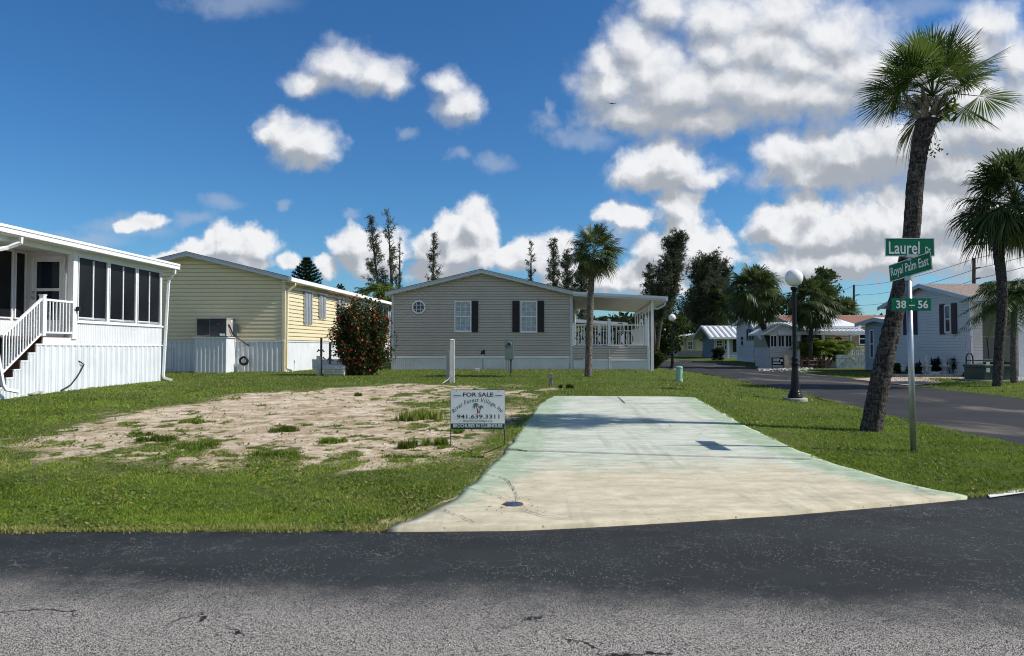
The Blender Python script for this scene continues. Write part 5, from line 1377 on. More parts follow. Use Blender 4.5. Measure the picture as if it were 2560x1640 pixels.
# ------------------------------------------------------------------ street name signs
B2 = G(2284, 1131); YP = B2.y
rP = empty('street_sign', B2, 'green street name signs on a round galvanized post beside the near palm', 'sign')
tp = P(2271, 690, YP + .02)
m = MB(); m.tube([B2 - Vector((0, 0, .1)), tp], .037, 16); m.build('post', M_['galv'], rP, smooth=True)
fP = Fr((0, YP - .055, 0), (1, 0), (0, -1))
def blade(fr, a, b, zt_, zo, mat, text, tu0, tu1, tz0, tz1, bold, border=True, extra=None):
    m = fr.mb(); m.box(a, b, -.0025, .0025, zo, zt_); bl = m.build('sign_blade', mat, rP, bevel=.001)
    if border:
        m = fr.mb(); frame_rect(m, a + .002, b - .002, zo + .002, zt_ - .002, .008, .0027, .0034); m.build('border', M_['signwhite'], bl)
    m = fr.mb(); letter(m, text, tu0, tu1, tz0, tz1, .0036, bold)
    m.build('lettering', M_['signwhite'], bl)
    if extra:
        m = fr.mb(); letter(m, *extra); m.build('lettering', M_['signwhite'], bl)
    return bl
U = lambda x, y: fP.uz(x, y)
a_, b_ = U(2212.5, 640)[0], U(2336.5, 640)[0]; zt_, zo = U(2270, 595)[1], U(2270, 641)[1]
blade(fP, a_, b_, zt_, zo, M_['signgreen'], 'Laurel', U(2222, 630)[0], U(2299, 630)[0], U(2260, 635)[1], U(2260, 604)[1], .012, True, ('Dr', U(2313, 630)[0], U(2326.5, 630)[0], U(2320, 632)[1], U(2320, 617)[1], .0036, .02))
a_, b_ = U(2228.5, 760)[0], U(2327, 760)[0]; zt_, zo = U(2270, 745.5)[1], U(2270, 776.5)[1]
blade(fP, a_, b_, zt_, zo, M_['signgreen'], '38 \u2013 56', U(2240, 760)[0], U(2320, 760)[0], U(2270, 771)[1], U(2270, 751)[1], .02, False)
# the crossing blade, turned about the post
pl, pr_ = P(2223.5, 684.5, YP + .37), P(2329.5, 651, YP - .40)
dU = (pr_ - pl); L_ = dU.length; dU.normalize()
up_ = Vector((0, 0, 1)); up_ = (up_ - dU * up_.dot(dU)).normalized(); nn = dU.cross(up_)
class F3: pass
fR = F3(); fR.M = Matrix(((dU.x, nn.x, up_.x, pl.x), (dU.y, nn.y, up_.y, pl.y), (dU.z, nn.z, up_.z, pl.z), (0, 0, 0, 1))); fR.mb = lambda: MB(fR.M)
hb = 22.3 / F * YP
blade(fR, 0, L_, hb, -hb, M_['signgreenw'], 'Royal Palm East', L_ * .045, L_ * .935, -hb * .70, hb * .62, .012, True)
m = MB(); c0 = (pl + pr_) / 2; tpz = tp.z
m.lathe([(.045, 0), (.045, .06), (.02, .07), (.012, .075)], (tp.x, tp.y, tpz - .06), 14); m.box(tp.x - .012, tp.x + .012, tp.y - .03, tp.y + .03, tpz, c0.z - hb * .9)
m.build('lower_bracket', M_['galv'], rP)
m = MB(); zz_ = c0.z + hb; m.box(tp.x - .07, tp.x + .08, YP - .075, YP - .035, U(2270, 643)[1], U(2270, 636)[1]); m.lathe([(.03, 0), (.03, .05)], (tp.x, YP - .03, zz_ - .03), 10); m.build('cross_bracket', M_['galv'], rP)
for z_ in (.75, .25): m = fP.mb(); m.ball((U(2278, 760)[0], .004, zo + (zt_ - zo) * z_), .007, 8); m.build('bolt', M_['galv'], rP)

# ------------------------------------------------------------------ lamp posts
def lamp(base, top_z, label, s=1.0):
    r_ = empty('lamp_post', base, label, 'street lamp', 'globe lamps along the side road')
    bx_, by_, bz = base
    Hh = top_z - bz
    m = MB(); m.lathe([(.29 * s, -.08), (.29 * s, .06 * s), (.275 * s, .08 * s)], base, 24); m.build('concrete_pad', M_['concrete'], r_)
    zp = .08 * s
    prof = [(.175, 0), (.175, .05), (.16, .06), (.165, .09), (.15, .11), (.14, .12), (.148, .15), (.125, .17), (.115, .2), (.105, .26), (.098, .34), (.075, .75), (.068, .80), (.085, .82), (.088, .85), (.07, .87), (.072, .93), (.085, .96), (.07, .99), (.056, 1.02), (.052, 1.1)]
    zt_ = Hh - .47 * s
    pr2 = [(a * s, zp + z * s) for a, z in prof] + [(.05 * s, zt_ - .1), (.05 * s, zt_ - .06 * s), (.075 * s, zt_ - .05 * s), (.085 * s, zt_ - .01 * s), (.085 * s, zt_ + .03 * s)]
    m = MB(); m.lathe(pr2, base, 20); m.build('post', M_['black'], r_, smooth=True)
    m = MB(); m.ball((bx_, by_, bz + Hh - .215 * s), .215 * s, 40); m.build('globe', M_['globe'], r_, smooth=True)
    return r_
b1 = G(1988, 1003); lamp(b1, P(1994, 673, b1.y).z, 'black lamp post with a white globe standing near the leaning palm and street sign')
b2 = G(1681, 925); lamp(b2, P(1681, 785, b2.y).z, 'distant black lamp post with white globe near the covered deck of the beige house')

# ------------------------------------------------------------------ utilities on the lawn
q_ = G(1698, 955); sc = q_.y / F
r_ = empty('utility_pedestal', q_, 'pale green round utility pedestal on the lawn by the side road', 'pedestal')
m = MB(); m.lathe([(8.8 * sc, -.05), (9 * sc, 0), (9 * sc, 7 * sc), (8.4 * sc, 7.4 * sc), (8.4 * sc, 34 * sc)], q_, 20); m.build('body', M_['ggreen'], r_, smooth=False)
m = MB(); m.lathe([(9.2 * sc, 34.1 * sc), (9.2 * sc, 36 * sc), (8.7 * sc, 38 * sc), (6 * sc, 39.4 * sc), (.5 * sc, 39.8 * sc)], q_, 20); m.build('cap', M_['ggreen'], r_)
m = MB(); m.box(q_.x + 8.2 * sc, q_.x + 10 * sc, q_.y - .06, q_.y + .06, q_.z + 12 * sc, q_.z + 20 * sc); m.build('lock', M_['ggreen'], r_)
# electric meter cabinet
q_ = G(1273, 935); sc = q_.y / F
r_ = empty('electric_cabinet', q_, 'grey green electric meter cabinet on two pipes before the beige house', 'meter box')
m = MB(); m.box(q_.x - 11 * sc, q_.x + 11.5 * sc, q_.y - .1, q_.y + .1, q_.z + 36 * sc, q_.z + 87 * sc); bd = m.build('cabinet', M_['meter'], r_, bevel=.008)
m = MB(); m.box(q_.x - 10.6 * sc, q_.x + 11.1 * sc, q_.y - .125, q_.y - .101, q_.z + 37 * sc, q_.z + 58 * sc); m.build('door', M_['meter'], bd)
m = MB(); m.tube([(q_.x - .5 * sc, q_.y - .1, q_.z + 74 * sc), (q_.x - .5 * sc, q_.y - .2, q_.z + 74 * sc)], 5 * sc, 18); m.build('meter_dial', M_['glass'], bd)
m = MB(); m.ring((q_.x - .5 * sc, q_.y - .11, q_.z + 74 * sc), 5.4 * sc, .02, (0, 1, 0), 20); m.build('meter_ring', M_['galv'], bd)
for dx in (-6.5, -1.5, 4.5): m = MB(); m.tube([(q_.x + dx * sc, q_.y, q_.z - .1), (q_.x + dx * sc, q_.y, q_.z + 36 * sc)], (1.5 if dx != 4.5 else 2.2) * sc, 10); m.build('conduit', M_['galv'] if dx < 4 else M_['darkgrey'], r_)
# white post with grey box
q_ = G(1131, 958); sc = q_.y / F
r_ = empty('utility_post', q_, 'white square post with a narrow dark grey box fixed to its left side', 'post')
m = MB(); w_ = 5.6 * sc
m.box(q_.x - w_, q_.x + w_, q_.y - w_, q_.y + w_, q_.z - .1, q_.z + 108 * sc); m.add([(q_.x - w_ - .01, q_.y - w_ - .01, q_.z + 108 * sc), (q_.x + w_ + .01, q_.y - w_ - .01, q_.z + 108 * sc), (q_.x + w_ + .01, q_.y + w_ + .01, q_.z + 108 * sc), (q_.x - w_ - .01, q_.y + w_ + .01, q_.z + 108 * sc), (q_.x, q_.y, q_.z + 110.5 * sc)], [(0, 1, 4), (1, 2, 4), (2, 3, 4), (3, 0, 4), (3, 2, 1, 0)])
m.build('post', M_['postwhite'], r_)
m = MB(); m.box(q_.x - 14.5 * sc, q_.x - w_ - .002, q_.y - .12, q_.y + .05, q_.z + 2 * sc, q_.z + 81 * sc); m.build('side_box', M_['meter'], r_, bevel=.006)
m = MB(); m.box(q_.x - 7 * sc, q_.x - 3 * sc, q_.y - w_ - .06, q_.y - w_ - .001, q_.z + 17 * sc, q_.z + 25 * sc); m.build('outlet', M_['pvc'], r_)
m = MB(); m.tube([(q_.x - 5 * sc, q_.y - w_ - .05, q_.z + 17 * sc), (q_.x - 10 * sc, q_.y - w_ - .1, q_.z + 9 * sc), (q_.x - 22 * sc, q_.y - w_ - .3, q_.z + .01)], .012, 6); m.build('cable', M_['pvc'], r_)
# louvred cover
q_ = G(841, 939); sc = q_.y / F
r_ = empty('louvred_cover', q_, 'pale grey green louvred plastic unit on the grass left of the flowering bush', 'utility cover')
w_, d_, h_ = 28.5 * sc, .38, 27 * sc
m = MB(); m.box(q_.x - w_ + .03, q_.x + w_ - .03, q_.y - d_ + .02, q_.y + d_ - .02, q_.z, q_.z + h_ * .74); m.build('body', M_['cover'], r_, bevel=.03)
m = MB()
m.add([(q_.x - w_, q_.y - d_, q_.z + h_ * .74), (q_.x + w_, q_.y - d_, q_.z + h_ * .74), (q_.x + w_, q_.y + d_, q_.z + h_ * .74), (q_.x - w_, q_.y + d_, q_.z + h_ * .74), (q_.x - w_ * .92, q_.y - d_ * .8, q_.z + h_), (q_.x + w_ * .92, q_.y - d_ * .8, q_.z + h_), (q_.x + w_ * .92, q_.y + d_ * .8, q_.z + h_), (q_.x - w_ * .92, q_.y + d_ * .8, q_.z + h_)],
      [(0, 3, 2, 1), (4, 5, 6, 7), (0, 1, 5, 4), (1, 2, 6, 5), (2, 3, 7, 6), (3, 0, 4, 7)]); m.build('lid', M_['cover'], r_, bevel=.03)
for z_ in (.2, .42, .62):
    m = MB(); m.prism([(q_.x - w_ + .05, q_.z + h_ * z_), (q_.x + w_ - .05, q_.z + h_ * z_), (q_.x + w_ - .05, q_.z + h_ * (z_ + .10)), (q_.x - w_ + .05, q_.z + h_ * (z_ + .10))], q_.y - d_ - .05, q_.y - d_ + .03); m.build('louvre', M_['cover'], r_)
m = MB(); m.box(q_.x - .012, q_.x + .012, q_.y - d_ - .055, q_.y - d_ + .02, q_.z + h_ * .15, q_.z + h_ * .73); m.build('centre_rib', M_['cover'], r_)
# pipes and dark posts by it
q_ = G(797, 939); sc = q_.y / F
m = MB(); m.tube([q_ - Vector((0, 0, .1)), q_ + Vector((0, 0, 49 * sc))], 6 * sc, 14); o = m.build('standpipe', M_['pvc']); tag(o, 'short weathered white pipe standing on the lawn left of the louvred unit', 'pipe')
q_ = G(803.5, 938); q_.y -= .05
def darkpost(q_, h_, w_, label, arms, top=None):
    r_ = empty('water_post', q_, label, 'post', 'dark posts with taps by the flowering bush')
    sc = q_.y / F
    m = MB(); m.box(q_.x - w_ * sc, q_.x + w_ * sc, q_.y - w_ * sc, q_.y + w_ * sc, q_.z - .1, q_.z + h_ * sc); m.build('post', M_['darkgrey'], r_)
    for z_, l_ in arms:
        m = MB(); sg = 1 if l_ > 0 else -1
        m.tube([(q_.x + sg * w_ * sc, q_.y - .02, q_.z + z_ * sc), (q_.x + l_ * .6 * sc, q_.y - .02, q_.z + z_ * sc), (q_.x + l_ * sc, q_.y - .02, q_.z + (z_ - 3) * sc)], .022, 8); m.tube([(q_.x + l_ * .6 * sc, q_.y - .02, q_.z + z_ * sc), (q_.x + l_ * .6 * sc, q_.y - .02, q_.z + (z_ + 3.5) * sc)], .016, 6); m.build('tap', M_['rubber'], r_)
    if top:
        m = MB(); m.tube([(q_.x, q_.y, q_.z + h_ * sc), (q_.x - 3 * sc, q_.y, q_.z + (h_ + 6) * sc), (q_.x - 3 * sc, q_.y, q_.z + (h_ + 31) * sc)], .02, 8); m.lathe([(.02, 0), (.06, .02), (.06, .05), (.02, .08)], (q_.x - 3 * sc, q_.y, q_.z + (h_ + 30) * sc), 10); m.build('vent_pipe', M_['galv'], r_)
darkpost(q_, 93, 2.3, 'dark square post with side taps just behind the short white pipe', ((62, -10), (61, 8), (43, 11)))
q_ = G(825, 928); darkpost(q_, 72, 2.6, 'dark square post with vent pipe and long tap arm near the flowering bush', ((40, 17), (30, -7), (28, 9)), True)
# faucet post by the beige house, stake, small stakes
q_ = G(1208, 924); sc = q_.y / F
r_ = empty('faucet_post', q_, 'thin grey faucet pipe with a dark valve in front of the beige skirting', 'faucet')
m = MB(); m.tube([q_ - Vector((0, 0, .1)), q_ + Vector((-.02, 0, 38 * sc))], .035, 8); m.build('pipe', M_['galv'], r_)
m = MB(); m.box(q_.x - 5 * sc, q_.x + 4 * sc, q_.y - .06, q_.y + .06, q_.z + 38 * sc, q_.z + 46 * sc); m.ball((q_.x + 2 * sc, q_.y, q_.z + 47 * sc), .05, 8); m.build('valve', M_['rubber'], r_)
q_ = G(1193, 927); m = MB(); m.box(q_.x - .09, q_.x + .09, q_.y - .08, q_.y + .08, q_.z - .02, q_.z + .10); o = m.build('junction_box', M_['pvc'], bevel=.01); tag(o, 'small pale box on the grass at the foot of the beige house skirting', 'box')
q_ = G(1377, 967); sc = q_.y / F
r_ = empty('marker_stake', q_, 'small weathered grey stake with a square plate on the lawn', 'stake')
m = MB(); m.tube([q_ - Vector((.03, 0, .05)), q_ + Vector((0, 0, 22 * sc))], .03, 6); m.tube([q_ + Vector((.05, 0, -.05)), q_ + Vector((.03, 0, 22 * sc))], .02, 6); m.build('stake', M_['boot'], r_)
m = MB(); m.box(q_.x - 5.5 * sc, q_.x + 6 * sc, q_.y - .04, q_.y + .03, q_.z + 21 * sc, q_.z + 33 * sc); m.build('plate', M_['boot'], r_, bevel=.01)
# water meter lid in the concrete
q_ = G(1283, 1268); q_.z += .021
r_ = empty('water_meter_lid', q_, 'round blue water meter lid with rust set in the driveway apron', 'meter lid')
m = MB(); m.lathe([(.088, -.02), (.088, .006), (.083, .010), (.073, .010), (.072, .006)], q_, 28); m.build('ring', M_['rust'], r_)
m = MB(); m.lathe([(.072, 0), (.072, .008), (.065, .011), (.02, .011), (.016, .014)], q_, 24); m.build('lid', M_['bluecap'], r_)
for i in range(9):
    a = rng.uniform(0, 6.28); rr = rng.uniform(.14, .3)
    pass
# bird
q_ = P(1530, 259, 58)
m = MB(); sc = 58 / F
m.ball(q_, 2.6 * sc, 12, 1.6, .7, .55)
m.add([q_ + Vector(v) * sc for v in ((-1.5, -.5, .5), (2, -.5, .5), (-13, 2, 4.5), (-7, .5, 1.6), (1, 2.2, .2), (-8, 2.6, 1.4))], [(0, 1, 4, 5, 3), (3, 5, 2)])
m.add([q_ + Vector(v) * sc for v in ((-1, -.5, .5), (2.5, -.5, .5), (14, 2, 2.5), (8, .5, 1.0), (2, 2.4, .2), (9, 2.8, .6))], [(0, 3, 5, 4), (3, 2, 5)])
m.add([q_ + Vector(v) * sc for v in ((3.5, -.3, 0), (3.5, .3, 0), (7, -1.2, -.4), (7, 1.2, -.4), (3.5, 0, .5))], [(0, 1, 3, 2), (0, 2, 4), (1, 3, 4)])
o = m.build('bird', M_['bird']); tag(o, 'black bird gliding with spread wings in front of the big cloud', 'bird')
# power poles and lines
poles = []
for (px_, pt_, Y_, lab) in ((2133, 712, 96, 'thin distant utility pole standing behind the awning house roof'), (2433, 645, 62, 'dark utility pole rising behind the shingle roof of the burgundy shuttered house')):
    t_ = P(px_ + 2, pt_, Y_); g_ = Vector((t_.x - .2, Y_, Hs(t_.x, Y_)))
    r_ = empty('utility_pole', g_, lab, 'utility pole', 'utility poles with wires')
    m = MB(); m.tube([g_ - Vector((0, 0, .3)), t_], [.17, .13], 10); m.build('pole', M_['woodpole'], r_)
    for k_, dz in enumerate((26, 52)):
        z_ = t_.z - dz * Y_ / F; m = MB(); m.tube([(t_.x, Y_, z_), (t_.x + 12 * Y_ / F, Y_ - .2, z_ + .05)], .06, 6); m.build('insulator_arm', M_['woodpole'], r_)
    poles.append((t_, Y_))
def wirep(p0, p1, sag, label, r=.022):
    m = MB(); pts = []
    for i in range(15):
        t_ = i / 14; q = p0.lerp(p1, t_); q.z -= sag * 4 * t_ * (1 - t_); pts.append(q)
    m.tube(pts, r, 4); o = m.build('power_line', M_['wire']); tag(o, label, 'wire', 'power lines between the utility poles')
(tA, YA), (tB, YB) = poles
for k_, (dz, n_) in enumerate(((2, 'topmost'), (26, 'middle'), (52, 'lowest'))):
    pa = tA + Vector((0 if k_ == 0 else .5, 0, -dz * YA / F)); pb = tB + Vector((0 if k_ == 0 else .3, 0, -dz * YB / F))
    wirep(pa, pb, .5, n_ + ' of the three wires running between the two utility poles')
    wirep(pb, pb + (pb - pa) * .8 + Vector((0, 0, 1.5)), .4, n_ + ' of the three wires leaving the picture right of the nearer pole')
    wirep(pa, pa + (pa - pb) * .6, .4, n_ + ' of the three wires running left from the distant pole into the trees')

# ------------------------------------------------------------------ plants
def nrm(v):
    return v / (np.linalg.norm(v, axis=-1, keepdims=True) + 1e-9)
UPV = np.array([0, 0, 1.0])
def fan_fronds(c, Rr, nf, rg, el0=85, el1=-30, nl=40, droop=.35, wid=.030, exclude=None, dead=0, tone_b=0.0, spec=None):
    V, Fc, T = [], [], []
    k0 = 0
    pts = []
    if spec: nf = len(spec)
    for i in range(nf + dead):
        isd = i >= nf
        t_ = (i + .5) / nf
        az = i * 2.39996 + rg.uniform(-.3, .3)
        el = R(el0 + (el1 - el0) * t_ ** .85 + rg.uniform(-8, 8)) if not isd else R(rg.uniform(-80, -45))
        lf = 1.0
        if spec and not isd: az, el, lf = R(spec[i][0] + rg.uniform(-6, 6)), R(spec[i][1] + rg.uniform(-4, 4)), spec[i][2]
        d = np.array([math.cos(el) * math.cos(az), math.cos(el) * math.sin(az), math.sin(el)])
        if exclude and exclude(d, rg): continue
        lp = Rr * rg.uniform(.42, .58) * (.7 if isd else 1) * lf
        e = c + d * lp + np.array([0, 0, -.10 * lp * math.cos(el)])
        a = nrm(d + np.array([0, 0, -.28 * math.cos(el)]))
        s_ = np.cross(a, UPV)
        if np.linalg.norm(s_) < .1: s_ = np.array([math.cos(az + 1.57), math.sin(az + 1.57), 0])
        s_ = nrm(s_); rollv = rg.uniform(-.5, .5)
        n_ = np.cross(s_, a); s_, n_ = s_ * math.cos(rollv) + n_ * math.sin(rollv), n_ * math.cos(rollv) - s_ * math.sin(rollv)
        pts.append((e, isd))
        th = np.linspace(-R(118), R(118), nl) + rg.normal(0, .02, nl)
        ll = Rr * .60 * (.72 + .28 * np.cos(th / 1.4)) * rg.uniform(.85, 1.1, nl) * (.8 if isd else 1)
        dirs = a[None] * np.cos(th)[:, None] + s_[None] * np.sin(th)[:, None] + n_[None] * (-.25 * np.abs(np.sin(th)))[:, None] + a[None] * .15
        dirs = nrm(dirs)
        tang = nrm(-a[None] * np.sin(th)[:, None] + s_[None] * np.cos(th)[:, None])
        base = e[None] + a[None] * (.10 * Rr * np.maximum(0, np.cos(th)))[:, None]
        dr = (droop if not isd else .7) * rg.uniform(.5, 1.5, nl) * ll
        p1 = base + dirs * (ll * .5)[:, None] - UPV[None] * (dr * .10)[:, None]
        p2 = base + dirs * (ll * .8)[:, None] - UPV[None] * (dr * .32)[:, None]
        p3 = base + dirs * (ll * .98)[:, None] - UPV[None] * (dr * .85)[:, None]
        w_ = wid * Rr * .5
        arr = np.stack([base, p1 - tang * w_, p1 + tang * w_, p2 - tang * w_ * .6, p2 + tang * w_ * .6, p3], 1)
        V.append(arr.reshape(-1, 3))
        o = k0 + 6 * np.arange(nl)
        for tri in ((0, 1, 2), (1, 3, 4), (1, 4, 2), (3, 5, 4)):
            Fc.append(np.stack([o + tri[0], o + tri[1], o + tri[2]], -1))
        tn = np.clip(.55 * rg.random(nl) + .25 * rg.random() + tone_b, 0, .9)
        if isd: tn[:] = 1.0
        else: tn = np.where(rg.random(nl) < .03, 1.0, tn)
        T.append(np.repeat(tn, 6)); k0 += 6 * nl
        # petiole
        q1 = c + d * lp * .5; wv = nrm(np.cross(d, n_)) * Rr * .011; uv = n_ * Rr * .011
        pv = np.array([c - wv, c + wv, c + uv, q1 - wv, q1 + wv, q1 + uv, e - wv * .7, e + wv * .7, e + uv * .7, e + a * .25 * Rr])
        V.append(pv)
        o = k0; Fc.append(np.array([(o, o + 3, o + 4), (o, o + 4, o + 1), (o + 1, o + 4, o + 5), (o + 1, o + 5, o + 2), (o + 2, o + 5, o + 3), (o + 2, o + 3, o),
                                    (o + 3, o + 6, o + 7), (o + 3, o + 7, o + 4), (o + 4, o + 7, o + 8), (o + 4, o + 8, o + 5), (o + 5, o + 8, o + 6), (o + 5, o + 6, o + 3), (o + 6, o + 9, o + 7), (o + 7, o + 9, o + 8)]))
        T.append(np.full(10, 1.0 if isd else .55)); k0 += 10
    return np.concatenate(V), np.concatenate(Fc), np.concatenate(T)
def trunk_mesh(path, rads, mat, parent, seed, n_=18, amp=.05, ringy=True, sub=10, name='trunk'):
    rg = np.random.default_rng(seed)
    path = [np.array(p) for p in path]
    P_, R_ = [], []
    for i in range(len(path) - 1):
        for j in range(sub):
            t_ = j / sub
            p0, p1, p2, p3 = path[max(i - 1, 0)], path[i], path[i + 1], path[min(i + 2, len(path) - 1)]
            P_.append(.5 * (2 * p1 + (p2 - p0) * t_ + (2 * p0 - 5 * p1 + 4 * p2 - p3) * t_ ** 2 + (3 * p1 - p0 - 3 * p2 + p3) * t_ ** 3)); R_.append(rads[i] * (1 - t_) + rads[i + 1] * t_)
    P_.append(path[-1]); R_.append(rads[-1])
    V = []
    for i, (p, r_) in enumerate(zip(P_, R_)):
        for k in range(n_):
            a = 2 * math.pi * k / n_
            rr = r_ * (1 + amp * (rg.random() - .5) * 2 + (amp * .8 * (i % 2) if ringy else 0))
            V.append((p[0] + rr * math.cos(a), p[1] + rr * math.sin(a), p[2]))
    L = len(P_); ii = np.arange(L * n_).reshape(L, n_)
    Q = np.stack([ii[:-1], np.roll(ii, -1, 1)[:-1], np.roll(ii, -1, 1)[1:], ii[1:]], -1).reshape(-1, 4)
    return npmesh(name, np.array(V), Q, mat, parent, smooth=False)
def sabal(name, label, base, path, rads, c, Rr, nf, seed, group=None, boots=0, bark='palmbark', leaf='palmleaf', dead=3, el1=-30, nl=40, exclude=None, droop=.35, seeds=False, wid=.03, cat='palm tree', spec=None):
    rg = np.random.default_rng(seed)
    r_ = empty(name, base, label, cat, group)
    trunk_mesh(path, rads, M_[bark], r_, seed, amp=.045)
    V, Fc, T = fan_fronds(np.array(c), Rr, nf, rg, 86, el1, nl, droop, wid, exclude, dead, 0.0, spec)
    npmesh('crown', V, Fc, M_[leaf], r_, T)
    if boots:
        top = np.array(path[-1]); rt = rads[-1]
        m = MB()
        for i in range(boots):
            a = rg.uniform(0, 6.28); z_ = rg.uniform(-.02, 1) * (np.array(c)[2] - top[2]) * .75
            p0 = Vector(top) + Vector((math.cos(a) * rt * .75, math.sin(a) * rt * .75, z_ - .02))
            ou = Vector((math.cos(a + rg.uniform(-.8, .8)), math.sin(a + rg.uniform(-.8, .8)), rg.uniform(.35, 1.0))).normalized()
            p1 = p0 + ou * rt * rg.uniform(1.0, 1.9)
            sd = Vector((-math.sin(a), math.cos(a), 0)) * rt * .16
            th = Vector((math.cos(a), math.sin(a), 0)) * rt * .05
            m.add([p0 - sd * 1.5 - th, p0 + sd * 1.5 - th, p0 + sd * 1.5 + th, p0 - sd * 1.5 + th, p1 - sd * .8 - th, p1 + sd * .8 - th, p1 + sd * .8 + th, p1 - sd * .8 + th], [(0, 3, 2, 1), (4, 5, 6, 7), (0, 1, 5, 4), (1, 2, 6, 5), (2, 3, 7, 6), (3, 0, 4, 7)])
        m.build('leaf_bases', M_['boot'], r_)
    if seeds:
        k = 700; cc = np.array(c)
        V_, F_ = [], []
        for cl_ in range(5):
            a = rg.uniform(2.2, 5.0); c2 = cc + np.array([math.cos(a) * Rr * .42, math.sin(a) * Rr * .3, -.12 * Rr])
            pts = c2 + rg.normal(0, 1, (k // 5, 3)) * np.array([.13, .13, .17]) * Rr
            for p in pts:
                s0 = .0085 * Rr; b0 = len(V_)
                V_ += [p + np.array(o_) * s0 for o_ in ((-1, 0, 0), (1, 0, 0), (0, -1, 0), (0, 1, 0), (0, 0, -1), (0, 0, 1))]
                F_ += [(b0 + a_, b0 + b_, b0 + c_) for a_, b_, c_ in ((0, 2, 5), (2, 1, 5), (1, 3, 5), (3, 0, 5), (2, 0, 4), (1, 2, 4), (3, 1, 4), (0, 3, 4))]
        npmesh('fruit_cluster', np.array(V_), np.array(F_), M_['rubber'], r_, kind='stuff')
    return r_
def pxpath(pts, Y):
    return [tuple(P(x, y, Y)) for x, y, w_ in pts], [w_ * .435 * Y / F for x, y, w_ in pts]

# the big leaning palm at the corner
b_ = G(2178, 1080); Y0 = b_.y
path, rads = pxpath([(2176, 1090, 62), (2180, 1062, 58), (2201, 950, 54), (2226, 833, 50), (2252, 716, 46), (2277, 599, 45), (2287, 469, 46), (2297, 391, 44), (2307, 340, 50), (2318, 300, 62)], Y0)
cc = P(2332, 240, Y0)
SPEC = [(180, 42, 1.1), (200, 28, 1.15), (165, 18, 1.2), (186, 6, 1.2), (150, 50, 1.0), (215, 55, 1.0), (172, 62, 1.0), (190, 75, .95), (250, 84, .95), (80, 80, 1.0), (20, 84, .95),
        (300, 70, .95), (10, 66, 1.05), (350, 56, 1.1), (15, 46, 1.15), (335, 40, 1.1), (30, 34, 1.15), (2, 30, 1.2), (355, 4, 1.35), (8, -12, 1.3), (270, 40, .9), (245, 22, .9), (290, 26, .9), (90, 45, 1), (120, 30, 1.1), (60, 25, 1.1), (100, 12, 1.0)]
def exc(d, rg): return d[0] > .25 and d[2] < -.05 and rg.random() < .3
sabal('palm_tree', 'tall leaning cabbage palm with dark rough trunk beside the street name signs', b_, path, rads, cc, (P(2540, 232, Y0).x - cc.x) * .755, 30, 11, None, 60, dead=1, nl=58, droop=.10, seeds=True, wid=.019, leaf='palmbright', spec=SPEC)
# little vine sprigs on its trunk
def leafcloud(c, n_, sx, sy, sz, size, rg, up=.3, asp=2.0):
    p = c + rg.normal(0, 1, (n_, 3)) * np.array([sx, sy, sz])
    return leafquads(p, size, rg, up, asp)
def leafquads(p, size, rg, up=.3, asp=2.0, outd=None):
    n_ = len(p)
    d = nrm(rg.normal(0, 1, (n_, 3)) + np.array([0, 0, -.2]) + (0 if outd is None else outd * 1.0))
    s_ = nrm(np.cross(d, nrm(rg.normal(0, 1, (n_, 3)) + np.array([0, 0, up]))))
    l_ = size * rg.uniform(.6, 1.3, n_)[:, None]; w_ = l_ / asp * .5
    V = np.stack([p, p + d * l_ * .5 + s_ * w_, p + d * l_, p + d * l_ * .5 - s_ * w_], 1).reshape(-1, 3)
    Q = np.arange(4 * n_).reshape(n_, 4)
    return V, Q
rg = np.random.default_rng(5)
V, Q = leafcloud(np.array(P(2372, 268, Y0 - .2)), 60, .07, .07, .11, .13, rg)
V2, Q2 = leafcloud(np.array(P(2336, 372, Y0 - .1)), 26, .06, .06, .05, .08, rg)
o = npmesh('epiphyte_vine', np.concatenate([V, V2]), np.concatenate([Q, Q2 + len(V)]), M_['leafbright'], None, np.repeat(rg.random(86) * .8, 4)); tag(o, 'small green vine sprigs clinging under the crown of the tall corner palm', 'vine')

# right hand palm
b_ = G(2493, 966); Y0 = b_.y
path, rads = pxpath([(2492, 972, 24), (2495, 930, 25), (2499, 860, 26), (2506, 760, 26), (2503, 690, 26), (2497, 630, 28), (2505, 580, 34)], Y0)
cc = P(2535, 505, Y0)
sabal('palm_tree', 'dense headed palm at the right edge, its trunk rising beside the green cabinet', b_, path, rads, cc, 1.85, 50, 21, None, 24, dead=6, el1=-40, nl=44, leaf='palmleaf2', droop=.5)
# palm in front of the deck
b_ = G(1471, 942); Y0 = b_.y
path, rads = pxpath([(1470, 946, 23), (1471, 930, 21), (1473, 850, 19), (1475, 790, 19), (1477, 730, 18), (1480, 690, 17), (1483, 660, 22)], Y0)
cc = P(1487, 628, Y0)
sabal('palm_tree', 'upright palm with grey trunk in front of the covered deck of the beige house', b_, path, rads, cc, 1.02, 34, 31, None, 10, bark='palmbark2', leaf='palmleaf2', dead=3, el1=-50, nl=36, droop=.3, wid=.036)
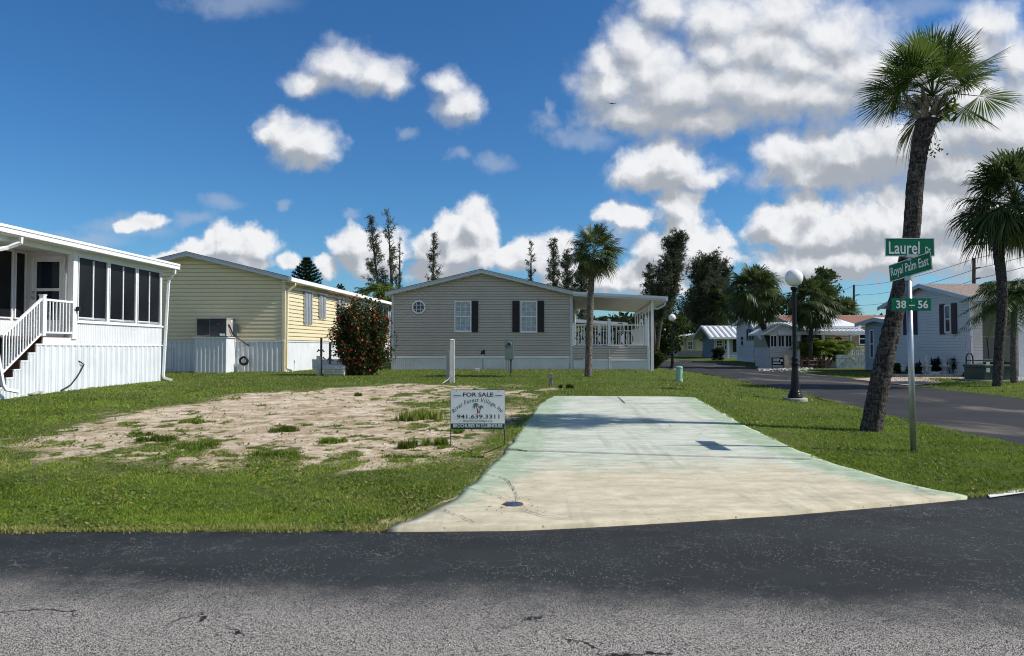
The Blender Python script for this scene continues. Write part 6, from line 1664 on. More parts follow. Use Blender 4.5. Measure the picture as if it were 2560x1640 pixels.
# palms across the road
Y0 = 50.0; g_ = P(1945, 915, Y0); g_.z = Hs(g_.x, Y0)
path, rads = pxpath([(1948, 918, 22), (1938, 890, 20), (1918, 840, 17), (1898, 790, 17), (1893, 765, 24)], Y0)
sabal('palm_tree', 'leaning palm with bushy crown in front of the white metal roofed house', g_, path, rads, P(1887, 728, Y0), 2.0, 60, 41, None, 16, leaf='palmleaf2', dead=14, el1=-70, nl=34, wid=.045, droop=.4)
Y0 = 48.0; g_ = P(2026, 915, Y0); g_.z = Hs(g_.x, Y0)
path, rads = pxpath([(2026, 918, 15), (2026, 880, 13), (2027, 830, 12), (2029, 790, 15)], Y0)
sabal('palm_tree', 'straight palm behind the nearer lamp post, rising from the feathery palm bush', g_, path, rads, P(2033, 752, Y0), 1.75, 50, 43, None, 12, leaf='palmleaf2', dead=10, el1=-62, nl=34, wid=.045, droop=.4)
Y0 = 80.0; g_ = P(2190, 850, Y0); g_.z = Hs(g_.x, Y0)
sabal('palm_tree', 'small distant palm crown showing above the red brown roof near the utility pole', g_, [tuple(g_), tuple(P(2190, 780, Y0))], [.2, .2], P(2115, 772, Y0), 1.4, 30, 47, None, 0, leaf='palmleaf2', dead=3, el1=-40, nl=24, wid=.06) if False else sabal('palm_tree', 'small distant palm crown showing above the red brown roof near the utility pole', P(2118, 900, Y0), [tuple(P(2118, 890, Y0)), tuple(P(2118, 790, Y0))], [.2, .2], P(2118, 778, Y0), 1.6, 30, 47, None, 0, leaf='palmleaf2', dead=3, el1=-40, nl=24, wid=.06)
Y0 = 84.0
sabal('palm_tree', 'shaded cabbage palm in front of the dark trees behind the cream house', P(1800, 890, Y0), [tuple(P(1802, 890, Y0)), tuple(P(1806, 815, Y0)), tuple(P(1812, 780, Y0))], [.28, .25, .25], P(1815, 765, Y0), 2.2, 36, 49, None, 0, leaf='palmleaf2', dead=8, el1=-60, nl=26, wid=.06)

def pinnate(name, label, base, stems, seed, mat, cat='palm', group=None, wid=.03, tr=.06, bark='palmbark2', nl=26, hang=1.0):
    """feather palm: stems = list of (crown centre, frond length, number, min el, max el)"""
    rg = np.random.default_rng(seed)
    r_ = empty(name, base, label, cat, group)
    V, Fc, T = [], [], []; k0 = 0
    for c, L, nf, e0, e1 in stems:
        c = np.array(c)
        for i in range(nf):
            az = i * 2.39996 + rg.uniform(-.4, .4); el = R(rg.uniform(e0, e1))
            h = np.array([math.cos(az), math.sin(az), 0]); LL = L * rg.uniform(.8, 1.15)
            ts = np.linspace(0, 1, nl)
            xs_ = LL * (ts * math.cos(el) + .18 * ts ** 2); zs_ = LL * (ts * math.sin(el) - (.55 * hang) * ts ** 2.2)
            rach = c[None] + h[None] * xs_[:, None] + UPV[None] * zs_[:, None]
            tg = nrm(np.gradient(rach, axis=0)); sd = np.array([-math.sin(az), math.cos(az), 0])[None]
            ln = LL * .30 * np.sin(np.pi * (ts * .86 + .12)) ** .7
            tn0 = rg.random() * .5
            for sg in (-1, 1):
                d = nrm(sd * sg + tg * .55 + UPV[None] * rg.uniform(-.55, .1, (nl, 1)))
                tip = rach + d * ln[:, None] - UPV[None] * (ln * .25)[:, None]
                w_ = tg * (wid * LL * .5)
                V.append(np.stack([rach, rach + d * (ln * .5)[:, None] + w_, tip, rach + d * (ln * .5)[:, None] - w_], 1).reshape(-1, 3))
                Fc.append(k0 + np.arange(4 * nl).reshape(nl, 4)); k0 += 4 * nl
                T.append(np.repeat(np.clip(tn0 + .4 * rg.random(nl), 0, .9), 4))
            ws = sd * .008 * LL; up = UPV[None] * .008 * LL
            V.append(np.stack([rach - ws, rach + ws], 1).reshape(-1, 3)); j = np.arange(nl - 1) * 2
            Fc.append(k0 + np.stack([j, j + 1, j + 3, j + 2], -1)); T.append(np.full(2 * nl, .7)); k0 += 2 * nl
    npmesh('fronds', np.concatenate(V), np.concatenate(Fc), mat, r_, np.concatenate(T))
    for c, L, nf, e0, e1 in stems:
        b0 = np.array([base[0] + (c[0] - base[0]) * .4, base[1] + (c[1] - base[1]) * .4, base[2] - .05])
        trunk_mesh([tuple(b0), tuple((b0 + np.array(c)) / 2 + rg.normal(0, .02, 3)), tuple(c)], [tr * 1.2, tr, tr * .9], M_[bark], r_, seed, 10, .04, sub=5, name='stem')
    return r_
# feather palm by the carport
Y0 = 27.5; g_ = G(2545, 950); g_ = P(2532, 950, Y0); g_.z = Hs(g_.x, Y0)
pinnate('date_palm', 'feathery date palm with drooping fronds in front of the open carport', g_, [(tuple(P(2536, 745, Y0)), 1.75, 46, -10, 82)], 51, M_['palmleaf'], 'palm tree', None, .022, .10, nl=40, hang=1.15)
# areca clump across the road
Y0 = 49.2; g_ = P(2060, 912, Y0); g_.z = Hs(g_.x, Y0)
st_ = []
for i in range(9):
    a = i * 2.4; st_.append((tuple(np.array(P(2058 + 46 * math.cos(a) * (.4 + .07 * i), 890 - 3 * (i % 4), Y0 + .6 * math.sin(a)))), 2.0, 13, 25, 84))
pinnate('areca_palm', 'bright feathery palm bush in front of the tan awning house', g_, st_, 53, M_['arecaleaf'], 'palm bush', None, .035, .05, nl=22, hang=1.0)
# palms showing between the yellow and beige houses
Y0 = 56; g_ = P(945, 900, Y0); g_.z = .36
pinnate('feather_palm', 'bright green feathery palm top between the yellow and beige house roofs', g_, [(tuple(P(945, 728, Y0)), 1.6, 26, 5, 75), (tuple(P(915, 735, Y0)), 1.3, 14, 0, 70)], 57, M_['leafbright'], 'palm tree', None, .03, .12, nl=26)

def pine(name, label, Y, top, botpx, wpx, seed, mat='pine', dens=1.0, lean=0.0, start=.15, group='Australian pines behind the houses', tip=.25, sparse=0.0, cat='pine tree'):
    """wispy needle tree: trunk, rising limbs, hanging needle tufts"""
    rg = np.random.default_rng(seed)
    t_ = np.array(P(top[0], top[1], Y)); b = np.array(P(botpx, 900, Y)); b[2] = .3
    r_ = empty(name, tuple(b), label, cat, group)
    Hh = t_[2] - b[2]; wr = wpx * .5 * Y / F
    def tk(s_): 
        q = b + (t_ - b) * s_; q[0] += lean * math.sin(s_ * 3.1) * Hh * .05; return q
    path = [tuple(tk(s_)) for s_ in np.linspace(0, 1, 6)]
    m = MB(); m.tube(path, [.22, .18, .14, .10, .06, .015], 8)
    V, T = [], []
    nb = int(44 * dens)
    for i in range(nb):
        s_ = start + (1 - start) * (i + rg.random()) / nb
        az = rg.uniform(0, 6.28); prof = (min(1, (s_ - start) / .15 + .35)) * (1 - s_) ** .55 + tip * .4
        ln = wr * prof * rg.uniform(.55, 1.25)
        p0 = tk(s_); el = R(rg.uniform(25, 62))
        d = np.array([math.cos(az) * math.cos(el), math.sin(az) * math.cos(el), math.sin(el)]); LL = ln / math.cos(el) * .9
        e = p0 + d * LL
        m.tube([tuple(p0), tuple((p0 + e) / 2 - np.array([0, 0, .04 * LL])), tuple(e)], [.035, .022, .01], 4, False)
        if rg.random() < sparse: continue
        nt = max(4, int(14 * LL / .8))
        for k in range(nt):
            u = rg.uniform(.25, 1.05); c = p0 + d * LL * u + rg.normal(0, .20, 3) * (wr * .55)
            kk = int(7)
            dirs = nrm(rg.normal(0, .55, (kk, 3)) + d[None] * .7 + np.array([0, 0, -.25]))
            l_ = rg.uniform(.22, .55, kk)[:, None] * (wr * .35 + .25)
            sdv = nrm(np.cross(dirs, rg.normal(0, 1, (kk, 3)))) * (.026 * Y / 55)
            st = c + rg.normal(0, .06, (kk, 3))
            V.append(np.stack([st - sdv, st + sdv, st + dirs * l_ - np.array([0, 0, .1]) * l_], 1).reshape(-1, 3))
            T.append(np.repeat(np.clip(rg.random() * .5 + .4 * rg.random(kk), 0, .9), 3))
    m.build('trunk', M_['bark'], r_)
    V = np.concatenate(V); npmesh('crown', V, np.arange(len(V)).reshape(-1, 3), M_[mat], r_, np.concatenate(T))
    return r_
pine('australian_pine', 'slender sparse pine leaning left, left one of the pair beyond the yellow house', 58, (925, 545), 968, 56, 61, 'pinepale', 1.2, 0, .35, tip=.55)
pine('australian_pine', 'slender sparse pine with bare top, right one of the pair beyond the yellow house', 58, (968, 530), 984, 50, 62, 'pinepale', 1.1, .2, .35, tip=.5, sparse=.25)
pine('australian_pine', 'thin leafless pine top beside the pair beyond the yellow house', 60, (1000, 590), 996, 18, 63, 'pinepale', .6, 0, .35, tip=.5, sparse=.5)
pine('australian_pine', 'single narrow pine just behind the left roof slope of the beige house', 60, (1084, 582), 1070, 40, 64, 'pine', 1.2, .3, .35, tip=.6)
pine('australian_pine', 'nearly bare narrow pine behind the right roof slope of the beige house', 62, (1328, 606), 1325, 34, 65, 'pinepale', .9, 0, .4, tip=.5, sparse=.35)
pine('australian_pine', 'conical dark pine behind the beige house, tallest of the group by the deck palm', 62, (1384, 597), 1384, 54, 66, 'pine', 1.7, 0, .3)
pine('australian_pine', 'shorter dark pine between the conical pine and the deck palm', 64, (1418, 628), 1420, 58, 67, 'pine', 1.7, 0, .3)
pine('australian_pine', 'dark pine just behind the crown of the palm by the deck', 66, (1452, 632), 1455, 66, 68, 'pine', 1.7, 0, .3)
pine('australian_pine', 'tall wind bent dark pine above the far end of the deck roof', 74, (1700, 590), 1640, 92, 69, 'pine', 2.4, -.5, .3, tip=.5)
pine('australian_pine', 'short dark pine at the left foot of the wind bent pine', 76, (1622, 668), 1640, 52, 70, 'pine', 1.3, 0, .3, tip=.6)
pine('australian_pine', 'tall dark double topped pine above the cream house', 86, (1772, 650), 1760, 100, 71, 'pine', 2.6, 0, .15, tip=.6)
pine('australian_pine', 'dark pine right of the double topped pine above the striped roof', 88, (1806, 664), 1800, 76, 72, 'pine', 2.0, 0, .2, tip=.6)

def broad(name, label, Y, pxc, top, bot, wpx, seed, mat='leafdark', n_=5200, size=.34, group=None, cat='tree', blobs=26, base_z=.3, trunk=True, fill=.62, asp=1.7, depth=1.0, mesh=None):
    rg = np.random.default_rng(seed)
    t_, b0 = P(pxc, top, Y), P(pxc, bot, Y)
    zc = (t_.z + b0.z) / 2; hz = (t_.z - b0.z) / 2; wx = wpx * .5 * Y / F
    base = (t_.x, Y, base_z)
    r_ = empty(name, base, label, cat, group)
    c0 = np.array([t_.x, Y, zc])
    V, T, Q = [], [], []; k0 = 0
    m = MB()
    if trunk:
        m.tube([base, (t_.x + .1, Y, zc - hz * .5), (t_.x, Y, zc + hz * .3)], [.06 * hz + .05, .045 * hz + .04, .02 * hz], 8)
    for i in range(blobs):
        d = nrm(rg.normal(0, 1, 3)); rr = rg.uniform(.25, 1) ** .5 * .86
        # uneven outline: lumps sit at different distances from the centre
        c = c0 + d * rr * np.array([wx, wx * depth, hz]) * rg.uniform(.75, 1.08)
        s_ = rg.uniform(.16, .34) * min(wx, hz) * 1.15
        k = int(n_ / blobs * rg.uniform(.6, 1.4))
        dd = nrm(rg.normal(0, 1, (k, 3))); p = c + dd * (s_ * rg.random((k, 1)) ** .45) * np.array([1.15, 1.15, .85])
        v, q = leafquads(p, size * .8, rg, .5, asp, dd * .6)
        V.append(v); Q.append(q + k0); k0 += len(v)
        T.append(np.repeat(np.clip(rg.random() * .45 + .5 * rg.random(k), 0, .92), 4))
        if trunk: m.tube([(t_.x + (c[0] - t_.x) * .1, Y + (c[1] - Y) * .1, zc - hz * .4 + (c[2] - zc + hz * .4) * .2), tuple(c)], [.03 * hz, .006 * hz + .005], 5, False)
    if trunk: m.build('trunk', M_['bark'], r_)
    npmesh('crown', np.concatenate(V), np.concatenate(Q), M_[mat], r_, np.concatenate(T))
    return r_
# trees of the dark belt at the end of the road
belt = [(1600, 760, 905, 130, 96, 'leafdark', 'dark bushy tree right behind the corner post of the deck'),
        (1672, 690, 900, 130, 100, 'leafdark', 'dark leafy tree under the wind bent pine'),
        (1735, 690, 890, 110, 104, 'leaf', 'loose leafy tree between the wind bent pine and the double topped pine'),
        (1790, 720, 890, 130, 100, 'leafdark', 'dark tree directly above the striped roof house'),
        (1860, 735, 880, 120, 98, 'leafdark', 'dark tree behind the crown of the leaning palm'),
        (1905, 668, 860, 110, 104, 'leaf', 'leafy tree peeping over the right side of the leaning palm crown'),
        (1965, 735, 850, 130, 96, 'leafdark', 'dark tree between the leaning palm and the lamp globe'),
        (2062, 640, 830, 88, 92, 'leaf', 'tall rounded tree standing above the palm behind the lamp post'),
        (2092, 740, 830, 80, 90, 'leafdark', 'low dark tree left of the thin distant utility pole')]
for i, (pxc, tp_, bt, wp, Y_, mt, lb) in enumerate(belt):
    broad('tree', lb, Y_, pxc, tp_, bt, wp, 100 + i, mt, 5200, .42, 'trees behind the far houses', blobs=34)
broad('tree', 'bushy palm like tree mass behind the far lamp globe', 80, 1660, 765, 890, 130, 121, 'leaf', 4200, .40, 'trees behind the far houses')
broad('tree', 'dark tree behind the deck, seen under its roof', 82, 1520, 780, 890, 190, 122, 'leafdark', 5000, .40, 'trees behind the far houses')
broad('tree', 'dark tuft of leaves above the yellow house roof, right of the norfolk pine', 52, 858, 705, 800, 52, 123, 'leafdark', 1500, .28, None, blobs=14)
broad('tree', 'small light green tree beside the feathery palm between two roofs', 54, 965, 700, 800, 66, 124, 'leafbright', 1800, .24, None, blobs=16)
broad('bush', 'croton bush with orange tipped leaves at the right end of the deck', 39, 1645, 868, 918, 52, 125, 'leaf', 2200, .14, None, 'bush', 18, Hs(7.7, 39), False)
broad('bush', 'small round dark bush on the grass before the striped roof house', 68, 1795, 862, 906, 42, 126, 'leafdark', 1700, .20, None, 'bush', 14, .2, True)
broad('bush', 'yellow green bush at the right foot of the feathery palm bush', 48.5, 2100, 882, 905, 40, 127, 'leafbright', 1300, .16, None, 'bush', 10, .05, False)
# norfolk pine: tiers
Y_ = 56; rg = np.random.default_rng(88); b = P(765, 900, Y_); b.z = .3
r_ = empty('norfolk_pine', b, 'dense dark tiered pine rising behind the yellow house roof', 'pine tree')
m = MB(); tp = P(765, 643, Y_); m.tube([tuple(b), tuple(tp)], [.2, .03], 8); V, T = [], []
for i in range(17):
    z_ = P(765, 650 + i * 8.5, Y_).z; rr = (4 + min(i * 5.2, 29)) * Y_ / F; nb = 8
    for k in range(nb + i // 4):
        a = k * 6.283 / (nb + i // 4) + i * .5; d = np.array([math.cos(a), math.sin(a), 0]); L = rr * rg.uniform(.9, 1.1)
        for u in np.linspace(.1, 1, 9):
            c = np.array([b.x, Y_, z_]) + d * L * u + UPV * (.30 * L * u ** 2)
            kk = 14; dr = nrm(rg.normal(0, .5, (kk, 3)) + d * .9 + UPV * .5); sdv = nrm(np.cross(dr, rg.normal(0, 1, (kk, 3)))) * .028
            V.append(np.stack([c - sdv, c + sdv, c + dr * rg.uniform(.14, .30, (kk, 1))], 1).reshape(-1, 3)); T.append(np.repeat(rg.random(kk) * .8, 3))
m.build('trunk', M_['bark'], r_); V = np.concatenate(V); npmesh('crown', V, np.arange(len(V)).reshape(-1, 3), M_['norfolk'], r_, np.concatenate(T))
# distant belt that closes the horizon
rg = np.random.default_rng(99); k = 42000
xs_ = np.where(rg.random(k) < .65, rg.uniform(-120, 190, k), rg.uniform(-260, 330, k)); ys_ = rg.uniform(150, 175, k)
hh_ = 5.0 + 4.5 * fbm(xs_ * .08, ys_ * .03 + 5, 4)
p = np.stack([xs_, ys_, hh_ * rg.random(k) ** .6], -1)
V, Q = leafquads(p, 1.5, rg, .5, 1.5); npmesh('distant_trees', V, Q, M_['leafdark'], None, np.repeat(rg.random(k) * .8, 4), kind='stuff')

# red flowering bush
q_ = G(903, 938); Y_ = q_.y; sc = Y_ / F; rg = np.random.default_rng(77)
r_ = empty('flowering_bush', q_, 'tall dark green bush covered in red flowers beside the louvred unit', 'bush')
m = MB(); V, T, Q = [], [], []; k0 = 0; FP = []
for i in range(100):
    a = rg.uniform(0, 6.28); u = rg.random() ** .5
    h = rg.uniform(60, 176) * sc * (1.06 - .22 * u)
    if i < 12: h = rg.uniform(165, 192) * sc; u *= .7
    rad = u * 76 * sc * (1 if h > 60 * sc else .6)
    tipx = np.array([q_.x + math.cos(a) * rad + 4 * sc, Y_ + math.sin(a) * rad * .8, q_.z + h])
    b0 = np.array([q_.x + math.cos(a) * 14 * sc * u, Y_ + math.sin(a) * 14 * sc * u, q_.z - .05])
    mid = b0 * .45 + tipx * .55; mid[:2] += (tipx[:2] - b0[:2]) * .12
    m.tube([tuple(b0), tuple(mid), tuple(tipx)], [.02, .014, .006], 5, False)
    for k in range(20):
        t_ = rg.uniform(.12, 1.0); c = (b0 * (1 - t_) ** 2 + mid * 2 * t_ * (1 - t_) * 1.0 + tipx * t_ ** 2); c = c + rg.normal(0, .09, 3)
        kk = 24; p = c + rg.normal(0, .105 * (1.15 - .45 * t_), (kk, 3))
        v, q = leafquads(p, .088, rg, .5, 1.6); V.append(v); Q.append(q + k0); k0 += len(v); T.append(np.repeat(np.clip(rg.random(kk) * .75 + .15 * rg.random(), 0, .93), 4))
        if rg.random() < .5 and t_ > .2: FP.append(c + nrm(rg.normal(0, 1, 3) + np.array([(c[0] - q_.x), -1.6, .3])) * .17)
m.build('stems', M_['bark'], r_)
npmesh('foliage', np.concatenate(V), np.concatenate(Q), M_['bushleaf'], r_, np.concatenate(T))
Vf, Ff = [], []
for c in FP:
    n3 = nrm(rg.normal(0, .5, 3) + np.array([.2, -1, .3])); e = nrm(np.cross(n3, UPV)); g2 = np.cross(n3, e); s0 = rg.uniform(.03, .062)
    for j in range(5):
        a = j * 1.2566 + rg.random(); d = e * math.cos(a) + g2 * math.sin(a); sd = np.cross(n3, d)
        b0 = len(Vf); Vf += [c, c + (d * .6 + sd * .45) * s0 + n3 * s0 * .35, c + d * s0 + n3 * s0 * .2, c + (d * .6 - sd * .45) * s0 + n3 * s0 * .35]; Ff.append((b0, b0 + 1, b0 + 2, b0 + 3))
npmesh('flowers', np.array(Vf), np.array(Ff), M_['flower'], r_, kind='stuff')

# weeds in the sandy patch
def weed(px_, py_, wpx, hpx, seed, lab, mat='leafbright', tall=False):
    g_ = G(px_, py_); sc = g_.y / F; rg = np.random.default_rng(seed); k = int(wpx * (14 if tall else 11))
    ns = max(4, int(wpx / 11)); cxw, cyw = rg.normal(0, .42, ns) * wpx * .5 * sc, rg.normal(0, .42, ns) * wpx * .40 * sc
    wi = rg.integers(0, ns, k); ssz = rg.uniform(.06, .22, ns)[wi] * wpx * .5 * sc
    x = g_.x + cxw[wi] + rg.normal(0, 1, k) * ssz; y = g_.y + cyw[wi] + rg.normal(0, 1, k) * ssz
    z = H(x, y); L = hpx * sc * rg.uniform(.35, 1.1, k); a = rg.uniform(0, 6.28, k); ln = rg.uniform(.1, .8, k) * L * (.5 if tall else 1.0); w_ = (.006 if tall else .010) * rg.uniform(.7, 1.3, k) * sc / .005
    w_ = w_ * .9
    V = np.stack([np.stack([x - w_ * np.cos(a + 1.57), y - w_ * np.sin(a + 1.57), z], -1), np.stack([x + w_ * np.cos(a + 1.57), y + w_ * np.sin(a + 1.57), z], -1), np.stack([x + ln * np.cos(a), y + ln * np.sin(a), z + L], -1)], 1)
    o = npmesh('weed_clump', V, np.arange(3 * k).reshape(k, 3), M_[mat], None, np.repeat(np.where(rg.random(k) < (.25 if tall else .06), 1.0, rg.random(k) * .7), 3))
    tag(o, lab, 'weeds', 'weed clumps in the sandy patch')
weed(500, 1116, 150, 13, 1, 'widest low green weed clump, in the middle of the sandy patch', 'grass')
weed(395, 1104, 70, 17, 2, 'green weed clump left of the widest clump in the sandy patch')
weed(355, 1088, 44, 10, 3, 'small yellowish weed clump, leftmost in the sandy patch')
weed(1055, 1050, 110, 30, 4, 'tall dry grass clump just left of the for sale sign', 'grass', True)
weed(1022, 1122, 55, 22, 5, 'leafy weed clump below the tall dry grass, farther from the sign', 'leafbright')
weed(1092, 1116, 50, 22, 6, 'leafy weed clump just left of the lower sign frame', 'grass')
weed(830, 1108, 90, 14, 7, 'low weed clump right of centre in the sandy patch', 'grass')
weed(730, 1082, 80, 16, 8, 'yellow green weed clump in the upper middle of the sandy patch')
weed(488, 1058, 70, 11, 9, 'low weed clump at the upper left of the sandy patch', 'grass')
weed(1150, 1086, 40, 16, 10, 'weed clump behind the wire frame of the sign', 'grass')
weed(690, 1140, 120, 14, 11, 'grassy tongue of weeds at the lower edge of the sandy patch', 'grass')
weed(890, 990, 40, 9, 12, 'tiny green weed at the upper edge of the sandy patch', 'leafbright')
weed(1418, 972, 26, 12, 13, 'small weed on the lawn right of the marker stake', 'leaf')

# ------------------------------------------------------------------ garden things across the road
q_ = P(2520, 955, 29.0); q_.z = Hs(q_.x, 29)
r_ = empty('transformer_box', q_, 'dark green steel utility cabinet on a concrete pad beside the right palm', 'electrical cabinet')
a_, b2 = P(2460, 900, 29).x, P(2540, 900, 29).x; z1_ = P(2500, 912, 29).z
m = MB(); m.box(a_, b2, 29, 30.3, q_.z + .05, z1_ - .12); m.build('body', M_['dgreenbox'], r_, bevel=.02)
m = MB(); m.box(a_ - .03, b2 + .03, 28.95, 30.35, z1_ - .12, z1_); m.build('lid', M_['dgreenbox'], r_, bevel=.03)
m = MB(); m.box(a_ - .3, b2 + .5, 28.6, 30.6, q_.z - .05, q_.z + .05); m.build('pad', M_['concrete'], r_)
m = MB(); m.box(a_ + .08, a_ + .22, 28.985, 28.999, q_.z + .35, q_.z + .75); m.build('label_sticker', M_['panel'], r_)
# statues and planting bed in front of the shuttered house
for px_, lab in ((2316, 'pale stone fountain statue in the bed, left of its twin, by the shuttered house'), (2362, 'pale stone fountain statue in the bed, nearer the corner of the shuttered house')):
    Y_ = 34.5; q_ = P(px_, 935, Y_); q_.z = Hs(q_.x, Y_); s_ = Y_ / F
    m = MB(); m.lathe([(12 * s_, 0), (12 * s_, 3 * s_), (7 * s_, 5 * s_), (5.5 * s_, 12 * s_), (7 * s_, 20 * s_), (13 * s_, 24 * s_), (13.5 * s_, 27 * s_), (6 * s_, 28 * s_), (5 * s_, 33 * s_), (6.5 * s_, 38 * s_), (4 * s_, 43 * s_), (3 * s_, 45 * s_), (4.4 * s_, 48 * s_), (3.5 * s_, 51 * s_), (.5 * s_, 52.5 * s_)], q_, 14)
    o = m.build('garden_statue', M_['statue'], smooth=True); tag(o, lab, 'statue', 'stone statues in the planting bed')
Y_ = 34.0; q_ = P(2335, 940, Y_); q_.z = Hs(q_.x, Y_); s_ = Y_ / F
m = MB(); m.ball(q_ + Vector((0, 0, 6 * s_)), 8 * s_, 16, 1.9, 1, .8); m.tube([q_ + Vector((-14 * s_, 0, 9 * s_)), q_ + Vector((-20 * s_, 0, 16 * s_)), q_ + Vector((-17 * s_, 0, 24 * s_)), q_ + Vector((-22 * s_, 0, 24 * s_))], [3.5 * s_, 2.5 * s_, 2.2 * s_, 1 * s_], 8); m.tube([q_ + Vector((12 * s_, 0, 8 * s_)), q_ + Vector((20 * s_, 0, 12 * s_))], [5 * s_, 1 * s_], 8)
o = m.build('swan_planter', M_['statue'], smooth=True); tag(o, 'pale stone swan planter lying between the two statues', 'planter')
def straps(px_, py_, Y_, wpx, hpx, seed, lab, n_=70, mat='strap', cat='plant'):
    rg = np.random.default_rng(seed); g_ = P(px_, py_, Y_); z0 = Hs(g_.x, Y_); s_ = Y_ / F; V, F_, T = [], [], []
    for i in range(n_):
        a = rg.uniform(0, 6.28); u = rg.uniform(.1, 1); L = hpx * s_ * rg.uniform(.6, 1.1); out = u * wpx * .5 * s_
        p0 = np.array([g_.x + rg.normal(0, .15) * wpx * .4 * s_, Y_ + rg.normal(0, .1), z0]); d = np.array([math.cos(a), math.sin(a), 0]); sd = np.array([-d[1], d[0], 0]) * .035
        p1 = p0 + d * out * .4 + UPV * L * .75; p2 = p0 + d * out + UPV * L * (1.0 - .5 * u); b0 = len(V)
        V += [p0 - sd * .6, p0 + sd * .6, p1 - sd, p1 + sd, p2]; F_ += [(b0, b0 + 1, b0 + 3), (b0, b0 + 3, b0 + 2), (b0 + 2, b0 + 3, b0 + 4)]; T += [rg.random() * .8] * 5
    o = npmesh('strap_plant', np.array(V), np.array(F_), M_[mat], None, np.array(T)); tag(o, lab, cat)
straps(2390, 930, 34.6, 70, 62, 3, 'dark strap leaved plant at the corner of the shuttered house'); straps(2340, 930, 34.9, 50, 52, 4, 'dark strap leaved plant between the two stone statues'); straps(2298, 930, 34.8, 46, 40, 5, 'dark strap leaved plant left of the stone statues')
broad('bush', 'low dark hedge bush at the foot of the tall corner palm, before the shuttered house', 35.5, 2250, 903, 934, 70, 131, 'leafdark', 1500, .12, None, 'bush', 12, Hs(19, 35), False)
m = MB(); pts = [P(x, y, 33.6) for x, y in ((2225, 944), (2270, 945), (2330, 947), (2400, 946))]
for p in pts: p.z = Hs(p.x, p.y) + .05
m.tube(pts, .07, 6); o = m.build('bed_edging', M_['concrete']); tag(o, 'low curved concrete edging along the planting bed with the statues', 'edging')
# cart stored in the carport
Y_ = 33.6; q_ = P(2480, 935, Y_); z0 = zb8 + .03; s_ = Y_ / F
r_ = empty('golf_cart', (q_.x, Y_, z0), 'dark golf cart parked in the shade of the open carport', 'golf cart')
m = MB(); m.box(q_.x - .9, q_.x + 1.2, Y_ + .2, Y_ + 1.3, z0 + .28, z0 + .62); m.build('body', M_['black'], r_, bevel=.06)
m = MB(); m.box(q_.x - .35, q_.x + .35, Y_ + .2, Y_ + 1.3, z0 + .62, z0 + .78); m.build('seat', M_['concrete'], r_, bevel=.04)
m = MB(); m.box(q_.x - .42, q_.x - .32, Y_ + .2, Y_ + 1.3, z0 + .75, z0 + 1.15); m.build('backrest', M_['concrete'], r_, bevel=.03)
for dx in (-.6, .85):
    for dy in (.18, 1.32): m = MB(); m.tube([(q_.x + dx, Y_ + dy - .08, z0 + .22), (q_.x + dx, Y_ + dy + .08, z0 + .22)], .22, 18); m.build('wheel', M_['rubber'], r_)
for dx in (-.5, .7):
    for dy in (.25, 1.25): m = MB(); m.tube([(q_.x + dx, Y_ + dy, z0 + .6), (q_.x + dx * .85, Y_ + dy, z0 + 1.75)], .022, 6); m.build('roof_support', M_['black'], r_)
m = MB(); m.box(q_.x - .75, q_.x + .9, Y_ + .12, Y_ + 1.38, z0 + 1.75, z0 + 1.81); m.build('canopy', M_['concrete'], r_, bevel=.02)
m = MB(); m.ring((q_.x + .62, Y_ + .45, z0 + .98), .17, .016, (.7, 0, .7), 18); m.tube([(q_.x + .62, Y_ + .45, z0 + .98), (q_.x + .9, Y_ + .45, z0 + .6)], .02, 6); m.build('steering_wheel', M_['rubber'], r_)
# hand cart leaning at the corner, cloth, red tub
q_ = P(2425, 935, 32.7); z0 = Hs(q_.x, 32.7); s_ = 32.7 / F
r_ = empty('hand_truck', (q_.x, 32.7, z0), 'dark tubular hand truck standing at the corner of the carport', 'hand truck')
m = MB()
for dx in (-.16, .16): m.tube([(q_.x + dx, 32.7, z0 + .1), (q_.x + dx * .9, 32.72, z0 + .9)], .03, 8)
m.tube([(q_.x - .15, 32.72, z0 + .9), (q_.x - .08, 32.72, z0 + 1.04), (q_.x + .08, 32.72, z0 + 1.04), (q_.x + .15, 32.72, z0 + .9)], .03, 8)
for z_ in (.12, .75): m.tube([(q_.x - .16, 32.7, z0 + z_), (q_.x + .9 * (z_ > .5) + .16, 32.7, z0 + z_)], .025, 8)
m.build('frame', M_['black'], r_)
for dx in (-.2, .2): m = MB(); m.tube([(q_.x + dx - .03, 32.75, z0 + .12), (q_.x + dx + .03, 32.75, z0 + .12)], .12, 14); m.build('wheel', M_['rubber'], r_)
q_ = P(2420, 880, 32.9); V = []
m = MB(); m.tube([P(2412, 838, 32.9), P(2428, 845, 32.9)], .025, 6); m.tube([P(2420, 842, 32.9), P(2430, 842, 33.2)], .02, 6); o = m.build('towel_hook', M_['galv']); tag(o, 'small metal hook bar on the corner trim of the shuttered house', 'hook')
m = MB(); k = 9
tl = [P(2416 + 1.4 * i, 848 + (i % 2), 32.9 + .04 * (i % 2)) for i in range(k)]; bl = [P(2413 + 2.0 * i, 880 + (i % 3) * 2, 32.9 + .05 * ((i + 1) % 2)) for i in range(k)]
m.add([tuple(p) for p in tl + bl] + [tuple(p + Vector((0, .02, 0))) for p in tl + bl], [(i, i + 1, k + i + 1, k + i) for i in range(k - 1)] + [(2 * k + i, 2 * k + i + 1, 3 * k + i + 1, 3 * k + i) for i in range(k - 1)])
o = m.build('towel', M_['cloth']); tag(o, 'pale lilac towel hanging at the corner of the shuttered house', 'towel')
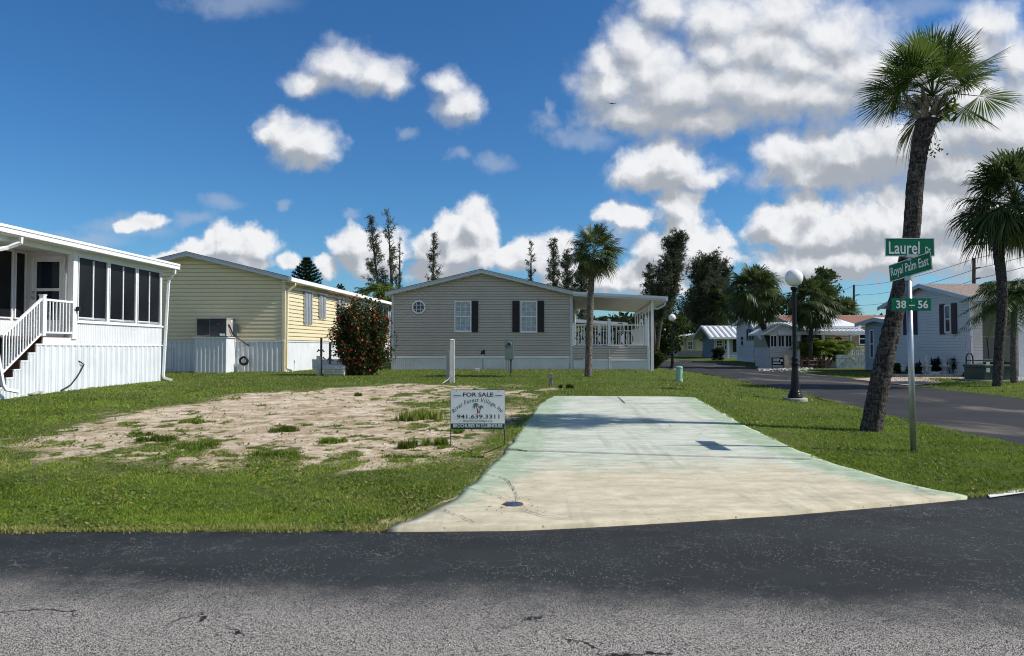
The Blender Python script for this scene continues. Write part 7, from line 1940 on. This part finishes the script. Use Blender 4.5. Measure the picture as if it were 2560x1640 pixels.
q_ = P(2452, 930, 33.2); m = MB(); m.lathe([(.14, 0), (.17, .32), (.18, .34), (.16, .34), (.13, .05)], (q_.x, 33.2, zb8 + .25), 16); o = m.build('red_bucket', M_['red']); tag(o, 'red bucket in the shade beside the hand truck', 'bucket')
m = MB(); m.box(q_.x - .25, q_.x + .25, 33.0, 33.4, zb8 + .03, zb8 + .25); o = m.build('storage_crate', M_['rubber'], bevel=.02); tag(o, 'low black crate under the red bucket in the carport', 'crate')
# white gravel bed: single stones
rg = np.random.default_rng(12); V, F_ = [], []
ico = [(-1, 0, 0), (1, 0, 0), (0, -1, 0), (0, 1, 0), (0, 0, -1), (0, 0, 1)]
for i in range(900):
    px_ = rg.uniform(1895, 2032); py_ = 921 + rg.normal(0, 3.0) - .03 * (px_ - 1960) * .1
    p = np.array(P(px_, py_, 10)); x, y = project(np.array([px_]), np.array([py_])); x, y = x[0], y[0]
    if y < 35 or y > 60: continue
    s0 = rg.uniform(.03, .075); b0 = len(V); pz = Hs(x, y) + .03
    V += [np.array([x, y, pz]) + np.array(o_) * s0 * rg.uniform(.6, 1.2, 3) * np.array([1, 1, .7]) for o_ in ico]
    F_ += [(b0 + a_, b0 + b_, b0 + c_) for a_, b_, c_ in ((0, 2, 5), (2, 1, 5), (1, 3, 5), (3, 0, 5), (2, 0, 4), (1, 2, 4), (3, 1, 4), (0, 3, 4))]
npmesh('white_gravel', np.array(V), np.array(F_), M_['rock'], None, kind='stuff')
# dark yard sign by the leaning palm
Y_ = 47.0; q_ = P(1944, 915, Y_); q_.z = Hs(q_.x, Y_); s_ = Y_ / F
r_ = empty('yard_sign', q_, 'dark blue yard sign at the foot of the leaning palm', 'sign')
m = MB(); m.box(q_.x - 15 * s_, q_.x + 15 * s_, Y_ - .02, Y_ + .02, q_.z + 10 * s_, q_.z + 29 * s_); pn = m.build('panel', pm('dark blue sign', (.012, .018, .04), .4, .2, 4), r_)
fY = Fr((q_.x, Y_, 0), (1, 0), (0, -1))
for k_, (u0, u1, zz0, zz1) in enumerate(((-12, 5, 24, 26.5), (-12, 3, 20, 22), (-12, 8, 14, 16.5))):
    m = fY.mb(); m.box(u0 * s_, u1 * s_, .021, .024, q_.z + zz0 * s_, q_.z + zz1 * s_); m.build('text_line', M_['signwhite'], pn)
m = fY.mb(); m.ball((9.5 * s_, .02, q_.z + 22 * s_), 3.2 * s_, 12, 1, .1, 1); m.build('portrait_patch', M_['panel'], pn)
for dx in (-14, 14): m = MB(); m.tube([(q_.x + dx * s_, Y_, q_.z - .05), (q_.x + dx * s_, Y_, q_.z + 12 * s_)], .025, 6); m.build('leg', M_['black'], r_)
# little rope fence by the palms
fx = [1990, 2006, 2048, 2062]; Y_ = 46.5
r_ = empty('garden_fence', P(2026, 912, Y_), 'low brown picket and rail fence around the planting bed under the straight palm', 'fence'); r_.location.z = Hs(r_.location.x, Y_)
pt_ = []
for px_ in (1986, 2004, 2022, 2042, 2056, 2070):
    q_ = P(px_, 912, Y_ + (px_ % 3) * .2); q_.z = Hs(q_.x, q_.y); pt_.append(q_); m = MB(); m.box(q_.x - .05, q_.x + .05, q_.y - .05, q_.y + .05, q_.z - .05, q_.z + .62); m.build('picket', M_['picket'], r_)
for z_ in (.25, .5):
    m = MB(); m.tube([p + Vector((0, 0, z_)) for p in pt_], .03, 6); m.build('rail', M_['picket'], r_)
q_ = P(1968, 905, 46.5); q_.z = Hs(q_.x, q_.y); m = MB(); m.add([q_ + Vector(v) for v in ((-.12, 0, 0), (.25, 0, 0), (.25, .06, 0), (-.12, .06, 0), (-.2, .0, .85), (.02, 0, .9), (.02, .06, .9), (-.2, .06, .85))], [(0, 3, 2, 1), (4, 5, 6, 7), (0, 1, 5, 4), (1, 2, 6, 5), (2, 3, 7, 6), (3, 0, 4, 7)]); o = m.build('wooden_board', M_['terra']); tag(o, 'small light wooden board leaning by the dark yard sign', 'board')

# leaf litter by the meter lid and along the slab edges
rg = np.random.default_rng(31); V = []; k = 260
for i in range(k):
    if i < 60: px_, py_ = 1283 + rg.normal(0, 34), 1272 + rg.normal(0, 12)
    elif i < 140:
        t_ = rg.random(); px_, py_ = 985 + 395 * t_ + 12 + abs(rg.normal(0, 14)), 1318 - 325 * t_ ** .75 + rg.normal(0, 3)
    else: px_, py_ = rg.uniform(1150, 2250), rg.uniform(1010, 1300)
    q_ = G(px_, py_); s0 = rg.uniform(.006, .018) if i < 140 else rg.uniform(.004, .010); a = rg.uniform(0, 6.28)
    d = np.array([math.cos(a), math.sin(a), 0]) * s0; e2 = np.array([-math.sin(a), math.cos(a), 0]) * s0 * .35; c = np.array([q_.x, q_.y, q_.z + .036])
    V += [c - d, c - e2 + [0, 0, .004], c + d, c + e2 + [0, 0, .004]]
npmesh('leaf_litter', np.array(V), np.arange(4 * k).reshape(k, 4), M_['rust'], None, kind='stuff')
